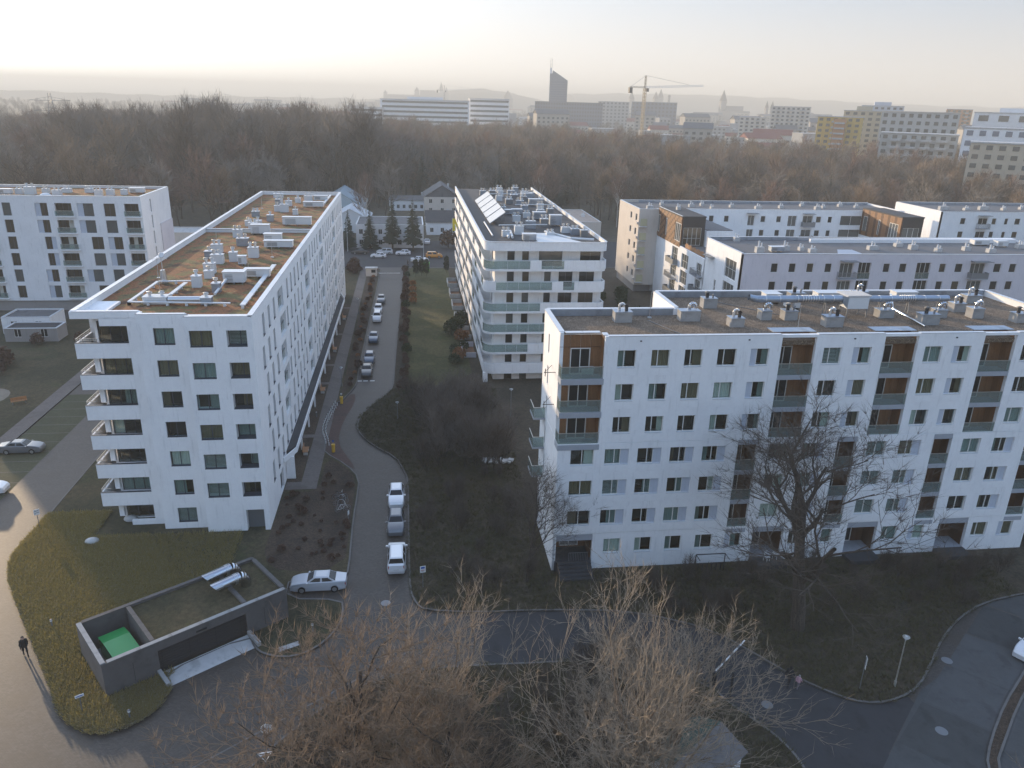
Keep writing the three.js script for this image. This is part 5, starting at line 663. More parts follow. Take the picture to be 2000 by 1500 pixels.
{ // thicket between the road and the block: many thin stems, each bush its own thing
  const sh = [0, 1, 2].map((k) => bareTree(80 + k, { h: 5.6, tr: .05, levels: 4, fork: 3, spread: .45, twigs: 7, tw: .014, tl: 1.1, up: .6, first: .12, stems: 3 })), r = rng(6), L = ['leafless grey shrub in the thicket between the road and the white block'];
  for (let k = 0; k < 26; k++) { const x = .6 + r() * 9, z = -97 + r() * 17, t = tree('bare_shrub', L[0], 'thicket beside the road', x, .1, z, sh[k % 3], M.bark, k % 3 ? M.twigGrey : M.twig, r() * 6, .75 + r() * .5); t.userData.category = 'shrub'; }
  for (let k = 0; k < 22; k++) { const x = .6 + r() * 10, z = -79 + r() * 22, t = tree('bare_shrub', 'low dark leafless shrub on the shaded bank beside the parked white cars', 'low shrubs on the shaded bank', x, .1, z, sh[k % 3], M.bark, M.twig, r() * 6, .3 + r() * .3); t.userData.category = 'shrub'; }
  for (let k = 0; k < 34; k++) { const x = -8 + r() * 30, z = -46 + r() * 17; if (x > 18 && z > -39 || x < -4 && z < -41) continue; const t = tree('bare_shrub', 'tangled leafless shrub on the dark bank at the bottom of the picture', 'undergrowth on the planted bank', x, .1, z, sh[k % 3], M.bark, k % 4 ? M.twig : M.twigWarm, r() * 6, .45 + r() * .5); t.userData.category = 'shrub'; }
  for (let k = 0; k < 20; k++) { const x = 17 + r() * 40, z = -57.4 + r() * 2.6, t = tree('bare_shrub', 'dark shrub at the foot of the wood-lined white block', 'shrubs along the block foot', x, .1, z, sh[k % 3], M.bark, M.twig, r() * 6, .28 + r() * .2); t.userData.category = 'shrub'; }
  for (let k = 0; k < 26; k++) { const x = 20 + r() * 36, z = -57 + r() * 6; const t = tree('bare_shrub', 'low scrub in the shade under the large bare tree', 'scrub under the large tree', x, .1, z, sh[k % 3], M.bark, M.twig, r() * 6, .2 + r() * .22); t.userData.category = 'shrub'; }
}
function leafShrub(seed, n, w, h, leaf) { const r = rng(seed), m = new MB(); for (let k = 0; k < n; k++) { const a = r() * 2 * PI, e = Math.acos(1 - 1.5 * r()), q = .55 + .5 * r(), x = Math.cos(a) * Math.sin(e) * w * q, z = Math.sin(a) * Math.sin(e) * w * q, y = h * .45 + Math.cos(e) * h * .55 * q, t = r() * 6, s = leaf * (.6 + .8 * r()), c = [Math.cos(t) * s, (r() - .5) * s, Math.sin(t) * s], d = [-Math.sin(t) * s * .5, s * (.3 + .6 * r()), Math.cos(t) * s * .5]; m.quad([x - c[0], y - c[1], z - c[2]], [x + d[0], y + d[1], z + d[2]], [x + c[0], y + c[1], z + c[2]], [x - d[0], y - d[1], z - d[2]]); } return m.geo(); }
const shrubGeo = [leafShrub(1, 260, .8, 1.2, .13), leafShrub(2, 260, .8, 1.1, .13), leafShrub(3, 420, 1.1, 2.2, .16)];
const stemGeo = new MB().cone([0, -.05, 0], [0, .8, 0], .04, .01, 5).cone([0, .1, 0], [.3, .8, .1], .02, .008, 4).cone([0, .1, 0], [-.25, .85, -.15], .02, .008, 4).geo();
function shrub(name, label, grp, x, z, k, mat, s, y = .12) { const t = thing(name, label, 'shrub', grp, x, y, z, k * 1.3); t.scale.setScalar(s); mesh(t, 'stems', stemGeo, M.bark); mesh(t, 'foliage', shrubGeo[k % 3], mat); return t; }
{ const r = rng(17);
  for (const [k, z] of [-160.5, -165.5, -171, -177].entries()) shrub('ball_shrub', 'round orange-brown shrub in the row along the sunny lawn edge', 'orange ball shrubs', .2, z, k % 2, M.leafOrange, 1.1);
  for (let k = 0; k < 46; k++) shrub('hedge_shrub', 'brown clipped shrub in the hedge line beside the access road', 'hedge along the access road', -1.7 + r() * .8, -196 + k * 2.0, k, k % 5 ? M.leafBrown : M.leafGreen, .55 + r() * .3);
  for (let k = 0; k < 30; k++) shrub('bed_shrub', 'low reddish shrub in the bed beside the footpath', 'shrubs in the footpath beds', -9.8 + r() * 1.2, -194 + k * 2.9, k, k % 3 ? M.leafBrown : M.leafOrange, .35 + r() * .3);
  for (let k = 0; k < 12; k++) shrub('bed_shrub', 'red-brown shrub in the bed at the far end of the slot-window block', 'shrubs at the far bed', -15 + r() * 2.4, -198 + r() * 10, k, M.leafBrown, .8 + r() * .5);
  for (let k = 0; k < 14; k++) shrub('garden_shrub', 'dark garden shrub beside the ground floor terraces of the curved-balcony block', 'terrace shrubs', 6.4 + r() * 3, -150 + r() * 34, 2, k % 4 === 1 ? M.leafOrange : M.leafGreen, .7 + r() * .7);
  for (let k = 0; k < 16; k++) shrub('garden_shrub', 'dark green shrub along the path behind the curved-balcony block', 'path shrubs', 33 + r() * 16, -168 + r() * 46, 2, M.leafGreen, .8 + r() * .6);
  for (let k = 0; k < 10; k++) shrub('garden_shrub', 'brown shrub on the plot in front of the far west block', 'west plot shrubs', -74 + r() * 20, -137 + r() * 20, 2, M.leafBrown, .8 + r() * .6);
  for (const [k, [x, z]] of [[1, -186], [2.4, -187], [3.6, -186.4], [8.6, -190]].entries()) { const t = thing('columnar_cypress', 'slim dark cypress by the lawn end at the green kiosk', 'tree', 'cypresses at the lawn end', x, .12, z); t.scale.set(.8, 2.1, .8); mesh(t, 'trunk', stemGeo, M.bark); mesh(t, 'crown', shrubGeo[2], M.needle).scale.set(.8, 1, .8); }
  for (let k = 0; k < 70; k++) { const x = -14 + r() * 7.4, z = -81 + r() * 18; if (z < -77 && x < -10 || Math.hypot(x + 7.6, z + 73) < 2.5) continue; shrub('bed_shrub', 'withered brown perennial clump in the bare bed beside the bicycles', 'withered clumps in the bare bed', x, z, k, M.leafBrown, .2 + r() * .16); }
}
function conifer(seed, h, w) { const r = rng(seed), T = new MB(), Cw = new MB(); T.cone([0, -.1, 0], [0, h, 0], .2, .02, 7); for (let y = h * .1; y < h * .99; y += .34) { const R = w * (1 - y / h) ** .85, n = 7 + Math.floor(6 * (1 - y / h)); for (let k = 0; k < n; k++) { const a = r() * 6.28, L = R * (.7 + .5 * r()), c = Math.cos(a), s = Math.sin(a), dy = -L * .28, q = .1 + .22 * L; for (const f of [.45, .8, 1.05]) Cw.quad([c * L * f * .4, y + dy * f * .3, s * L * f * .4], [c * L * f * .75 - s * q, y + dy * f - .1, s * L * f * .75 + c * q], [c * L * f, y + dy * f + .04, s * L * f], [c * L * f * .75 + s * q, y + dy * f - .12, s * L * f * .75 - c * q]); } } return { T: T.geo(), C: Cw.geo() }; }
const spruce = [conifer(3, 12, 2.6), conifer(9, 12, 2.9)];
for (const [k, [x, z, s, l]] of [[-17.4, -223, .95, 'leftmost dark spruce across the street, beside a tall lamp'], [-11.5, -224, 1.0, 'pointed dark spruce second from the left across the street'], [-5.2, -223, 1.18, 'tallest dark spruce with bare lower trunk across the street'], [.6, -221, 1.1, 'broad dark spruce standing right of the tallest one'], [14, -322, 1.6, 'big hazy spruce standing in the wood beyond the old cream house']].entries()) tree('spruce', l, null, x, k > 1 && k < 4 ? 1.6 : 0, z, spruce[k % 2], M.bark, M.needle, k, s);
for (const [x, z] of [[-5.2, -223], [.6, -221]]) { const t = scene.children.filter((o) => o.name.startsWith('spruce') && o.position.x === x)[0]; new MB().cone([0, -1.7, 0], [0, .4, 0], .26, .2, 7).build(t, 'trunk', M.bark); }
shrub('round_bush', 'dark red-brown bush at the corner of the curved-balcony block across the street', null, 10.8, -226, 2, M.leafBrown, 2.4, 0);
// the wood: variants, 300 of the nearest as trees, the rest as one mass
{
  const V0 = [0, 1, 2, 3, 4].map((k) => bareTree(200 + k, { h: 16, tr: .22, levels: 4, fork: 4, spread: .5, twigs: 6, tw: .05, tl: 2.1, up: .4, first: .25 + .05 * k, sides: 5, crownW: .9 + .1 * (k % 3), lr: .66, crook: .25 }));
  const tall = [0, 1].map((k) => bareTree(220 + k, { h: 22, tr: .3, levels: 4, fork: 4, spread: .42, twigs: 8, tw: .06, tl: 2.8, up: .5, first: .3, sides: 5, lr: .68 })), willow = bareTree(231, { h: 15, tr: .3, levels: 4, fork: 4, spread: .55, twigs: 12, tw: .05, tl: 3, up: 0, droop: .6, first: .35, sides: 5 });
  const mats = [M.twigGrey, M.twig, M.twigRed, std({ color: lin(.2, .175, .15), roughness: 1 }), M.twigWarm], r = rng(909), list = [], dot = V(0, 0, 0);
  const clear = (x, z) => (x > -36 && x < 62 && z > -246) || (x > -34 && x < -12 && z > -302) || (x > 3 && x < 19 && z > -292) || (x > -10 && x < 12 && z > -320 && z < -304) || (x > -76 && x < -18 && z > -240) || z > -238 && x < 62 || (x >= 62 && z > -206) || (x > 29 && x < 62 && z > -275);
  for (let k = 0; k < 9000 && list.length < 4300; k++) {
    const d = 215 + 520 * Math.sqrt(r()), a = -.135 * -1 + (r() - .5) * 1.32, x = Math.sin(a) * d, z = -Math.cos(a) * d; if (clear(x, z)) continue;
    const ang = (a - .135) / .6, lim = ang > .1 ? 620 - 170 * ang : 720; if (d > lim) continue; if (ang < -.62 && d > 260 && d < 420 && r() < .6) continue; if (Math.sin(x * .021 + 1) * Math.sin(z * .017) > .72 && r() < .8) continue;
    list.push([x, z, d, ang, r(), r()]);
  }
  list.sort((p, q) => p[2] - q[2]); let n = 0; const rest = V0.map(() => []), restTall = [];
  for (const [x, z, d, ang, u, v] of list) {
    const isTall = ang < -.3 && ang > -.86 && d > 300 && d < 470, i = Math.floor(u * 5), s = (.8 + .5 * v) * (ang < -.2 ? 1.1 : 1);
    if (n < 292) { n++; const g = isTall ? tall[i % 2] : V0[i], L = isTall ? 'tall hazy bare tree rising above the wood on the sunny side' : ['bare greyish tree at the near edge of the wood', 'dark bare tree at the near edge of the wood', 'reddish bare tree at the near edge of the wood', 'bare greyish tree at the near edge of the wood', 'warm brown bare tree at the near edge of the wood'][i]; tree('woodland_tree', L, 'trees along the near edge of the wood', x, 0, z, g, M.bark, mats[i], u * 40, s); }
    else if (isTall) restTall.push([x, z, u, s]); else rest[i].push([x, z, u, s]);
  }
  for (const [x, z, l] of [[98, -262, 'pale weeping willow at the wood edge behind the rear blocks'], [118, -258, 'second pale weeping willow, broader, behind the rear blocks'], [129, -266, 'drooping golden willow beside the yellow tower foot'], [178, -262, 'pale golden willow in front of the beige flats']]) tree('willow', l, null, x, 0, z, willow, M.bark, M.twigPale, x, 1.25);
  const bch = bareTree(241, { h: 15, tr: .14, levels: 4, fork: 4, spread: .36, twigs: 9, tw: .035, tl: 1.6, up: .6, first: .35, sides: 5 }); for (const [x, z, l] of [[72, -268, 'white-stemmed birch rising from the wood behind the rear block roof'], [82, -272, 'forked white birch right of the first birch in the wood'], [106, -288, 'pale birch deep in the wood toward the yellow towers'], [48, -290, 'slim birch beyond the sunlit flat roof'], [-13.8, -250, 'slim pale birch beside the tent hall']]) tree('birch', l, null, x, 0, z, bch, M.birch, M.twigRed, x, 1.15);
  const wood = new THREE.Group(); wood.name = 'forest'; scene.add(wood); tag(wood, 'wide brown leafless wood stretching to the city', 'forest', null, 'stuff');
  const mtx = new THREE.Matrix4(), qt = new THREE.Quaternion(), up = V(0, 1, 0);
  const inst = (g, m1, m2, L) => { for (const [geo, mat, nm] of [[g.T, m1, 'trunks'], [g.C, m2, 'crowns']]) { const im = new THREE.InstancedMesh(geo, mat, L.length); im.name = nm; L.forEach(([x, z, u, s], k) => im.setMatrixAt(k, mtx.compose(V(x, 0, z), qt.setFromAxisAngle(up, u * 40), V(s, s * (.9 + .3 * ((u * 7) % 1)), s)))); wood.add(im); } };
  V0.forEach((g, i) => inst(g, M.bark, mats[i], rest[i])); inst(tall[0], M.bark, M.twigGrey, restTall);
  const ev = []; for (let k = 0; k < 150; k++) { const d = 300 + 380 * r(), a = .135 + (r() - .5) * 1.2, x = Math.sin(a) * d, z = -Math.cos(a) * d; if (!clear(x, z)) ev.push([x, z, r(), .9 + .7 * r()]); } inst(spruce[0], M.bark, M.needle, ev);
  // trees scattered through the city beyond
  const far = []; for (let k = 0; k < 2600; k++) { const d = 640 + 2300 * r(), a = .135 + (r() - .5) * 1.3; far.push([Math.sin(a) * d, -Math.cos(a) * d, r(), .7 + .4 * r()]); } const cm = new THREE.Group(); cm.name = 'forest_001'; tag(cm, 'hazy trees scattered between the distant city roofs', 'forest', null, 'stuff'); scene.add(cm);
  for (const [geo, mat, nm] of [[V0[1].T, M.bark, 'trunks'], [V0[1].C, M.twigGrey, 'crowns']]) { const im = new THREE.InstancedMesh(geo, mat, far.length); im.name = nm; far.forEach(([x, z, u, s], k) => im.setMatrixAt(k, mtx.compose(V(x, 0, z), qt.setFromAxisAngle(up, u * 40), V(s, s, s)))); cm.add(im); }
}
{ // grass blades and dry tufts on the near lawns
  const r = rng(44), g = new MB(); for (let k = 0; k < 9; k++) { const a = r() * 6.28, q = .03 + .05 * r(), x = Math.cos(a) * q, z = Math.sin(a) * q, b = a + r() - .5, h = .05 + .09 * r(); g.quad([x - .008, 0, z], [x + .008, 0, z], [x + Math.cos(b) * .06 + .003, h, z + Math.sin(b) * .06], [x + Math.cos(b) * .06 - .003, h, z + Math.sin(b) * .06]); } const geo = g.geo();
  const inside = (p, P) => { let c = false; for (let i = 0, j = P.length - 1; i < P.length; j = i++) if ((P[i][1] > p[1]) !== (P[j][1] > p[1]) && p[0] < (P[j][0] - P[i][0]) * (p[1] - P[i][1]) / (P[j][1] - P[i][1]) + P[i][0]) c = !c; return c; };
  const gar = (x, z) => { const u = (x + 22) * .815 - (z + 47) * .579, v = -(x + 22) * .579 * 1 - (z + 47) * .815; return u > -.4 && u < 14.4 && v > -.4 && v < 6.6; };
  const m4 = new THREE.Matrix4(), q4 = new THREE.Quaternion(), up = V(0, 1, 0);
  const scatter = (name, label, n, mat, f, s0) => { const im = new THREE.InstancedMesh(geo, mat, n); let k = 0; for (let t = 0; t < n * 30 && k < n; t++) { const p = f(); if (!p) continue; const s = s0 * (.7 + .8 * r()); im.setMatrixAt(k++, m4.compose(V(p[0], .12, p[1]), q4.setFromAxisAngle(up, r() * 6.28), V(s * 1.3, s, s * 1.3))); } im.count = k; im.name = name; scene.add(im); tag(im, label, 'grass', null, 'stuff'); };
  scatter('grass', 'tufted yellow-green grass on the sunlit corner lawn', 60000, M.bladeDry, () => { const x = -37 + r() * 20, z = -74 + r() * 31; return inside([x, z], lawnWest) && !gar(x, z) && !(z < -69 && x > -31) && (x < -38 + (z + 74) * .62 + 9 || r() < .25) ? [x, z] : null; }, 1.8);
  scatter('grass_001', 'rough shaded grass on the road banks', 26000, M.blade, () => { const x = -8 + r() * 62, z = -108 + r() * 74; if (x > 12 && z < -59.5) return null; return inside([x, z], lawnEast) || inside([x, z], southBank) ? [x, z] : null; }, 1.7);
}
// ---------- underground garage entrance ----------
{
  const G = thing('garage_entrance', 'dark concrete garage entrance with grass roof, open yard and pale ramp', 'garage', null, -22, .1, -47, .6175), H = 2.75, c = M.darkConcrete;
  const W = (name, x0, x1, y0, y1, z0, z1, m = c) => mesh(G, name, new MB().box(x0, x1, y0, y1, z0, z1).geo(), m);
  W('wall', 0, .28, 0, H, -6.1, 0); W('wall', .28, 3.75, 0, H, -.28, 0); W('wall', .28, 13.72, 0, H, -6.1, -5.82); W('wall', 13.72, 14, 0, H, -6.1, 0); W('wall', 10.5, 13.72, 0, H, -.28, 0); W('lintel', 3.75, 10.5, 2.0, H, -.28, 0);
  W('wall', 3.47, 3.75, 0, H - .01, -5.82, -.28); W('wall', 10.5, 10.78, 0, H - .01, -5.82, -.28);
  W('grass_roof', 3.75, 10.5, 2.2, 2.56, -5.82, -.28, M.grass); W('grass_roof', 10.78, 13.72, 2.2, 2.56, -5.82, -.28, M.grass); W('yard_floor', .28, 3.47, .005, .06, -5.82, -.28, M.concrete);
  for (let k = 0; k < 9; k++) W('door_slat', 3.78, 10.47, .02 + k * .22, .225 + k * .22, -.2, -.15, M.darkMetal);
  copingRun(G, .14, -.1, .14, -6, H, .34, M.concrete, 1.45, .05); for (const [a, b] of [[3.6, 1.4], [10.64, 1.4]]) copingRun(G, a, -.4, a, -5.7, H, .32, c, b, .05); copingRun(G, .4, -.14, 13.9, -.14, H, .34, M.concrete, 2.2, .05); copingRun(G, .4, -5.96, 13.9, -5.96, H, .34, c, 2.2, .05); copingRun(G, 13.86, -.4, 13.86, -5.7, H, .34, c, 1.4, .05);
  for (let k = 1; k < 7; k++) W('panel_joint', k * 2 - .012, k * 2 + .012, .3, 1.9, .001, .006, M.black);
  { const m = new MB(); m.quad([3.8, -.06, 1.75], [10.4, -.06, 1.75], [10.4, .06, .02], [3.8, .06, .02]); m.build(G, 'ramp', M.lightConcrete); W('ramp_cheek', 3.5, 3.78, -.08, .4, .02, 1.9, M.concrete); W('ramp_cheek', 10.42, 10.7, -.08, .4, .02, 1.9, M.concrete); }
  W('wall_light', 6.6, 7.4, 2.2, 2.3, .002, .06, M.black);
  for (const [dx, dz] of [[11.9, -4.6], [11.9, -2.9]]) { const g = group(G, 'exhaust_duct'); g.position.set(dx, 2.56, dz); const el = [[0, -.1, 0], [0, .35, 0]]; for (let k = 1; k <= 5; k++) { const f = k / 5 * 1.35; el.push([-(1 - Math.cos(f)) * .6, .35 + Math.sin(f) * .6, 0]); } for (let k = 1; k < el.length; k++) { const m = new MB(); m.cone(el[k - 1], el[k], .44, .44, 18); m.build(g, 'elbow_segment', M.chrome); } const e = el[el.length - 1]; new MB().cone(e, [e[0] - 1.5, e[1] - .12, .0], .44, .44, 20).build(g, 'tube', std({ color: lin(.55, .57, .6), roughness: .2, metalness: 1, side: THREE.DoubleSide })); for (const q of [.25, .35, .45]) new MB().cone([e[0] - q, e[1] - .08 * q, 0], [e[0] - q - .05, e[1] - .08 * q, 0], .46, .46, 20, true).build(g, 'band', M.metal); const b = new MB(), tx = e[0] - 1.5, ty = e[1] - .12, n = 20; for (let k = 0; k < n; k++) { const p = (q) => { const f = q / n * 2 * PI, c = Math.cos(f), s = Math.sin(f); return [[tx, ty + c * .44, s * .44], [tx - .15 - .75 * (c + 1) / 2, ty - .06 + c * .44, s * .44]]; }, [a0, a1] = p(k), [b0, b1] = p(k + 1); b.quad(b0, a0, a1, b1); } b.build(g, 'mouth', std({ color: lin(.55, .57, .6), roughness: .2, metalness: 1, side: THREE.DoubleSide })); }
  const b = thing('waste_container', 'bright green lidded container inside the open concrete yard', 'container', null, -22.15, .16, -50.75, .6175 + .04); const m = new MB(); m.box(-.85, .85, .12, 1.15, -1.7, 1.7); m.build(b, 'body', M.green); b.scale.set(1.05, 1.35, 1.05); const l = new MB(); l.quad([-.9, 1.16, 1.75], [.9, 1.16, 1.75], [.9, 1.3, -.6], [-.9, 1.3, -.6]); l.quad([-.9, 1.3, -.6], [.9, 1.3, -.6], [.9, 1.17, -1.75], [-.9, 1.17, -1.75]); l.quad([-.9, 1.02, 1.75], [.9, 1.02, 1.75], [.9, 1.16, 1.75], [-.9, 1.16, 1.75]); l.build(b, 'lid', M.green); for (const x of [-.7, .7]) for (const z of [-1.4, 1.4]) { new MB().cone([-.05, .07, 0], [.05, .07, 0], .07, .07, 10, true).build(b, 'wheel', M.tyre).position.set(x, 0, z); } new MB().bar([-.9, .9, -.6], [.9, .9, -.6], .04).build(b, 'handle', M.greyMetal).position.set(0, .1, -1.15);
  const p = thing('leaning_board', 'narrow pale board leaning on the yard wall behind the container', 'board', null, -20.9, .16, -51.9, .62); const q = new MB(); q.box(-.05, .05, 0, 1.9, -.7, .7).box(-.07, .07, 1.9, 1.96, -.72, .72); q.build(p, 'panel', M.concrete);
}
// ---------- cars ----------
function makeCar(k) { // front along +x; k: 0 hatchback, 1 saloon, 2 estate
  const g = new THREE.Group(), S = [{ L: 4.05, h: 1.47, rb: -1.78, rt: -1.35, ft: .3, fb: 1.05, tr: -1.82 }, { L: 4.65, h: 1.44, rb: -1.72, rt: -.92, ft: .35, fb: 1.15, tr: -1.6 }, { L: 4.45, h: 1.66, rb: -2.08, rt: -1.86, ft: .55, fb: 1.3, tr: -2.1 }][k], a = S.L / 2, belt = k === 2 ? 1.05 : .93, wx = S.L * .3, R = .32;
  const sh = new THREE.Shape(); sh.moveTo(-a + .06, .28); sh.lineTo(-a, .5); sh.lineTo(-a + .04, belt - .04); sh.lineTo(S.tr + .02, belt + .02); sh.lineTo(S.fb, belt + .01); sh.quadraticCurveTo(a - .5, belt - .04, a - .12, .72); sh.lineTo(a, .55); sh.lineTo(a - .03, .26);
  for (const x of [wx, -wx]) { sh.lineTo(x + R + .06, .24); sh.absarc(x, R, R + .06, -.2, PI + .2, false); } sh.lineTo(-a + .06, .28);
  const eg = new THREE.ExtrudeGeometry(sh, { depth: 1.52, bevelEnabled: true, bevelSize: .09, bevelThickness: .1, bevelSegments: 3, curveSegments: 10 }).translate(0, .03, -.76); const P = eg.attributes.position; for (let i = 0; i < P.count; i++) { const x = P.getX(i), y = P.getY(i), t = Math.max(0, Math.abs(x) / a - .62) / .38; P.setZ(i, P.getZ(i) * (1 - .16 * t * t) * (1 - .08 * clamp((y - .6) / .5))); } eg.computeVertexNormals();
  mesh(g, 'body', eg, M.signWhite);
  const wb = .78, wt = .6, y0 = belt - .02, y1 = S.h, ring = (y, r, f, w, n = 0) => [[r, y, w], [f, y, w], [f, y, -w], [r, y, -w]], c0 = ring(y0, S.rb, S.fb, wb), c1 = ring(y1 - .06, S.rt, S.ft, wt), c2 = ring(y1, S.rt + .14, S.ft - .16, wt - .13), m = new MB();
  for (const [p, q] of [[c0, c1], [c1, c2]]) for (let i = 0; i < 4; i++) { const j = (i + 1) % 4; m.quad(p[i], p[j], q[j], q[i]); } m.quad(c2[0], c2[1], c2[2], c2[3]); m.build(g, 'roof', M.signWhite);
  const pane = (name, A, B, C2, D2, sh2 = .0, out) => { const f = (p, q, t) => p.map((v, i) => v + (q[i] - v) * t), b = new MB(); b.quad(...[A, B, C2, D2].map((p) => { const cx = [A, B, C2, D2].reduce((s, v) => s.map((w, i) => w + v[i] / 4), [0, 0, 0]); const w = f(p, cx, .09); return [w[0] + out[0], w[1] + out[1], w[2] + out[2]]; })); b.build(g, name, M.carGlass); };
  const mid = (p, q, t) => p.map((v, i) => v + (q[i] - v) * t);
  pane('windscreen', c0[1], c0[2], c1[2], c1[1], 0, [.012, .012, 0]); pane('rear_window', c0[3], c0[0], c1[0], c1[3], 0, [-.012, .012, 0]);
  for (const s of [0, 1]) { const A = s ? c0[3] : c0[0], B = s ? c0[2] : c0[1], A1 = s ? c1[3] : c1[0], B1 = s ? c1[2] : c1[1], z = s ? -.012 : .012; for (const [t0, t1] of [[.06, .48], [.52, .93]]) { const q = [mid(A, B, t0), mid(A, B, t1), mid(A1, B1, t1), mid(A1, B1, t0)]; pane('side_window', ...(s ? [q[1], q[0], q[3], q[2]] : q), 0, [0, 0, z]); } }
  const tyre = once('tyre', () => new MB().cone([0, 0, -.1], [0, 0, .1], R, R, 20, true).geo()), rim = once('rim', () => { const b = new MB().cone([0, 0, -.105], [0, 0, .105], .2, .2, 16, true); for (let q = 0; q < 5; q++) { const f = q * 1.257; b.bar([0, 0, .108], [Math.cos(f) * .2, Math.sin(f) * .2, .108], .05, .012); } return b.geo(); });
  for (const x of [wx, -wx]) for (const s of [-1, 1]) { const w = group(g, 'wheel'); w.position.set(x, R, s * .76); mesh(w, 'tyre', tyre, M.tyre); mesh(w, 'rim', rim, M.rim); }
  for (const s of [-1, 1]) { mesh(g, 'headlight', unitBox(.12, .13, .34), M.headlight).position.set(a - .1, .62, s * .54); mesh(g, 'tail_light', unitBox(.08, .26, .22), M.tailLight).position.set(-a + .005, .6 + (k === 2 ? .15 : 0), s * .6); const mm = mesh(g, 'mirror', unitBox(.14, .12, .2), M.signWhite); mm.position.set(S.fb - .28, belt + .03, s * .9); }
  mesh(g, 'grille', unitBox(.04, .2, .9), M.plastic).position.set(a + .03, .38, 0); mesh(g, 'number_plate', unitBox(.02, .11, .5), M.plate).position.set(-a - .075, .62, 0); mesh(g, 'number_plate', unitBox(.02, .11, .5), M.plate).position.set(a + .055, .46, 0); mesh(g, 'underbody', unitBox(S.L - .7, .2, 1.4), M.plastic).position.set(0, .16, 0);
  return g;
}
const carProto = [makeCar(0), makeCar(1), makeCar(2)];
const paints = {}; const paint = (c) => paints[c] ??= phys({ color: lin(...c), roughness: .35, clearcoat: 1, clearcoatRoughness: .06, metalness: .15 });
const cW = [.72, .73, .75], cS = [.46, .48, .51], cB = [.02, .022, .026], cBl = [.06, .09, .14], cG = [.12, .13, .145], cO = [.6, .25, .03];
for (const [k, x, z, th, c, label, grp, cat] of [
  [0, -2.05, -74.6, -PI / 2, cW, 'white hatchback facing the camera at the head of the right-hand row of three'], [0, -2.0, -69.0, -PI / 2, cG, 'dark grey hatchback parked between the two white cars'], [2, -1.85, -62.6, PI / 2, cW, 'white estate car seen from behind beside the kerb'], [1, -8.55, -59.2, PI, cS, 'silver saloon parked sideways in the bay by the concrete garage'],
  [1, -7.2, -116, -PI / 2, cB, 'black car nearest the white road dashes in the far row'], [0, -7.1, -122.2, -PI / 2, cBl, 'dark blue car second from the white road dashes'], [1, -6.9, -134, -PI / 2, cBl, 'blue-grey saloon third in the far row, with gaps before and behind'], [2, -6.8, -147.6, -PI / 2, cW, 'white car fourth in the far row'], [0, -6.8, -153.8, -PI / 2, cS, 'silver hatchback directly behind the white car of the far row'], [1, -6.5, -162.2, -PI / 2, cG, 'dark saloon farthest up the access road'],
  [1, -46.2, -89.9, 0, cG, 'dark grey car parked across the west car park bays'], [0, -45.3, -79.6, 0, cW, 'white car cut by the left frame edge in the west car park'], [1, 49.3, -45.4, PI + .5, cW, 'white car cut by the right frame edge'],
  [1, -14, -216.4, PI, cB, 'black car parked below the leftmost spruce'], [0, -8.8, -211, PI, cW, 'white hatchback driving on the street below the second spruce'], [2, -7.3, -216.4, PI, cS, 'pale estate car parked behind the white street hatchback'], [0, -2.2, -215.2, PI, cW, 'white car parked in front of the tallest spruce'], [1, 2.2, -205.4, 0, cW, 'long white car on the street beside the green kiosk'], [2, 6.2, -211.2, 0, cO, 'orange-yellow van on the street behind the long white car'], [1, 4.8, -233.4, PI / 2, cW, 'white car on the side road right of the broad spruce'], [2, 45.6, -201.5, -PI / 2, cW, 'white van beside the beige tower block']]) {
  const o = carProto[k].clone(); o.name = numbered('parked_car'); o.position.set(x, .008, z); o.rotation.y = th; scene.add(o); tag(o, label, 'car', z < -198 ? 'cars on the street' : z < -100 ? 'cars along the access road' : null); o.traverse((m) => { if (['body', 'roof', 'mirror'].includes(m.name)) m.material = paint(c); });
}
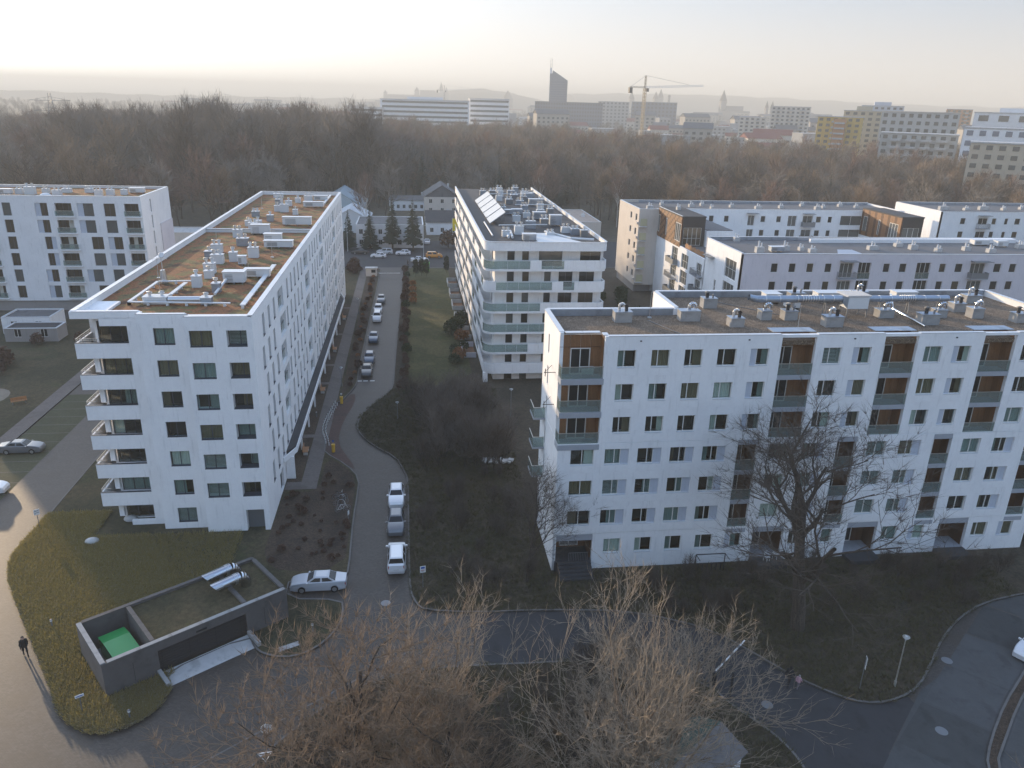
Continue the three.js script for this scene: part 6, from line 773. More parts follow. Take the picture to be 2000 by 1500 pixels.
// ---------- people ----------
function figure(bones, s = 1) { // one continuous body surface from tapered limbs
  const N = 84, mc = new MarchingCubes(N, new THREE.MeshBasicMaterial(), false, false, 60000), B = 2.0, half = N / 2; mc.isolation = 0;
  const dist = (p, [a, b, ra, rb]) => { const ab = [b[0] - a[0], b[1] - a[1], b[2] - a[2]], ap = [p[0] - a[0], p[1] - a[1], p[2] - a[2]], t = clamp((ab[0] * ap[0] + ab[1] * ap[1] + ab[2] * ap[2]) / (ab[0] ** 2 + ab[1] ** 2 + ab[2] ** 2 || 1e-9)); return Math.hypot(ap[0] - ab[0] * t, ap[1] - ab[1] * t, ap[2] - ab[2] * t) - (ra + (rb - ra) * t); };
  const pos = (i) => (i - half) / half * B / 2;
  for (let z = 0; z < N; z++) for (let y = 0; y < N; y++) for (let x = 0; x < N; x++) { const p = [pos(x), pos(y) + .95, pos(z)]; let e = 0; if (Math.abs(p[0]) > .55 || Math.abs(p[2]) > .55) { mc.field[x + y * N + z * N * N] = -.5; continue; } for (const b of bones) e += Math.exp(-32 * dist(p, b)); mc.field[x + y * N + z * N * N] = e > 0 ? Math.log(e) / 32 : -1; }
  mc.update(); const n = mc.count, g = new THREE.BufferGeometry(), P = new Float32Array(n * 3), Nn = new Float32Array(n * 3), Cc = new Float32Array(n * 3), U = new Float32Array(n * 2);
  for (let k = 0; k < n; k++) { const p = [0, 1, 2].map((q) => mc.positionArray[k * 3 + q] * B / 2); p[1] += .95; let best = 9, col; for (const b of bones) { const d = dist(p, b); if (d < best) { best = d; col = b[4]; } } for (let q = 0; q < 3; q++) { P[k * 3 + q] = p[q] * s; Nn[k * 3 + q] = mc.normalArray[k * 3 + q]; Cc[k * 3 + q] = col[q]; } }
  g.setAttribute('position', new THREE.BufferAttribute(P, 3)); g.setAttribute('normal', new THREE.BufferAttribute(Nn, 3)); g.setAttribute('color', new THREE.BufferAttribute(Cc, 3)); g.setAttribute('uv', new THREE.BufferAttribute(U, 2)); return g;
}
function person(label, x, z, th, coat, legs, o = {}) {
  const skin = [.42, .26, .19], hair = o.hair ?? [.03, .022, .018], sh = [.02, .02, .02], f = .26, hd = [];
  const J = { hip: [0, .95, 0], ch: [0, 1.38, .02], nk: [0, 1.5, .02] }, bones = [[J.hip, [0, 1.18, 0], .15, .14, coat], [[0, 1.15, 0], J.ch, .145, .16, coat], [[-.17, 1.41, 0], [.17, 1.41, 0], .075, .075, coat], [[-.09, .92, 0], [.09, .92, 0], .12, .12, coat], [J.nk, [0, 1.56, .03], .06, .055, skin], [[0, 1.63, .035], [0, 1.69, .02], .085, .095, hair], [[0, 1.6, .05], [0, 1.65, .06], .07, .075, skin], [[0, 1.61, .12], [0, 1.635, .125], .016, .012, skin]];
  for (const s of [-1, 1]) { const st = s * f; bones.push([[s * .1, .92, 0], [s * .1, .52, st * .55 + .04], .09, .065, legs], [[s * .1, .52, st * .55 + .04], [s * .1, .1, st * 1.05 - .04], .062, .042, legs], [[s * .1, .06, st * 1.05 - .06], [s * .1, .04, st * 1.05 + .12], .045, .04, sh]); const e = [s * .27, 1.14, -st * .35], w = [s * .26, .9, -st * .8 + .1]; bones.push([[s * .2, 1.41, 0], e, .062, .05, coat], [e, w, .048, .036, coat]); hd.push([w, s]); }
  const t = thing('person', label, 'person', null, x, .03, z, th); if (o.s) t.scale.setScalar(o.s); const body = mesh(t, 'body', figure(bones), std({ vertexColors: true, roughness: .9 }));
  for (const [w, s] of hd) { const m = new MB(), sk = std({ color: lin(...skin) }); const p = [w[0], w[1] - .09, w[2] + .01]; m.cone(w, p, .034, .036, 8, true); for (let k = 0; k < 4; k++) { const z0 = p[2] - .03 + k * .02, L = [.055, .07, .065, .05][k]; m.cone([p[0], p[1], z0], [p[0] - s * .006, p[1] - L * .6, z0 + .004], .009, .008, 5).cone([p[0] - s * .006, p[1] - L * .6, z0 + .004], [p[0] - s * .022, p[1] - L, z0 + .006], .008, .006, 5, true); } m.cone([p[0], w[1] - .04, p[2] + .03], [p[0] - s * .01, w[1] - .1, p[2] + .065], .011, .008, 5, true); m.build(t, 'hand', sk); }
  if (o.bag) mesh(t, 'bag', new MB().cbox(.2, .95, -.1, .12, .3, .3).geo(), M.black); return t;
}
person('walker in black coat on the sunny pavement beside the corner lawn', -29.6, -52.2, .6, [.012, .012, .014], [.014, .014, .017], { bag: 1 });
person('adult in dark clothes walking along the service road kerb', 27.4, -43.5, 2.2, [.016, .017, .02], [.02, .02, .024]);
person('child in a pale pink jacket beside the dark-clothed adult', 28.0, -43.2, 2.2, [.5, .3, .33], [.16, .13, .15], { s: .68, hair: [.3, .28, .27] });
person('tiny pedestrian in dark jacket at the street corner by the green kiosk', -.9, -199, 1, [.05, .03, .03], [.03, .03, .04]);
// ---------- lamps, signs, barriers, small things ----------
function lamp(label, x, z, h, mat = M.greyMetal, arm = .0, y = .12) { const t = thing('street_lamp', label, 'street lamp', null, x, y, z); new MB().cyl(0, 0, 0, .09, .5, 8).cone([0, .4, 0], [0, h - .1, 0], .055, .035, 8).build(t, 'pole', mat); const m = new MB(); if (arm) { m.bar([0, h - .1, 0], [arm, h, 0], .05).cbox(arm, h - .06, 0, .6, .1, .22); } else m.cyl(0, h - .12, 0, .2, .1, 14, .27).cyl(0, h - .02, 0, .27, .07, 14, .1); m.build(t, 'lamp_head', M.whiteMetal); const l = new MB(); arm ? l.cbox(arm, h - .08, 0, .4, .02, .16) : l.cyl(0, h - .3, 0, .06, .18, 10, .12); l.build(t, 'diffuser', M.headlight); }
lamp('short lamp with pale head on the grass spit inside the road bend', -2.2, -96.9, 2.5); lamp('white-headed lamp in the dark garden behind the thicket', 13.1, -97, 4); lamp('lamp post by the footpath near the first bench', -10.6, -110.1, 3); lamp('lamp post by the footpath farther up the slot-window block', -10.6, -151.6, 3.2); lamp('tall lamp beside the paved corner at the lower right', 35.4, -42.6, 4.5, M.rail); lamp('tall street lamp beside the broad spruce', 3.4, -212.4, 8.5, M.whiteMetal, .8, .01); lamp('tall street lamp in front of the leftmost spruce', -17.6, -220, 9, M.whiteMetal, .8, .01); lamp('lamp on the path behind the curved-balcony block', 34.4, -146, 4.2);
for (const [x, z, l] of [[-29, -55.4, 'small bollard light in the lit grass near the walker'], [-19.7, -44.7, 'small bollard light at the tip of the corner lawn'], [-8.4, -53, 'small bollard light on the grass beside the garage ramp'], [-13, -98.4, 'small bollard light left of the dotted bollard line']]) { const t = thing('bollard_light', l, 'garden light', null, x, .12, z); new MB().cyl(0, 0, 0, .06, .6, 10).build(t, 'post', M.greyMetal); new MB().cyl(0, .6, 0, .09, .14, 12).build(t, 'diffuser', M.signWhite); new MB().cyl(0, .74, 0, .11, .03, 12, .06).build(t, 'cap', M.greyMetal); }
function sign(label, x, z, h, w, ph, th, round, face) { const t = thing('road_sign', label, 'sign', null, x, .1, z, th); new MB().cyl(0, 0, 0, .03, h, 8).build(t, 'pole', M.greyMetal); const p = round ? new MB().cone([0, 0, .035], [0, 0, .055], w, w, 24, true).geo() : unitBox(w, ph, .02); mesh(t, 'plate', p, M.signWhite).position.set(0, round ? h - w : h - ph, round ? 0 : .045); face?.(t, h); return t; }
sign('white parking sign plate on a post beside the estate car', .5, -58.3, 2.2, .5, .65, .2, false, (t, h) => { mesh(t, 'symbol', unitBox(.34, .2, .006), M.blue).position.set(0, h - .26, .06); mesh(t, 'symbol', unitBox(.34, .05, .006), M.red).position.set(0, h - .42, .06); mesh(t, 'symbol', unitBox(.3, .04, .006), M.black).position.set(0, h - .52, .06); });
sign('small notice plate on a low post in the lit grass', -23.1, -45.6, 1.6, .55, .22, .5, false, (t, h) => mesh(t, 'symbol', unitBox(.42, .06, .006), M.blue).position.set(0, h - .14, .06));
sign('traffic sign plate at the lawn corner near the west car park', -36.6, -71.4, 2.1, .5, .6, .6, false, (t, h) => { mesh(t, 'symbol', unitBox(.36, .04, .006), M.black).position.set(0, h - .2, .06); mesh(t, 'symbol', unitBox(.36, .04, .006), M.black).position.set(0, h - .4, .06); });
sign('round white sign seen from behind at the bottom of the picture', -9.8, -40.6, 2.6, .38, 0, .15, true, (t, h) => { new MB().bar([-.28, h - .38, .07], [.28, h - .38, .07], .03).bar([0, h - .74, .07], [0, h - .04, .07], .03).build(t, 'bracket', M.greyMetal); });
{ const t = sign('triangular yield sign seen from behind at the bottom edge', -9.6, -38.8, 2.0, .01, .01, .1, false); const m = new MB(), r = .42, y = 1.75; const v = [[-r, y + .3, .05], [r, y + .3, .05], [0, y - .42, .05]]; for (let k = 0; k < 3; k++) m.bar(v[k], v[(k + 1) % 3], .07, .02); m.bar([-r * .8, y + .1, .04], [r * .8, y + .1, .04], .03); m.build(t, 'plate', M.signWhite); }
sign('tall narrow sign with two plates beside the lower right lamp', 32.6, -42.6, 2.9, .45, .6, 1.2, false, (t, h) => { mesh(t, 'plate', unitBox(.4, .3, .02), M.signWhite).position.set(0, h - 1, .045); mesh(t, 'symbol', unitBox(.3, .3, .006), M.red).position.set(0, h - .45, .06); });
sign('small meter plate at the kerb beside the bicycles', -6.8, -70.2, 1.3, .35, .45, 1.2, false);
{ const t = thing('barrier', 'raised pale barrier arm on a post beside the service road', 'barrier', null, 21.8, .1, -44.2); new MB().cbox(0, 0, 0, .3, 1.1, .3).build(t, 'housing', M.darkMetal); new MB().bar([0, 1.05, 0], [3.6, 1.25, -3.0], .09).build(t, 'arm', M.signWhite); for (const q of [.25, .5, .75]) new MB().bar([3.6 * q, 1.05 + .2 * q, -3 * q], [3.6 * q + .3, 1.07 + .2 * q, -3 * q - .25], .095).build(t, 'stripe', M.greyMetal);
  const p = thing('gate_post', 'dark gate post right of the raised barrier', 'post', null, 22.6, .1, -42.9); new MB().cbox(0, 0, 0, .14, 2.0, .14).build(p, 'post', M.darkMetal); new MB().cyl(0, 2, 0, .09, .06, 8).build(p, 'cap', M.darkMetal);
  const a = thing('barrier', 'closed white barrier arm across the far access road', 'barrier', null, -7.9, .05, -186); new MB().cbox(0, 0, 0, .35, 1.1, .35).build(a, 'housing', M.greyMetal); new MB().bar([0, 1, 0], [5.2, 1.02, 0], .09).build(a, 'arm', M.signWhite);
  const h = thing('gate_hut', 'pale boxy hut beside the far barrier', 'hut', null, -9.6, .12, -187.5); mesh(h, 'wall', unitBox(2.6, 1.9, 1.6), M.beige); mesh(h, 'roof', unitBox(2.9, .14, 1.9), M.lightConcrete).position.y = 1.9; mesh(h, 'window', unitBox(1, .7, .04), M.glassDark).position.set(.5, .9, .81);
  const k = thing('clothes_bank', 'bright green donation bank at the lawn end near the street', 'container', null, 3.6, .12, -193); mesh(k, 'body', unitBox(1.7, 2, 1.3), std({ color: lin(.13, .42, .05), roughness: .5 })); mesh(k, 'roof', unitBox(1.85, .14, 1.45), std({ color: lin(.16, .5, .07) })).position.y = 2; mesh(k, 'hatch', unitBox(.8, .4, .04), M.darkMetal).position.set(0, 1.3, .66);
  const f = thing('banner', 'tall yellow flag banner beside the curved-balcony block on the street', 'banner', null, 12.2, .01, -231); new MB().cyl(0, 0, 0, .05, 8, 6).build(f, 'pole', M.whiteMetal); const fm = new MB(); for (let q = 0; q < 6; q++) fm.quad([.06 + q * .33, 4.2, Math.sin(q) * .1], [.06 + (q + 1) * .33, 4.2, Math.sin(q + 1) * .1], [.06 + (q + 1) * .33, 7.8, Math.sin(q + 1) * .1], [.06 + q * .33, 7.8, Math.sin(q) * .1]); fm.build(f, 'cloth', std({ color: lin(.75, .58, .04), side: THREE.DoubleSide })); }
{ // bollards along the crossing: two staggered lines
  const p = thing('bollard', 'white short post in the double line beside the crossing', 'bollard', 'double line of white posts'); new MB().cyl(0, 0, 0, .05, .5, 8).build(p, 'post', M.signWhite); new MB().cyl(0, .5, 0, .055, .05, 8, .02).build(p, 'cap', M.black);
  const C = new THREE.CatmullRomCurve3([[-10.9, -103.2], [-11.2, -100.4], [-11.5, -98], [-11.7, -95.7], [-11.6, -93], [-11.1, -90.8], [-10.8, -89]].map(([x, z]) => V(x, 0, z))); let first = true; for (let k = 0; k < 34; k++) { const q = C.getPoint((k + .2) / 34), x = q.x + (k % 2 ? .32 : -.05), z = q.z; if (first) { p.position.set(x, .12, z); first = false; } else copyOf(p, p.userData.label, null, x, x > -11 ? .02 : .12, z); } }
for (const [x, z, l] of [[-10.1, -103.4, 'yellow litter bin at the upper end of the posts'], [-9.8, -87.3, 'yellow litter bin at the lower end of the posts']]) { const t = thing('litter_bin', l, 'bin', null, x, .02, z); new MB().cyl(0, 0, 0, .2, .95, 14, .22).build(t, 'body', M.yellow); new MB().cyl(0, .95, 0, .24, .06, 14).build(t, 'rim', M.yellow); new MB().cyl(0, 1.0, 0, .03, .35, 8).build(t, 'post', M.greyMetal); mesh(t, 'sign', unitBox(.22, .22, .02), z > -90 ? M.blue : M.signWhite).position.set(0, 1.32, 0); }
for (const [x, z, l] of [[-13.1, -107.9, 'pale bench box second from the canopy corner'], [-13.1, -127.6, 'pale bench box beside the footpath, third up the path'], [-13.1, -148.1, 'pale bench box farthest up the footpath'], [-13, -87, 'pale bench box nearest the canopy corner']]) { const t = thing('bench', l, 'bench', null, x, .13, z); for (let k = 0; k < 4; k++) mesh(t, 'seat_slat', unitBox(.13, .05, 1.6), M.woodPale).position.set(-.22 + k * .15, .42, 0); for (const q of [-.6, .6]) mesh(t, 'leg', unitBox(.5, .42, .14), M.lightConcrete).position.set(0, 0, q); mesh(t, 'backrest', unitBox(.06, .5, 1.6), M.woodPale).position.set(-.3, .5, 0); }
{ const t = thing('bench', 'yellowish bench on the lawn beside the west footpath', 'bench', null, -53.4, .11, -105.6, .5); for (let k = 0; k < 3; k++) mesh(t, 'seat_slat', unitBox(1.9, .05, .15), M.woodPale).position.set(0, .42, -.17 + k * .17); for (const q of [-.75, .75]) mesh(t, 'leg', unitBox(.08, .42, .45), M.greyMetal).position.set(q, 0, 0); mesh(t, 'backrest', unitBox(1.9, .4, .05), M.woodPale).position.set(0, .5, -.24);
  const s = thing('play_tower', 'yellow playground tower at the left frame edge', 'play equipment', null, -64, .11, -107.5); for (const [x, z] of [[-.7, -.7], [.7, -.7], [-.7, .7], [.7, .7]]) mesh(s, 'post', unitBox(.12, 2.6, .12), M.wood).position.set(x, 0, z); mesh(s, 'platform', unitBox(1.5, .1, 1.5), M.woodPale).position.y = 1.1; const r = new MB(); r.quad([-.9, 2.5, .9], [.9, 2.5, .9], [0, 3.3, 0], [0, 3.3, 0]); r.quad([.9, 2.5, .9], [.9, 2.5, -.9], [0, 3.3, 0], [0, 3.3, 0]); r.quad([.9, 2.5, -.9], [-.9, 2.5, -.9], [0, 3.3, 0], [0, 3.3, 0]); r.quad([-.9, 2.5, -.9], [-.9, 2.5, .9], [0, 3.3, 0], [0, 3.3, 0]); r.build(s, 'roof', M.yellow); const sl = new MB(); sl.quad([.75, 1.15, .3], [2.6, .2, .3], [2.6, .2, -.3], [.75, 1.15, -.3]); sl.build(s, 'slide', std({ color: lin(.62, .36, .03), side: THREE.DoubleSide })); }
// bicycles at their rack
{ const mk = (label, x, z, th, col) => { const t = thing('bicycle', label, 'bicycle', 'bicycles at the rack', x, .13, z, th); t.rotation.z = .1; for (const wx of [-.5, .5]) { const w = group(t, 'wheel'); w.position.set(wx, .34, 0); mesh(w, 'tyre', once('bt', () => new THREE.TorusGeometry(.31, .022, 6, 24)), M.greyMetal); const s = once('bs', () => { const m = new MB(); for (let k = 0; k < 8; k++) m.bar([0, 0, 0], [Math.cos(k * PI / 4) * .3, Math.sin(k * PI / 4) * .3, 0], .006); return m.geo(); }); mesh(w, 'spokes', s, M.metal); } const m = new MB(), c = [-.08, .3, 0], st = [-.2, .78, 0], hd = [.36, .8, 0]; for (const [a, b] of [[c, st], [st, hd], [c, [.38, .7, 0]], [c, [-.5, .34, 0]], [st, [-.5, .34, 0]], [[.34, .86, 0], [.5, .34, 0]]]) m.cone(a, b, .018, .018, 6); m.build(t, 'frame', col); new MB().bar([-.2, .78, 0], [-.22, .92, 0], .025).build(t, 'seat_post', M.metal); new MB().cbox(-.24, .91, 0, .26, .05, .14).build(t, 'saddle', M.black); new MB().bar([.32, .98, -.27], [.32, .98, .27], .025).bar([.34, .84, 0], [.32, .98, 0], .025).build(t, 'handlebar', M.metal); };
  mk('pale bicycle nearest the road at the rack', -7.5, -72.4, .25, M.signWhite); mk('dark bicycle in the middle of the rack', -7.8, -73.8, .3, M.darkMetal); mk('grey bicycle farthest back at the rack', -8, -75, -.1, M.greyMetal);
  const k = thing('bicycle_rack', 'low bent-tube rack holding the bicycles in the bare bed', 'rack', null, -7.8, .13, -73.7); for (let q = 0; q < 3; q++) { const m = new MB(), p = []; for (let i = 0; i <= 8; i++) { const f = i / 8 * PI; p.push([Math.cos(f) * .35, .35 + Math.sin(f) * .35, 0]); } p.unshift([.35, 0, 0]); p.push([-.35, 0, 0]); m.path(p, .02, 6); m.build(k, 'hoop', M.metal).position.set(0, 0, -1.1 + q * 1.1); } }
// shed among the foreground trees
{ const t = thing('shed', 'small shed with dark green roof at the bottom edge', 'shed', null, 17.2, .12, -35.8, .62); for (const [x0, x1, z0, z1] of [[-2.4, 2.4, 1.7, 1.85], [-2.4, 2.4, -1.85, -1.7], [-2.4, -2.25, -1.7, 1.7], [2.25, 2.4, -1.7, 1.7]]) mesh(t, 'wall', new MB().box(x0, x1, 0, 2.2, z0, z1).geo(), M.whiteB); const m = new MB(); m.quad([-2.7, 2.15, 2.1], [2.7, 2.15, 2.1], [2.7, 3.1, 0], [-2.7, 3.1, 0]); m.build(t, 'roof', std({ color: lin(.14, .13, .125), map: TCONC, side: THREE.DoubleSide })); const n = new MB(); n.quad([2.7, 2.15, -2.1], [-2.7, 2.15, -2.1], [-2.7, 3.1, 0], [2.7, 3.1, 0]); n.build(t, 'roof', std({ color: lin(.028, .06, .05), map: TCONC, roughness: .6, side: THREE.DoubleSide })); const gb = new MB(); for (const s of [-1, 1]) { const x = s * 2.3; gb.quad([x, 2.2, -1.8], [x, 2.2, 1.8], [x, 3.02, 0], [x, 3.02, 0]); } gb.build(t, 'gable', std({ color: lin(.7, .7, .7), side: THREE.DoubleSide })); mesh(t, 'door', unitBox(.9, 1.9, .05), M.greyMetal).position.set(.8, 0, 1.88); }
// garden furniture, manholes, small street things
{ const mk = (l, x, z, th) => { const t = thing('plastic_chair', l, 'chair', null, x, .55, z, th); mesh(t, 'seat', unitBox(.46, .05, .44), M.signWhite).position.y = .42; for (const [a, b] of [[-.2, -.19], [.2, -.19], [-.2, .19], [.2, .19]]) mesh(t, 'leg', unitBox(.05, .42, .05), M.signWhite).position.set(a, 0, b); const m = new MB(); for (let k = 0; k < 5; k++) m.cbox(-.18 + k * .09, .47, -.2, .05, .42, .03); m.box(-.23, .23, .88, .95, -.22, -.18); m.build(t, 'backrest', M.signWhite); for (const s of [-1, 1]) mesh(t, 'armrest', unitBox(.05, .05, .4), M.signWhite).position.set(s * .23, .62, 0); };
  mk('white plastic chair on the ground floor terrace behind the tree trunk', 33.6, -59.3, 2.6); mk('white plastic chair turned to its twin on the same terrace', 32.7, -59.1, .5);
  const t = thing('drying_rack', 'white drying rack on the top corner balcony', 'drying rack', null, 14.6, 18.83, -60.5); new MB().bar([-.6, .8, -.25], [.6, .8, -.25], .03).bar([-.6, .8, .25], [.6, .8, .25], .03).bar([-.6, .8, -.25], [-.6, .8, .25], .03).bar([.6, .8, -.25], [.6, .8, .25], .03).build(t, 'frame', M.signWhite); for (const x of [-.5, .5]) new MB().bar([x, 0, -.25], [x, .8, .2], .025).bar([x, 0, .25], [x, .8, -.2], .025).build(t, 'leg', M.signWhite); mesh(t, 'cloth', unitBox(1.0, .5, .03), M.signWhite).position.set(0, .3, .27);
  for (const [x, z, y] of [[-2.7, -56.4, .012], [25, -41.8, .017], [41.4, -45, .02], [36.2, -38.2, .02], [44, -38, .02]]) structure('manhole_cover', new THREE.CircleGeometry(.42, 20).rotateX(-PI / 2).translate(x, y + .012, z), M.greyMetal);
  structure('drain_grating', sheetGeo([[-10.9, -50.6], [-9.4, -51.3], [-9.2, -50.8], [-10.7, -50.1]].map(([a, b]) => [a, b - .6]), .15), M.concrete);
  for (const [x, z, l] of [[-30.6, -68.2, 'pale stone slab on the shaded lawn in front of the stepped block'], [-28.4, -72.3, 'round grey planter at the foot of the corner balconies']]) { const g = new THREE.DodecahedronGeometry(.55, 1); const P = g.attributes.position; for (let k = 0; k < P.count; k++) P.setXYZ(k, P.getX(k) * 1.2, P.getY(k) * .55, P.getZ(k)); tag(mesh(scene, 'boulder', g, M.lightConcrete), l, 'stone').position.set(x, .3, z); } 
  const st = thing('stone_heap', 'heap of broken stone slabs in the dark garden near the thicket', 'rubble', null, 9.6, .12, -83); const r = rng(3); for (let k = 0; k < 26; k++) { const s = mesh(st, 'stone', unitBox(.4 + .3 * r(), .15 + .1 * r(), .3 + .3 * r()), M.lightConcrete); s.position.set(-1.4 + r() * 3.2, .0 + r() * .12, -.5 + r()); s.rotation.y = r() * 3; }
  const tr = thing('frame_trellis', 'black metal frame with panels against the ground floor wall', 'trellis', null, 26.9, .1, -58.6); new MB().bar([-1.4, 0, 0], [-1.4, 1.8, 0], .07).bar([1.4, 0, 0], [1.4, 1.8, 0], .07).bar([-1.4, 1.8, 0], [1.4, 1.8, 0], .07).bar([-1.4, .8, 0], [1.4, .8, 0], .05).bar([-1.4, 1.8, 0], [-1.4, 1.8, 1], .05).bar([1.4, 1.8, 0], [1.4, 1.8, 1], .05).build(tr, 'frame', M.darkMetal); for (let k = 0; k < 6; k++) mesh(tr, 'slat', unitBox(.1, .75, .03), M.darkMetal).position.set(-1.1 + k * .44, .03, 0); }
{ // garden terraces of the curved-balcony block
  for (let k = 0; k < 6; k++) { const t = thing('terrace_box', ['walled garden terrace nearest the street at the curved-balcony block', 'second walled garden terrace from the street', 'third walled garden terrace from the street', 'fourth walled garden terrace from the street', 'fifth walled garden terrace from the street', 'garden terrace with lilac-grey walls nearest the thicket'][k], 'terrace', null, 9.4, .12, -178 + k * 10.4); const m = k === 5 ? M.lavender : M.lightConcrete; mesh(t, 'wall', unitBox(2.2, .9, .15), m).position.set(0, 0, 3); mesh(t, 'wall', unitBox(2.2, .9, .15), m).position.set(0, 0, -3); mesh(t, 'wall', unitBox(.15, .9, 5.8), m).position.set(-1.1, 0, 0); mesh(t, 'deck', unitBox(2, .06, 5.8), M.wood).position.set(.1, 0, 0); } }
// ---------- distant city ----------
function farBlock(name, label, x, z, w, d, h, mat, o = {}) { // block of flats: storey bands, real window recesses on the two visible sides
  const b = thing(name, label, o.cat ?? 'building', o.group, x, 0, z, o.th ?? 0), fl = o.fl ?? Math.max(2, Math.round(h / 3.1)), n = o.n ?? Math.max(3, Math.round(w / 4.5)), fh = h / fl;
  mesh(b, 'wall', new MB().cbox(0, 0, 0, w, h, d).geo(), mat); mesh(b, 'roof', new MB().cbox(0, h, 0, w + .6, .5, d + .6).geo(), o.roof ?? M.lightConcrete);
  const band = o.band, sg = unitBox(band ? w * .96 : w / n * .5, fh * (band ? .42 : .5), .3), eg = unitBox(.3, fh * .5, d * .16), gm = o.glass ?? M.glassGrey; const cap = o.far ? 0 : 1;
  for (let f = 0; f < fl; f++) { if (band) mesh(b, 'window_band', sg, gm).position.set(0, f * fh + fh * .35, d / 2 + .02); else for (let k = 0; k < n; k++) mesh(b, 'window', sg, gm).position.set(-w / 2 + w * (k + .5) / n, f * fh + fh * .3, d / 2 + .02); if (cap) for (const q of [-.25, .25]) mesh(b, 'window', eg, gm).position.set(-w / 2 - .02, f * fh + fh * .3, q * d); }
  if (o.balc) for (let f = 1; f < fl; f++) for (const q of o.balc) mesh(b, 'balcony', unitBox(w * .14, 1.1, 1.4), M.lightConcrete).position.set(w * q, f * fh, d / 2 + .7);
  if (o.top) mesh(b, 'plant_room', new MB().cbox(0, h + .5, 0, w * .4, 2.6, d * .5).geo(), mat); return b;
}
const yellowP = plaster([.58, .40, .11]), orangeP = plaster([.5, .25, .12]), ochre = plaster([.5, .43, .31]), blueG = phys({ color: lin(.16, .19, .24), roughness: .2 }), paleP = plaster([.62, .58, .52]);
farBlock('apartment_tower', 'yellow apartment tower with orange stripe rising beyond the wood', 276, -495, 26, 16, 37, yellowP, { th: -.6, balc: [-.1, .1], fl: 11, n: 6 }); farBlock('apartment_tower', 'ochre apartment tower joined behind the yellow one', 306, -520, 24, 16, 41, ochre, { th: -.6, fl: 12, n: 5, top: 1 });
{ const t = thing('stair_shaft', 'orange strip of balconies on the front of the yellow tower', 'building', null, 270, 0, -484.5, -.6); mesh(t, 'shaft', unitBox(7, 36, 3), orangeP); for (let k = 0; k < 11; k++) mesh(t, 'balcony', unitBox(6, 1, 1.4), M.lightConcrete).position.set(0, 2 + k * 3.1, 2); }
farBlock('apartment_tower', 'pale blue-grey tower slab just right of the yellow tower', 366, -598, 30, 18, 45, plaster([.56, .58, .62]), { th: -.5, fl: 14, balc: [-.3], top: 1 }); farBlock('apartment_slab', 'wide grey slab with paired windows in front of the pale tower', 278, -416, 38, 15, 41, plaster([.52, .5, .47]), { th: -.62, fl: 11, n: 9, roof: M.beige });
farBlock('apartment_slab', 'stepped pale apartment block left of the yellow tower', 350, -718, 34, 18, 43, paleP, { th: -.45, fl: 13, balc: [-.3, 0, .3] }); farBlock('apartment_slab', 'small stepped wing at the left of the pale apartment block', 322, -735, 24, 18, 33, paleP, { th: -.45, fl: 10, balc: [-.2, .2] }); farBlock('apartment_slab', 'grey-blue slab between the pale block and the yellow tower', 392, -712, 26, 14, 34, plaster([.42, .44, .47]), { th: -.5, fl: 10 });
farBlock('apartment_tower', 'orange brick tower with white balconies far right', 527, -730, 22, 18, 45, orangeP, { th: -.6, fl: 13, balc: [-.3, .3] }); farBlock('office_block', 'white frame-fronted hospital block at the right frame edge', 378, -470, 44, 18, 42, M.whiteB, { th: -.7, fl: 6, n: 4, top: 1 }); farBlock('office_block', 'white office with blue upper storey at the right frame edge', 268, -330, 40, 18, 35, M.whiteE, { th: -.7, fl: 8, n: 8, glass: blueG }); farBlock('apartment_slab', 'beige low block at the right frame edge below the white office', 229, -284, 26, 14, 30.5, plaster([.55, .47, .36]), { th: -.65, fl: 9, n: 6 }); farBlock('apartment_slab', 'grey block with small balconies between the wood and the white office', 250, -372, 34, 14, 31, plaster([.42, .42, .40]), { th: -.6, fl: 9, n: 8, balc: [-.3, -.1, .1, .3] });
farBlock('office_block', 'long banded white office block above the wood, left of the tower', 18, -905, 96, 22, 40, M.whiteC, { band: 1, fl: 8, top: 1 }); farBlock('office_block', 'second banded office block just right of the long one', 93, -955, 46, 20, 43, M.whiteC, { band: 1, fl: 8 }); farBlock('office_block', 'low stepped white wing at the left of the long office block', -44, -890, 34, 18, 31, M.whiteC, { band: 1, fl: 6 });
farBlock('office_block', 'wide striped glass block at the foot of the slanted tower', 208, -1056, 88, 18, 42, blueG, { n: 26, fl: 9, th: -.19, roof: M.greyMetal }); farBlock('office_block', 'hotel block with pale corner right of the striped glass block', 320, -1260, 48, 20, 45, plaster([.4, .4, .4]), { n: 8, fl: 9, th: -.25 }); farBlock('office_block', 'dark glass office block behind the crane mast', 352, -1150, 64, 22, 45.5, blueG, { n: 12, fl: 9, th: -.3 });
{ // slanted tower
  const t = thing('office_tower', 'tall grey tower with slanted roof and twin antennas on the skyline', 'tower', null, 198, 0, -1082, -.19), s = new THREE.Shape([[-11.8, 0], [11.8, 0], [11.8, 69], [-8, 81], [-8.6, 77], [-11.8, 77]].map(([a, b]) => new THREE.Vector2(a, b))); mesh(t, 'facade', new THREE.ExtrudeGeometry(s, { depth: 16, bevelEnabled: false }).translate(0, 0, -8), plaster([.2, .23, .27])); for (let k = 0; k < 22; k++) mesh(t, 'window_band', unitBox(22.4, 1.4, .4), blueG).position.set(.4, 4 + k * 2.95, 8.05); mesh(t, 'core', unitBox(2.6, 84, 6), M.whiteB).position.set(-10.7, 0, 0); for (const x of [-11.4, -9.6]) new MB().cone([x, 83, 0], [x, 96, 0], .35, .2, 6).build(t, 'antenna', M.greyMetal); }
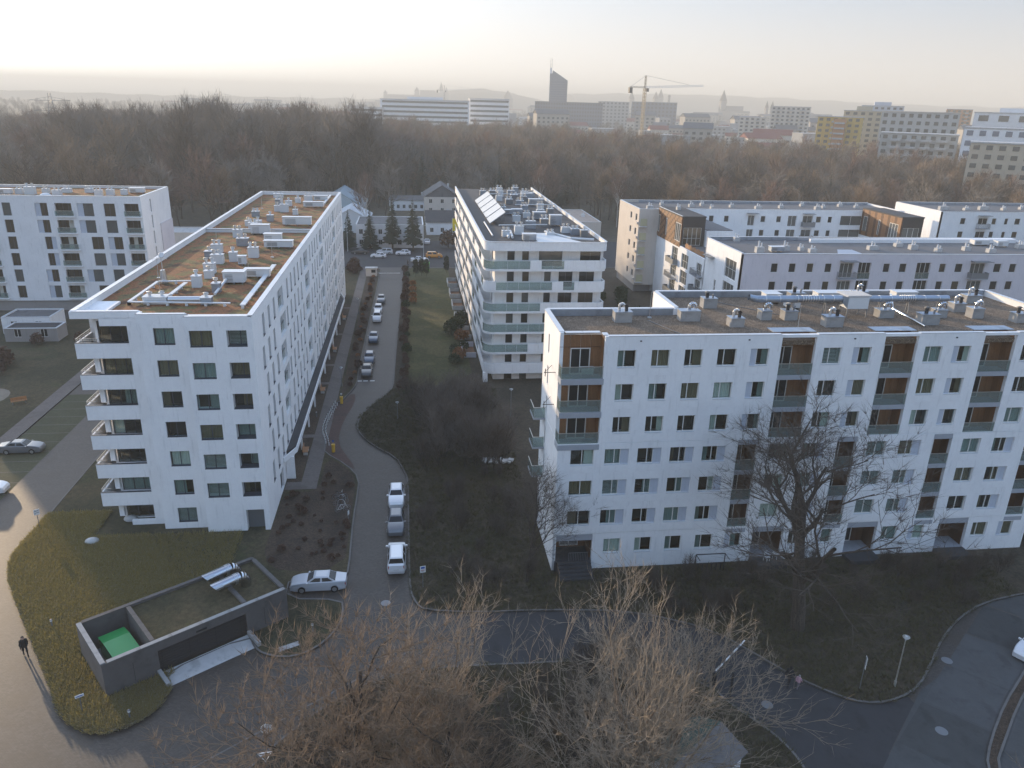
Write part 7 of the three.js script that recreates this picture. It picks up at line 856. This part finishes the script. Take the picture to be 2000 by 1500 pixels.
function crane(label, x, z, h, jib, cj, th, mat) { const t = thing('tower_crane', label, 'crane', null, x, 0, z, th), w = .9, lat = (a, b, n, ww) => { const m = new MB(), A = V(...a), B = V(...b), d = B.clone().sub(A), up = Math.abs(d.y) > Math.abs(d.x); const off = up ? [[-ww, 0, -ww], [ww, 0, -ww], [ww, 0, ww], [-ww, 0, ww]] : [[0, 0, -ww], [0, 0, ww], [0, ww * 1.6, 0]]; for (const o of off) m.bar(A.clone().add(V(...o)).toArray(), B.clone().add(V(...o)).toArray(), ww * .34); for (let k = 0; k < n; k++) { const p = A.clone().addScaledVector(d, k / n), q = A.clone().addScaledVector(d, (k + 1) / n); for (let i = 0; i < off.length; i++) { const j = (i + 1) % off.length; m.bar(p.clone().add(V(...off[i])).toArray(), q.clone().add(V(...off[j])).toArray(), ww * .2); } } return m; };
  lat([0, 0, 0], [0, h, 0], Math.round(h / 2.6), w).build(t, 'mast', mat); lat([0, h, 0], [jib, h + jib * .05, 0], Math.round(jib / 3), .7).build(t, 'jib', M.whiteMetal); lat([0, h, 0], [-cj, h, 0], 5, .6).build(t, 'counter_jib', M.darkMetal); lat([0, h, 0], [0, h + 9, 0], 4, .5).build(t, 'apex', M.darkMetal); mesh(t, 'counterweight', unitBox(2.6, 4, 2), M.darkMetal).position.set(-cj + 1.2, h - 4, 0); mesh(t, 'cab', unitBox(2, 2.4, 2), M.darkMetal).position.set(1.7, h - 2.6, .6); new MB().bar([0, h + 9, 0], [jib * .75, h + jib * .04 + 1.4, 0], .16).bar([0, h + 9, 0], [-cj + 1, h + .4, 0], .16).build(t, 'tie', M.greyMetal); }
crane('tall yellow tower crane with long pale jib standing in the city', 182.4, -624, 53.5, 56, 14.5, .32, std({ color: lin(.42, .33, .2), roughness: .6 })); crane('small grey crane in front of the castle on the skyline', 65, -1498, 57, 68, 14, .05, M.greyMetal);
function spire(name, label, x, z, w, h, sh, mat = M.greyBase) { const t = thing(name, label, 'church', null, x, 0, z); mesh(t, 'tower', unitBox(w, h, w), mat); new MB().cone([0, h, 0], [0, h + sh, 0], w * .75, 0.01, 8).build(t, 'spire', M.bitumenLight); mesh(t, 'belfry', unitBox(w * 1.15, h * .06, w * 1.15), mat).position.y = h * .9; return t; }
spire('church_tower', 'left of the two pale church spires right of the crane mast', 763, -2485, 13, 62, 22, M.greyBase); spire('church_tower', 'taller right-hand church spire of the pair', 777, -2480, 13, 66, 26, M.greyBase); spire('church_tower', 'lone dark church spire right of the crane jib', 809, -2046, 14, 58, 27, M.greyBase); spire('church_tower', 'left of twin thin spires toward the pale flats', 786, -1730, 6, 44, 15, M.greyBase); spire('church_tower', 'right of twin thin spires toward the pale flats', 796, -1724, 6, 44, 15, M.greyBase); spire('church_tower', 'spire behind the crane mast on the skyline', 690, -2500, 14, 60, 24, M.greyBase);
{ const c = thing('church_nave', 'long church roof beside the lone dark spire', 'church', null, 830, 0, -2040, -.4); mesh(c, 'wall', unitBox(60, 34, 20), M.greyBase); const m = new MB(); m.quad([-31, 34, 11], [31, 34, 11], [31, 46, 0], [-31, 46, 0]); m.quad([31, 34, -11], [-31, 34, -11], [-31, 46, 0], [31, 46, 0]); m.build(c, 'roof', M.bitumenLight); const ch = thing('chimney_stack', 'thin brick chimney beside the twin church spires', 'chimney', null, 617, 0, -1902); new MB().cone([0, 0, 0], [0, 66, 0], 4, 2.6, 12, true).build(ch, 'shaft', M.greyBase); new MB().cone([0, 62, 0], [0, 65, 0], 3.4, 3.4, 12, true).build(ch, 'rim', M.greyBase); }
{ // castle hill
  const hazeP = M.greyBase, c = thing('castle', 'hazy castle with domed towers and cathedral spires on its hill', 'castle', null, 60, 0, -3500); for (const [n, x, w, h, dome] of [['west_tower', -155, 16, 62, 12], ['main_tower', -24, 20, 74, 16], ['clock_tower', 79, 15, 84, 28], ['small_tower', 100, 11, 74, 20]]) { const g = group(c, n.replace(/^(west|main|small)_/, '')); g.position.x = x; mesh(g, 'shaft', unitBox(w, h, w), hazeP); new MB().cone([0, h, 0], [0, h + dome, 0], w * .6, .5, 10).build(g, 'cap', M.bitumenLight); } mesh(c, 'palace_wall', unitBox(66, 78, 30), hazeP).position.x = 22; mesh(c, 'curtain_wall', unitBox(200, 58, 20), hazeP).position.x = -60; mesh(c, 'nave', unitBox(60, 70, 24), hazeP).position.x = 78; const d = thing('domed_church', 'pointed dome church right of the castle hill', 'church', null, 359, 0, -2978); mesh(d, 'drum', unitBox(34, 52, 34), hazeP); new MB().cone([0, 52, 0], [0, 64, 0], 15, 12, 12).cone([0, 64, 0], [0, 80, 0], 11, .5, 12).build(d, 'dome', M.bitumenLight); }
function pylon(label, x, z, h, th) { const t = thing('power_pylon', label, 'pylon', null, x, 0, z, th), m = new MB(), w = h * .11; for (const [a, b] of [[-1, -1], [1, -1], [1, 1], [-1, 1]]) m.bar([a * w, 0, b * w], [a * .6, h, b * .6], .22); for (let k = 0; k < 12; k++) { const y0 = h * k / 12, y1 = h * (k + 1) / 12, w0 = w + (.6 - w) * k / 12, w1 = w + (.6 - w) * (k + 1) / 12; for (const s of [-1, 1]) { m.bar([-w0, y0, s * w0], [w1, y1, s * w1], .12); m.bar([s * w0, y0, -w0], [s * w1, y1, w1], .12); } } m.build(t, 'mast', M.greyMetal); for (const [y, l] of [[.62, .3], [.76, .22], [.9, .26]]) new MB().bar([-h * l, h * y, 0], [h * l, h * y, 0], .2).bar([-h * l, h * y, 0], [0, h * y + 2, 0], .12).bar([h * l, h * y, 0], [0, h * y + 2, 0], .12).build(t, 'cross_arm', M.greyMetal); }
pylon('lattice power pylon in the haze at the left', -196, -482, 38.5, .4); pylon('distant power pylon above the left treetops', -255, -1172, 44, .4);
{ // ordinary far houses, each its own thing
  const r = rng(2024), pr = [], lab = ['white far house among the city roofs', 'cream far house among the city roofs', 'grey far house among the city roofs', 'tan far house among the city roofs'], wm = [M.whiteB, paleP, plaster([.4, .4, .4]), plaster([.45, .41, .36])];
  for (let v = 0; v < 8; v++) { const w = 12 + 8 * r() * (1 + v % 3), d = 10 + 6 * r(), h = 9 + 4 * (v % 4) + 2 * r(), g = new THREE.Group(); mesh(g, 'wall', new MB().cbox(0, 0, 0, w, h, d).geo(), wm[v % 4]); if (v % 2) { const m = new MB(), y = h + 3.4; m.quad([-w / 2 - .4, h, d / 2 + .4], [w / 2 + .4, h, d / 2 + .4], [w / 2 + .4, y, 0], [-w / 2 - .4, y, 0]); m.quad([w / 2 + .4, h, -d / 2 - .4], [-w / 2 - .4, h, -d / 2 - .4], [-w / 2 - .4, y, 0], [w / 2 + .4, y, 0]); m.quad([-w / 2, h, -d / 2], [-w / 2, h, d / 2], [-w / 2, y, 0], [-w / 2, y, 0]); m.quad([w / 2, h, d / 2], [w / 2, h, -d / 2], [w / 2, y, 0], [w / 2, y, 0]); m.build(g, 'roof', v % 4 === 1 ? M.redDark : M.bitumenLight); } else mesh(g, 'roof', new MB().cbox(0, h, 0, w + .5, .4, d + .5).geo(), M.lightConcrete); const n = Math.max(3, Math.round(w / 4)), f = Math.floor(h / 3), wg = unitBox(w / n * .45, 1.5, .2); for (let a = 0; a < f; a++) for (let b = 0; b < n; b++) mesh(g, 'window', wg, M.glassGrey).position.set(-w / 2 + w * (b + .5) / n, a * 3 + 1, d / 2 + .02); pr.push(g); }
  for (let k = 0; k < 230; k++) { const t = r(), d = k < 90 ? 600 + 500 * t : 1100 + 1900 * t, a = .135 + (k < 90 ? .02 + r() * .56 : (r() - .38) * 1.05), x = Math.sin(a) * d, z = -Math.cos(a) * d; if (k < 90 && a < .3 && d < 760) continue; const v = Math.floor(r() * 8), o = pr[v].clone(), s = .9 + .5 * r(); o.name = numbered('city_house'); o.position.set(x, 0, z); o.rotation.y = (r() - .5) * 1.2 - .2; o.scale.set(s * (1 + (d > 1500 ? 1 : 0)), s, s); scene.add(o); tag(o, lab[v % 4], 'house', 'far city houses'); }
}
// ---------- hills ----------
function ridge(name, pts, depth, mat) { const m = new MB(); for (let k = 1; k < pts.length; k++) { const [x0, z0, h0] = pts[k - 1], [x1, z1, h1] = pts[k]; const n = 6; for (let q = 0; q < n; q++) { const f = (t) => Math.cos((t / n - .5) * PI) ** 1.5; const Z = (z, t) => z + (t / n - .5) * depth; m.quad([x0, h0 * f(q + 1), Z(z0, q + 1)], [x1, h1 * f(q + 1), Z(z1, q + 1)], [x1, h1 * f(q), Z(z1, q)], [x0, h0 * f(q), Z(z0, q)]); } } const g = m.geo(); g.computeVertexNormals(); structure(name, g, mat); }
const hillM = std({ color: lin(.06, .065, .05), roughness: 1 }), wob = (k) => 8 * Math.sin(k * 2.1) + 5 * Math.sin(k * 4.7 + 1);
{ const A = []; for (let k = 0; k <= 24; k++) { const t = k / 24, x = -3000 + 1900 * t; A.push([x, -4100 - 200 * t, 22 + 10 * Math.sin(t * PI) + wob(k) * .3]); } ridge('hill', A, 900, hillM);
  const B = []; for (let k = 0; k <= 36; k++) { const t = k / 36, x = -300 + 1500 * t, b = Math.exp(-(((x - 345) / 320) ** 2)); B.push([x, -4000, 24 + 72 * b + wob(k) * .3]); } ridge('hill', B, 900, hillM);
  const C = []; for (let k = 0; k <= 40; k++) { const t = k / 40, x = 900 + 2700 * t; C.push([x, -4600 + 1200 * t, 92 + 12 * Math.sin(t * 7) + wob(k) * .35]); } ridge('hill', C, 900, hillM);
  const D = []; for (let k = 0; k <= 30; k++) { const t = k / 30; D.push([-1400 + 2000 * t, -4500, 26 + 18 * t + wob(k) * .4]); } ridge('hill', D, 800, hillM); }
for (const o of scene.children) o.traverse((m) => { if (m.isMesh) { m.castShadow = true; m.receiveShadow = true; } });
renderer.render(scene, camera);
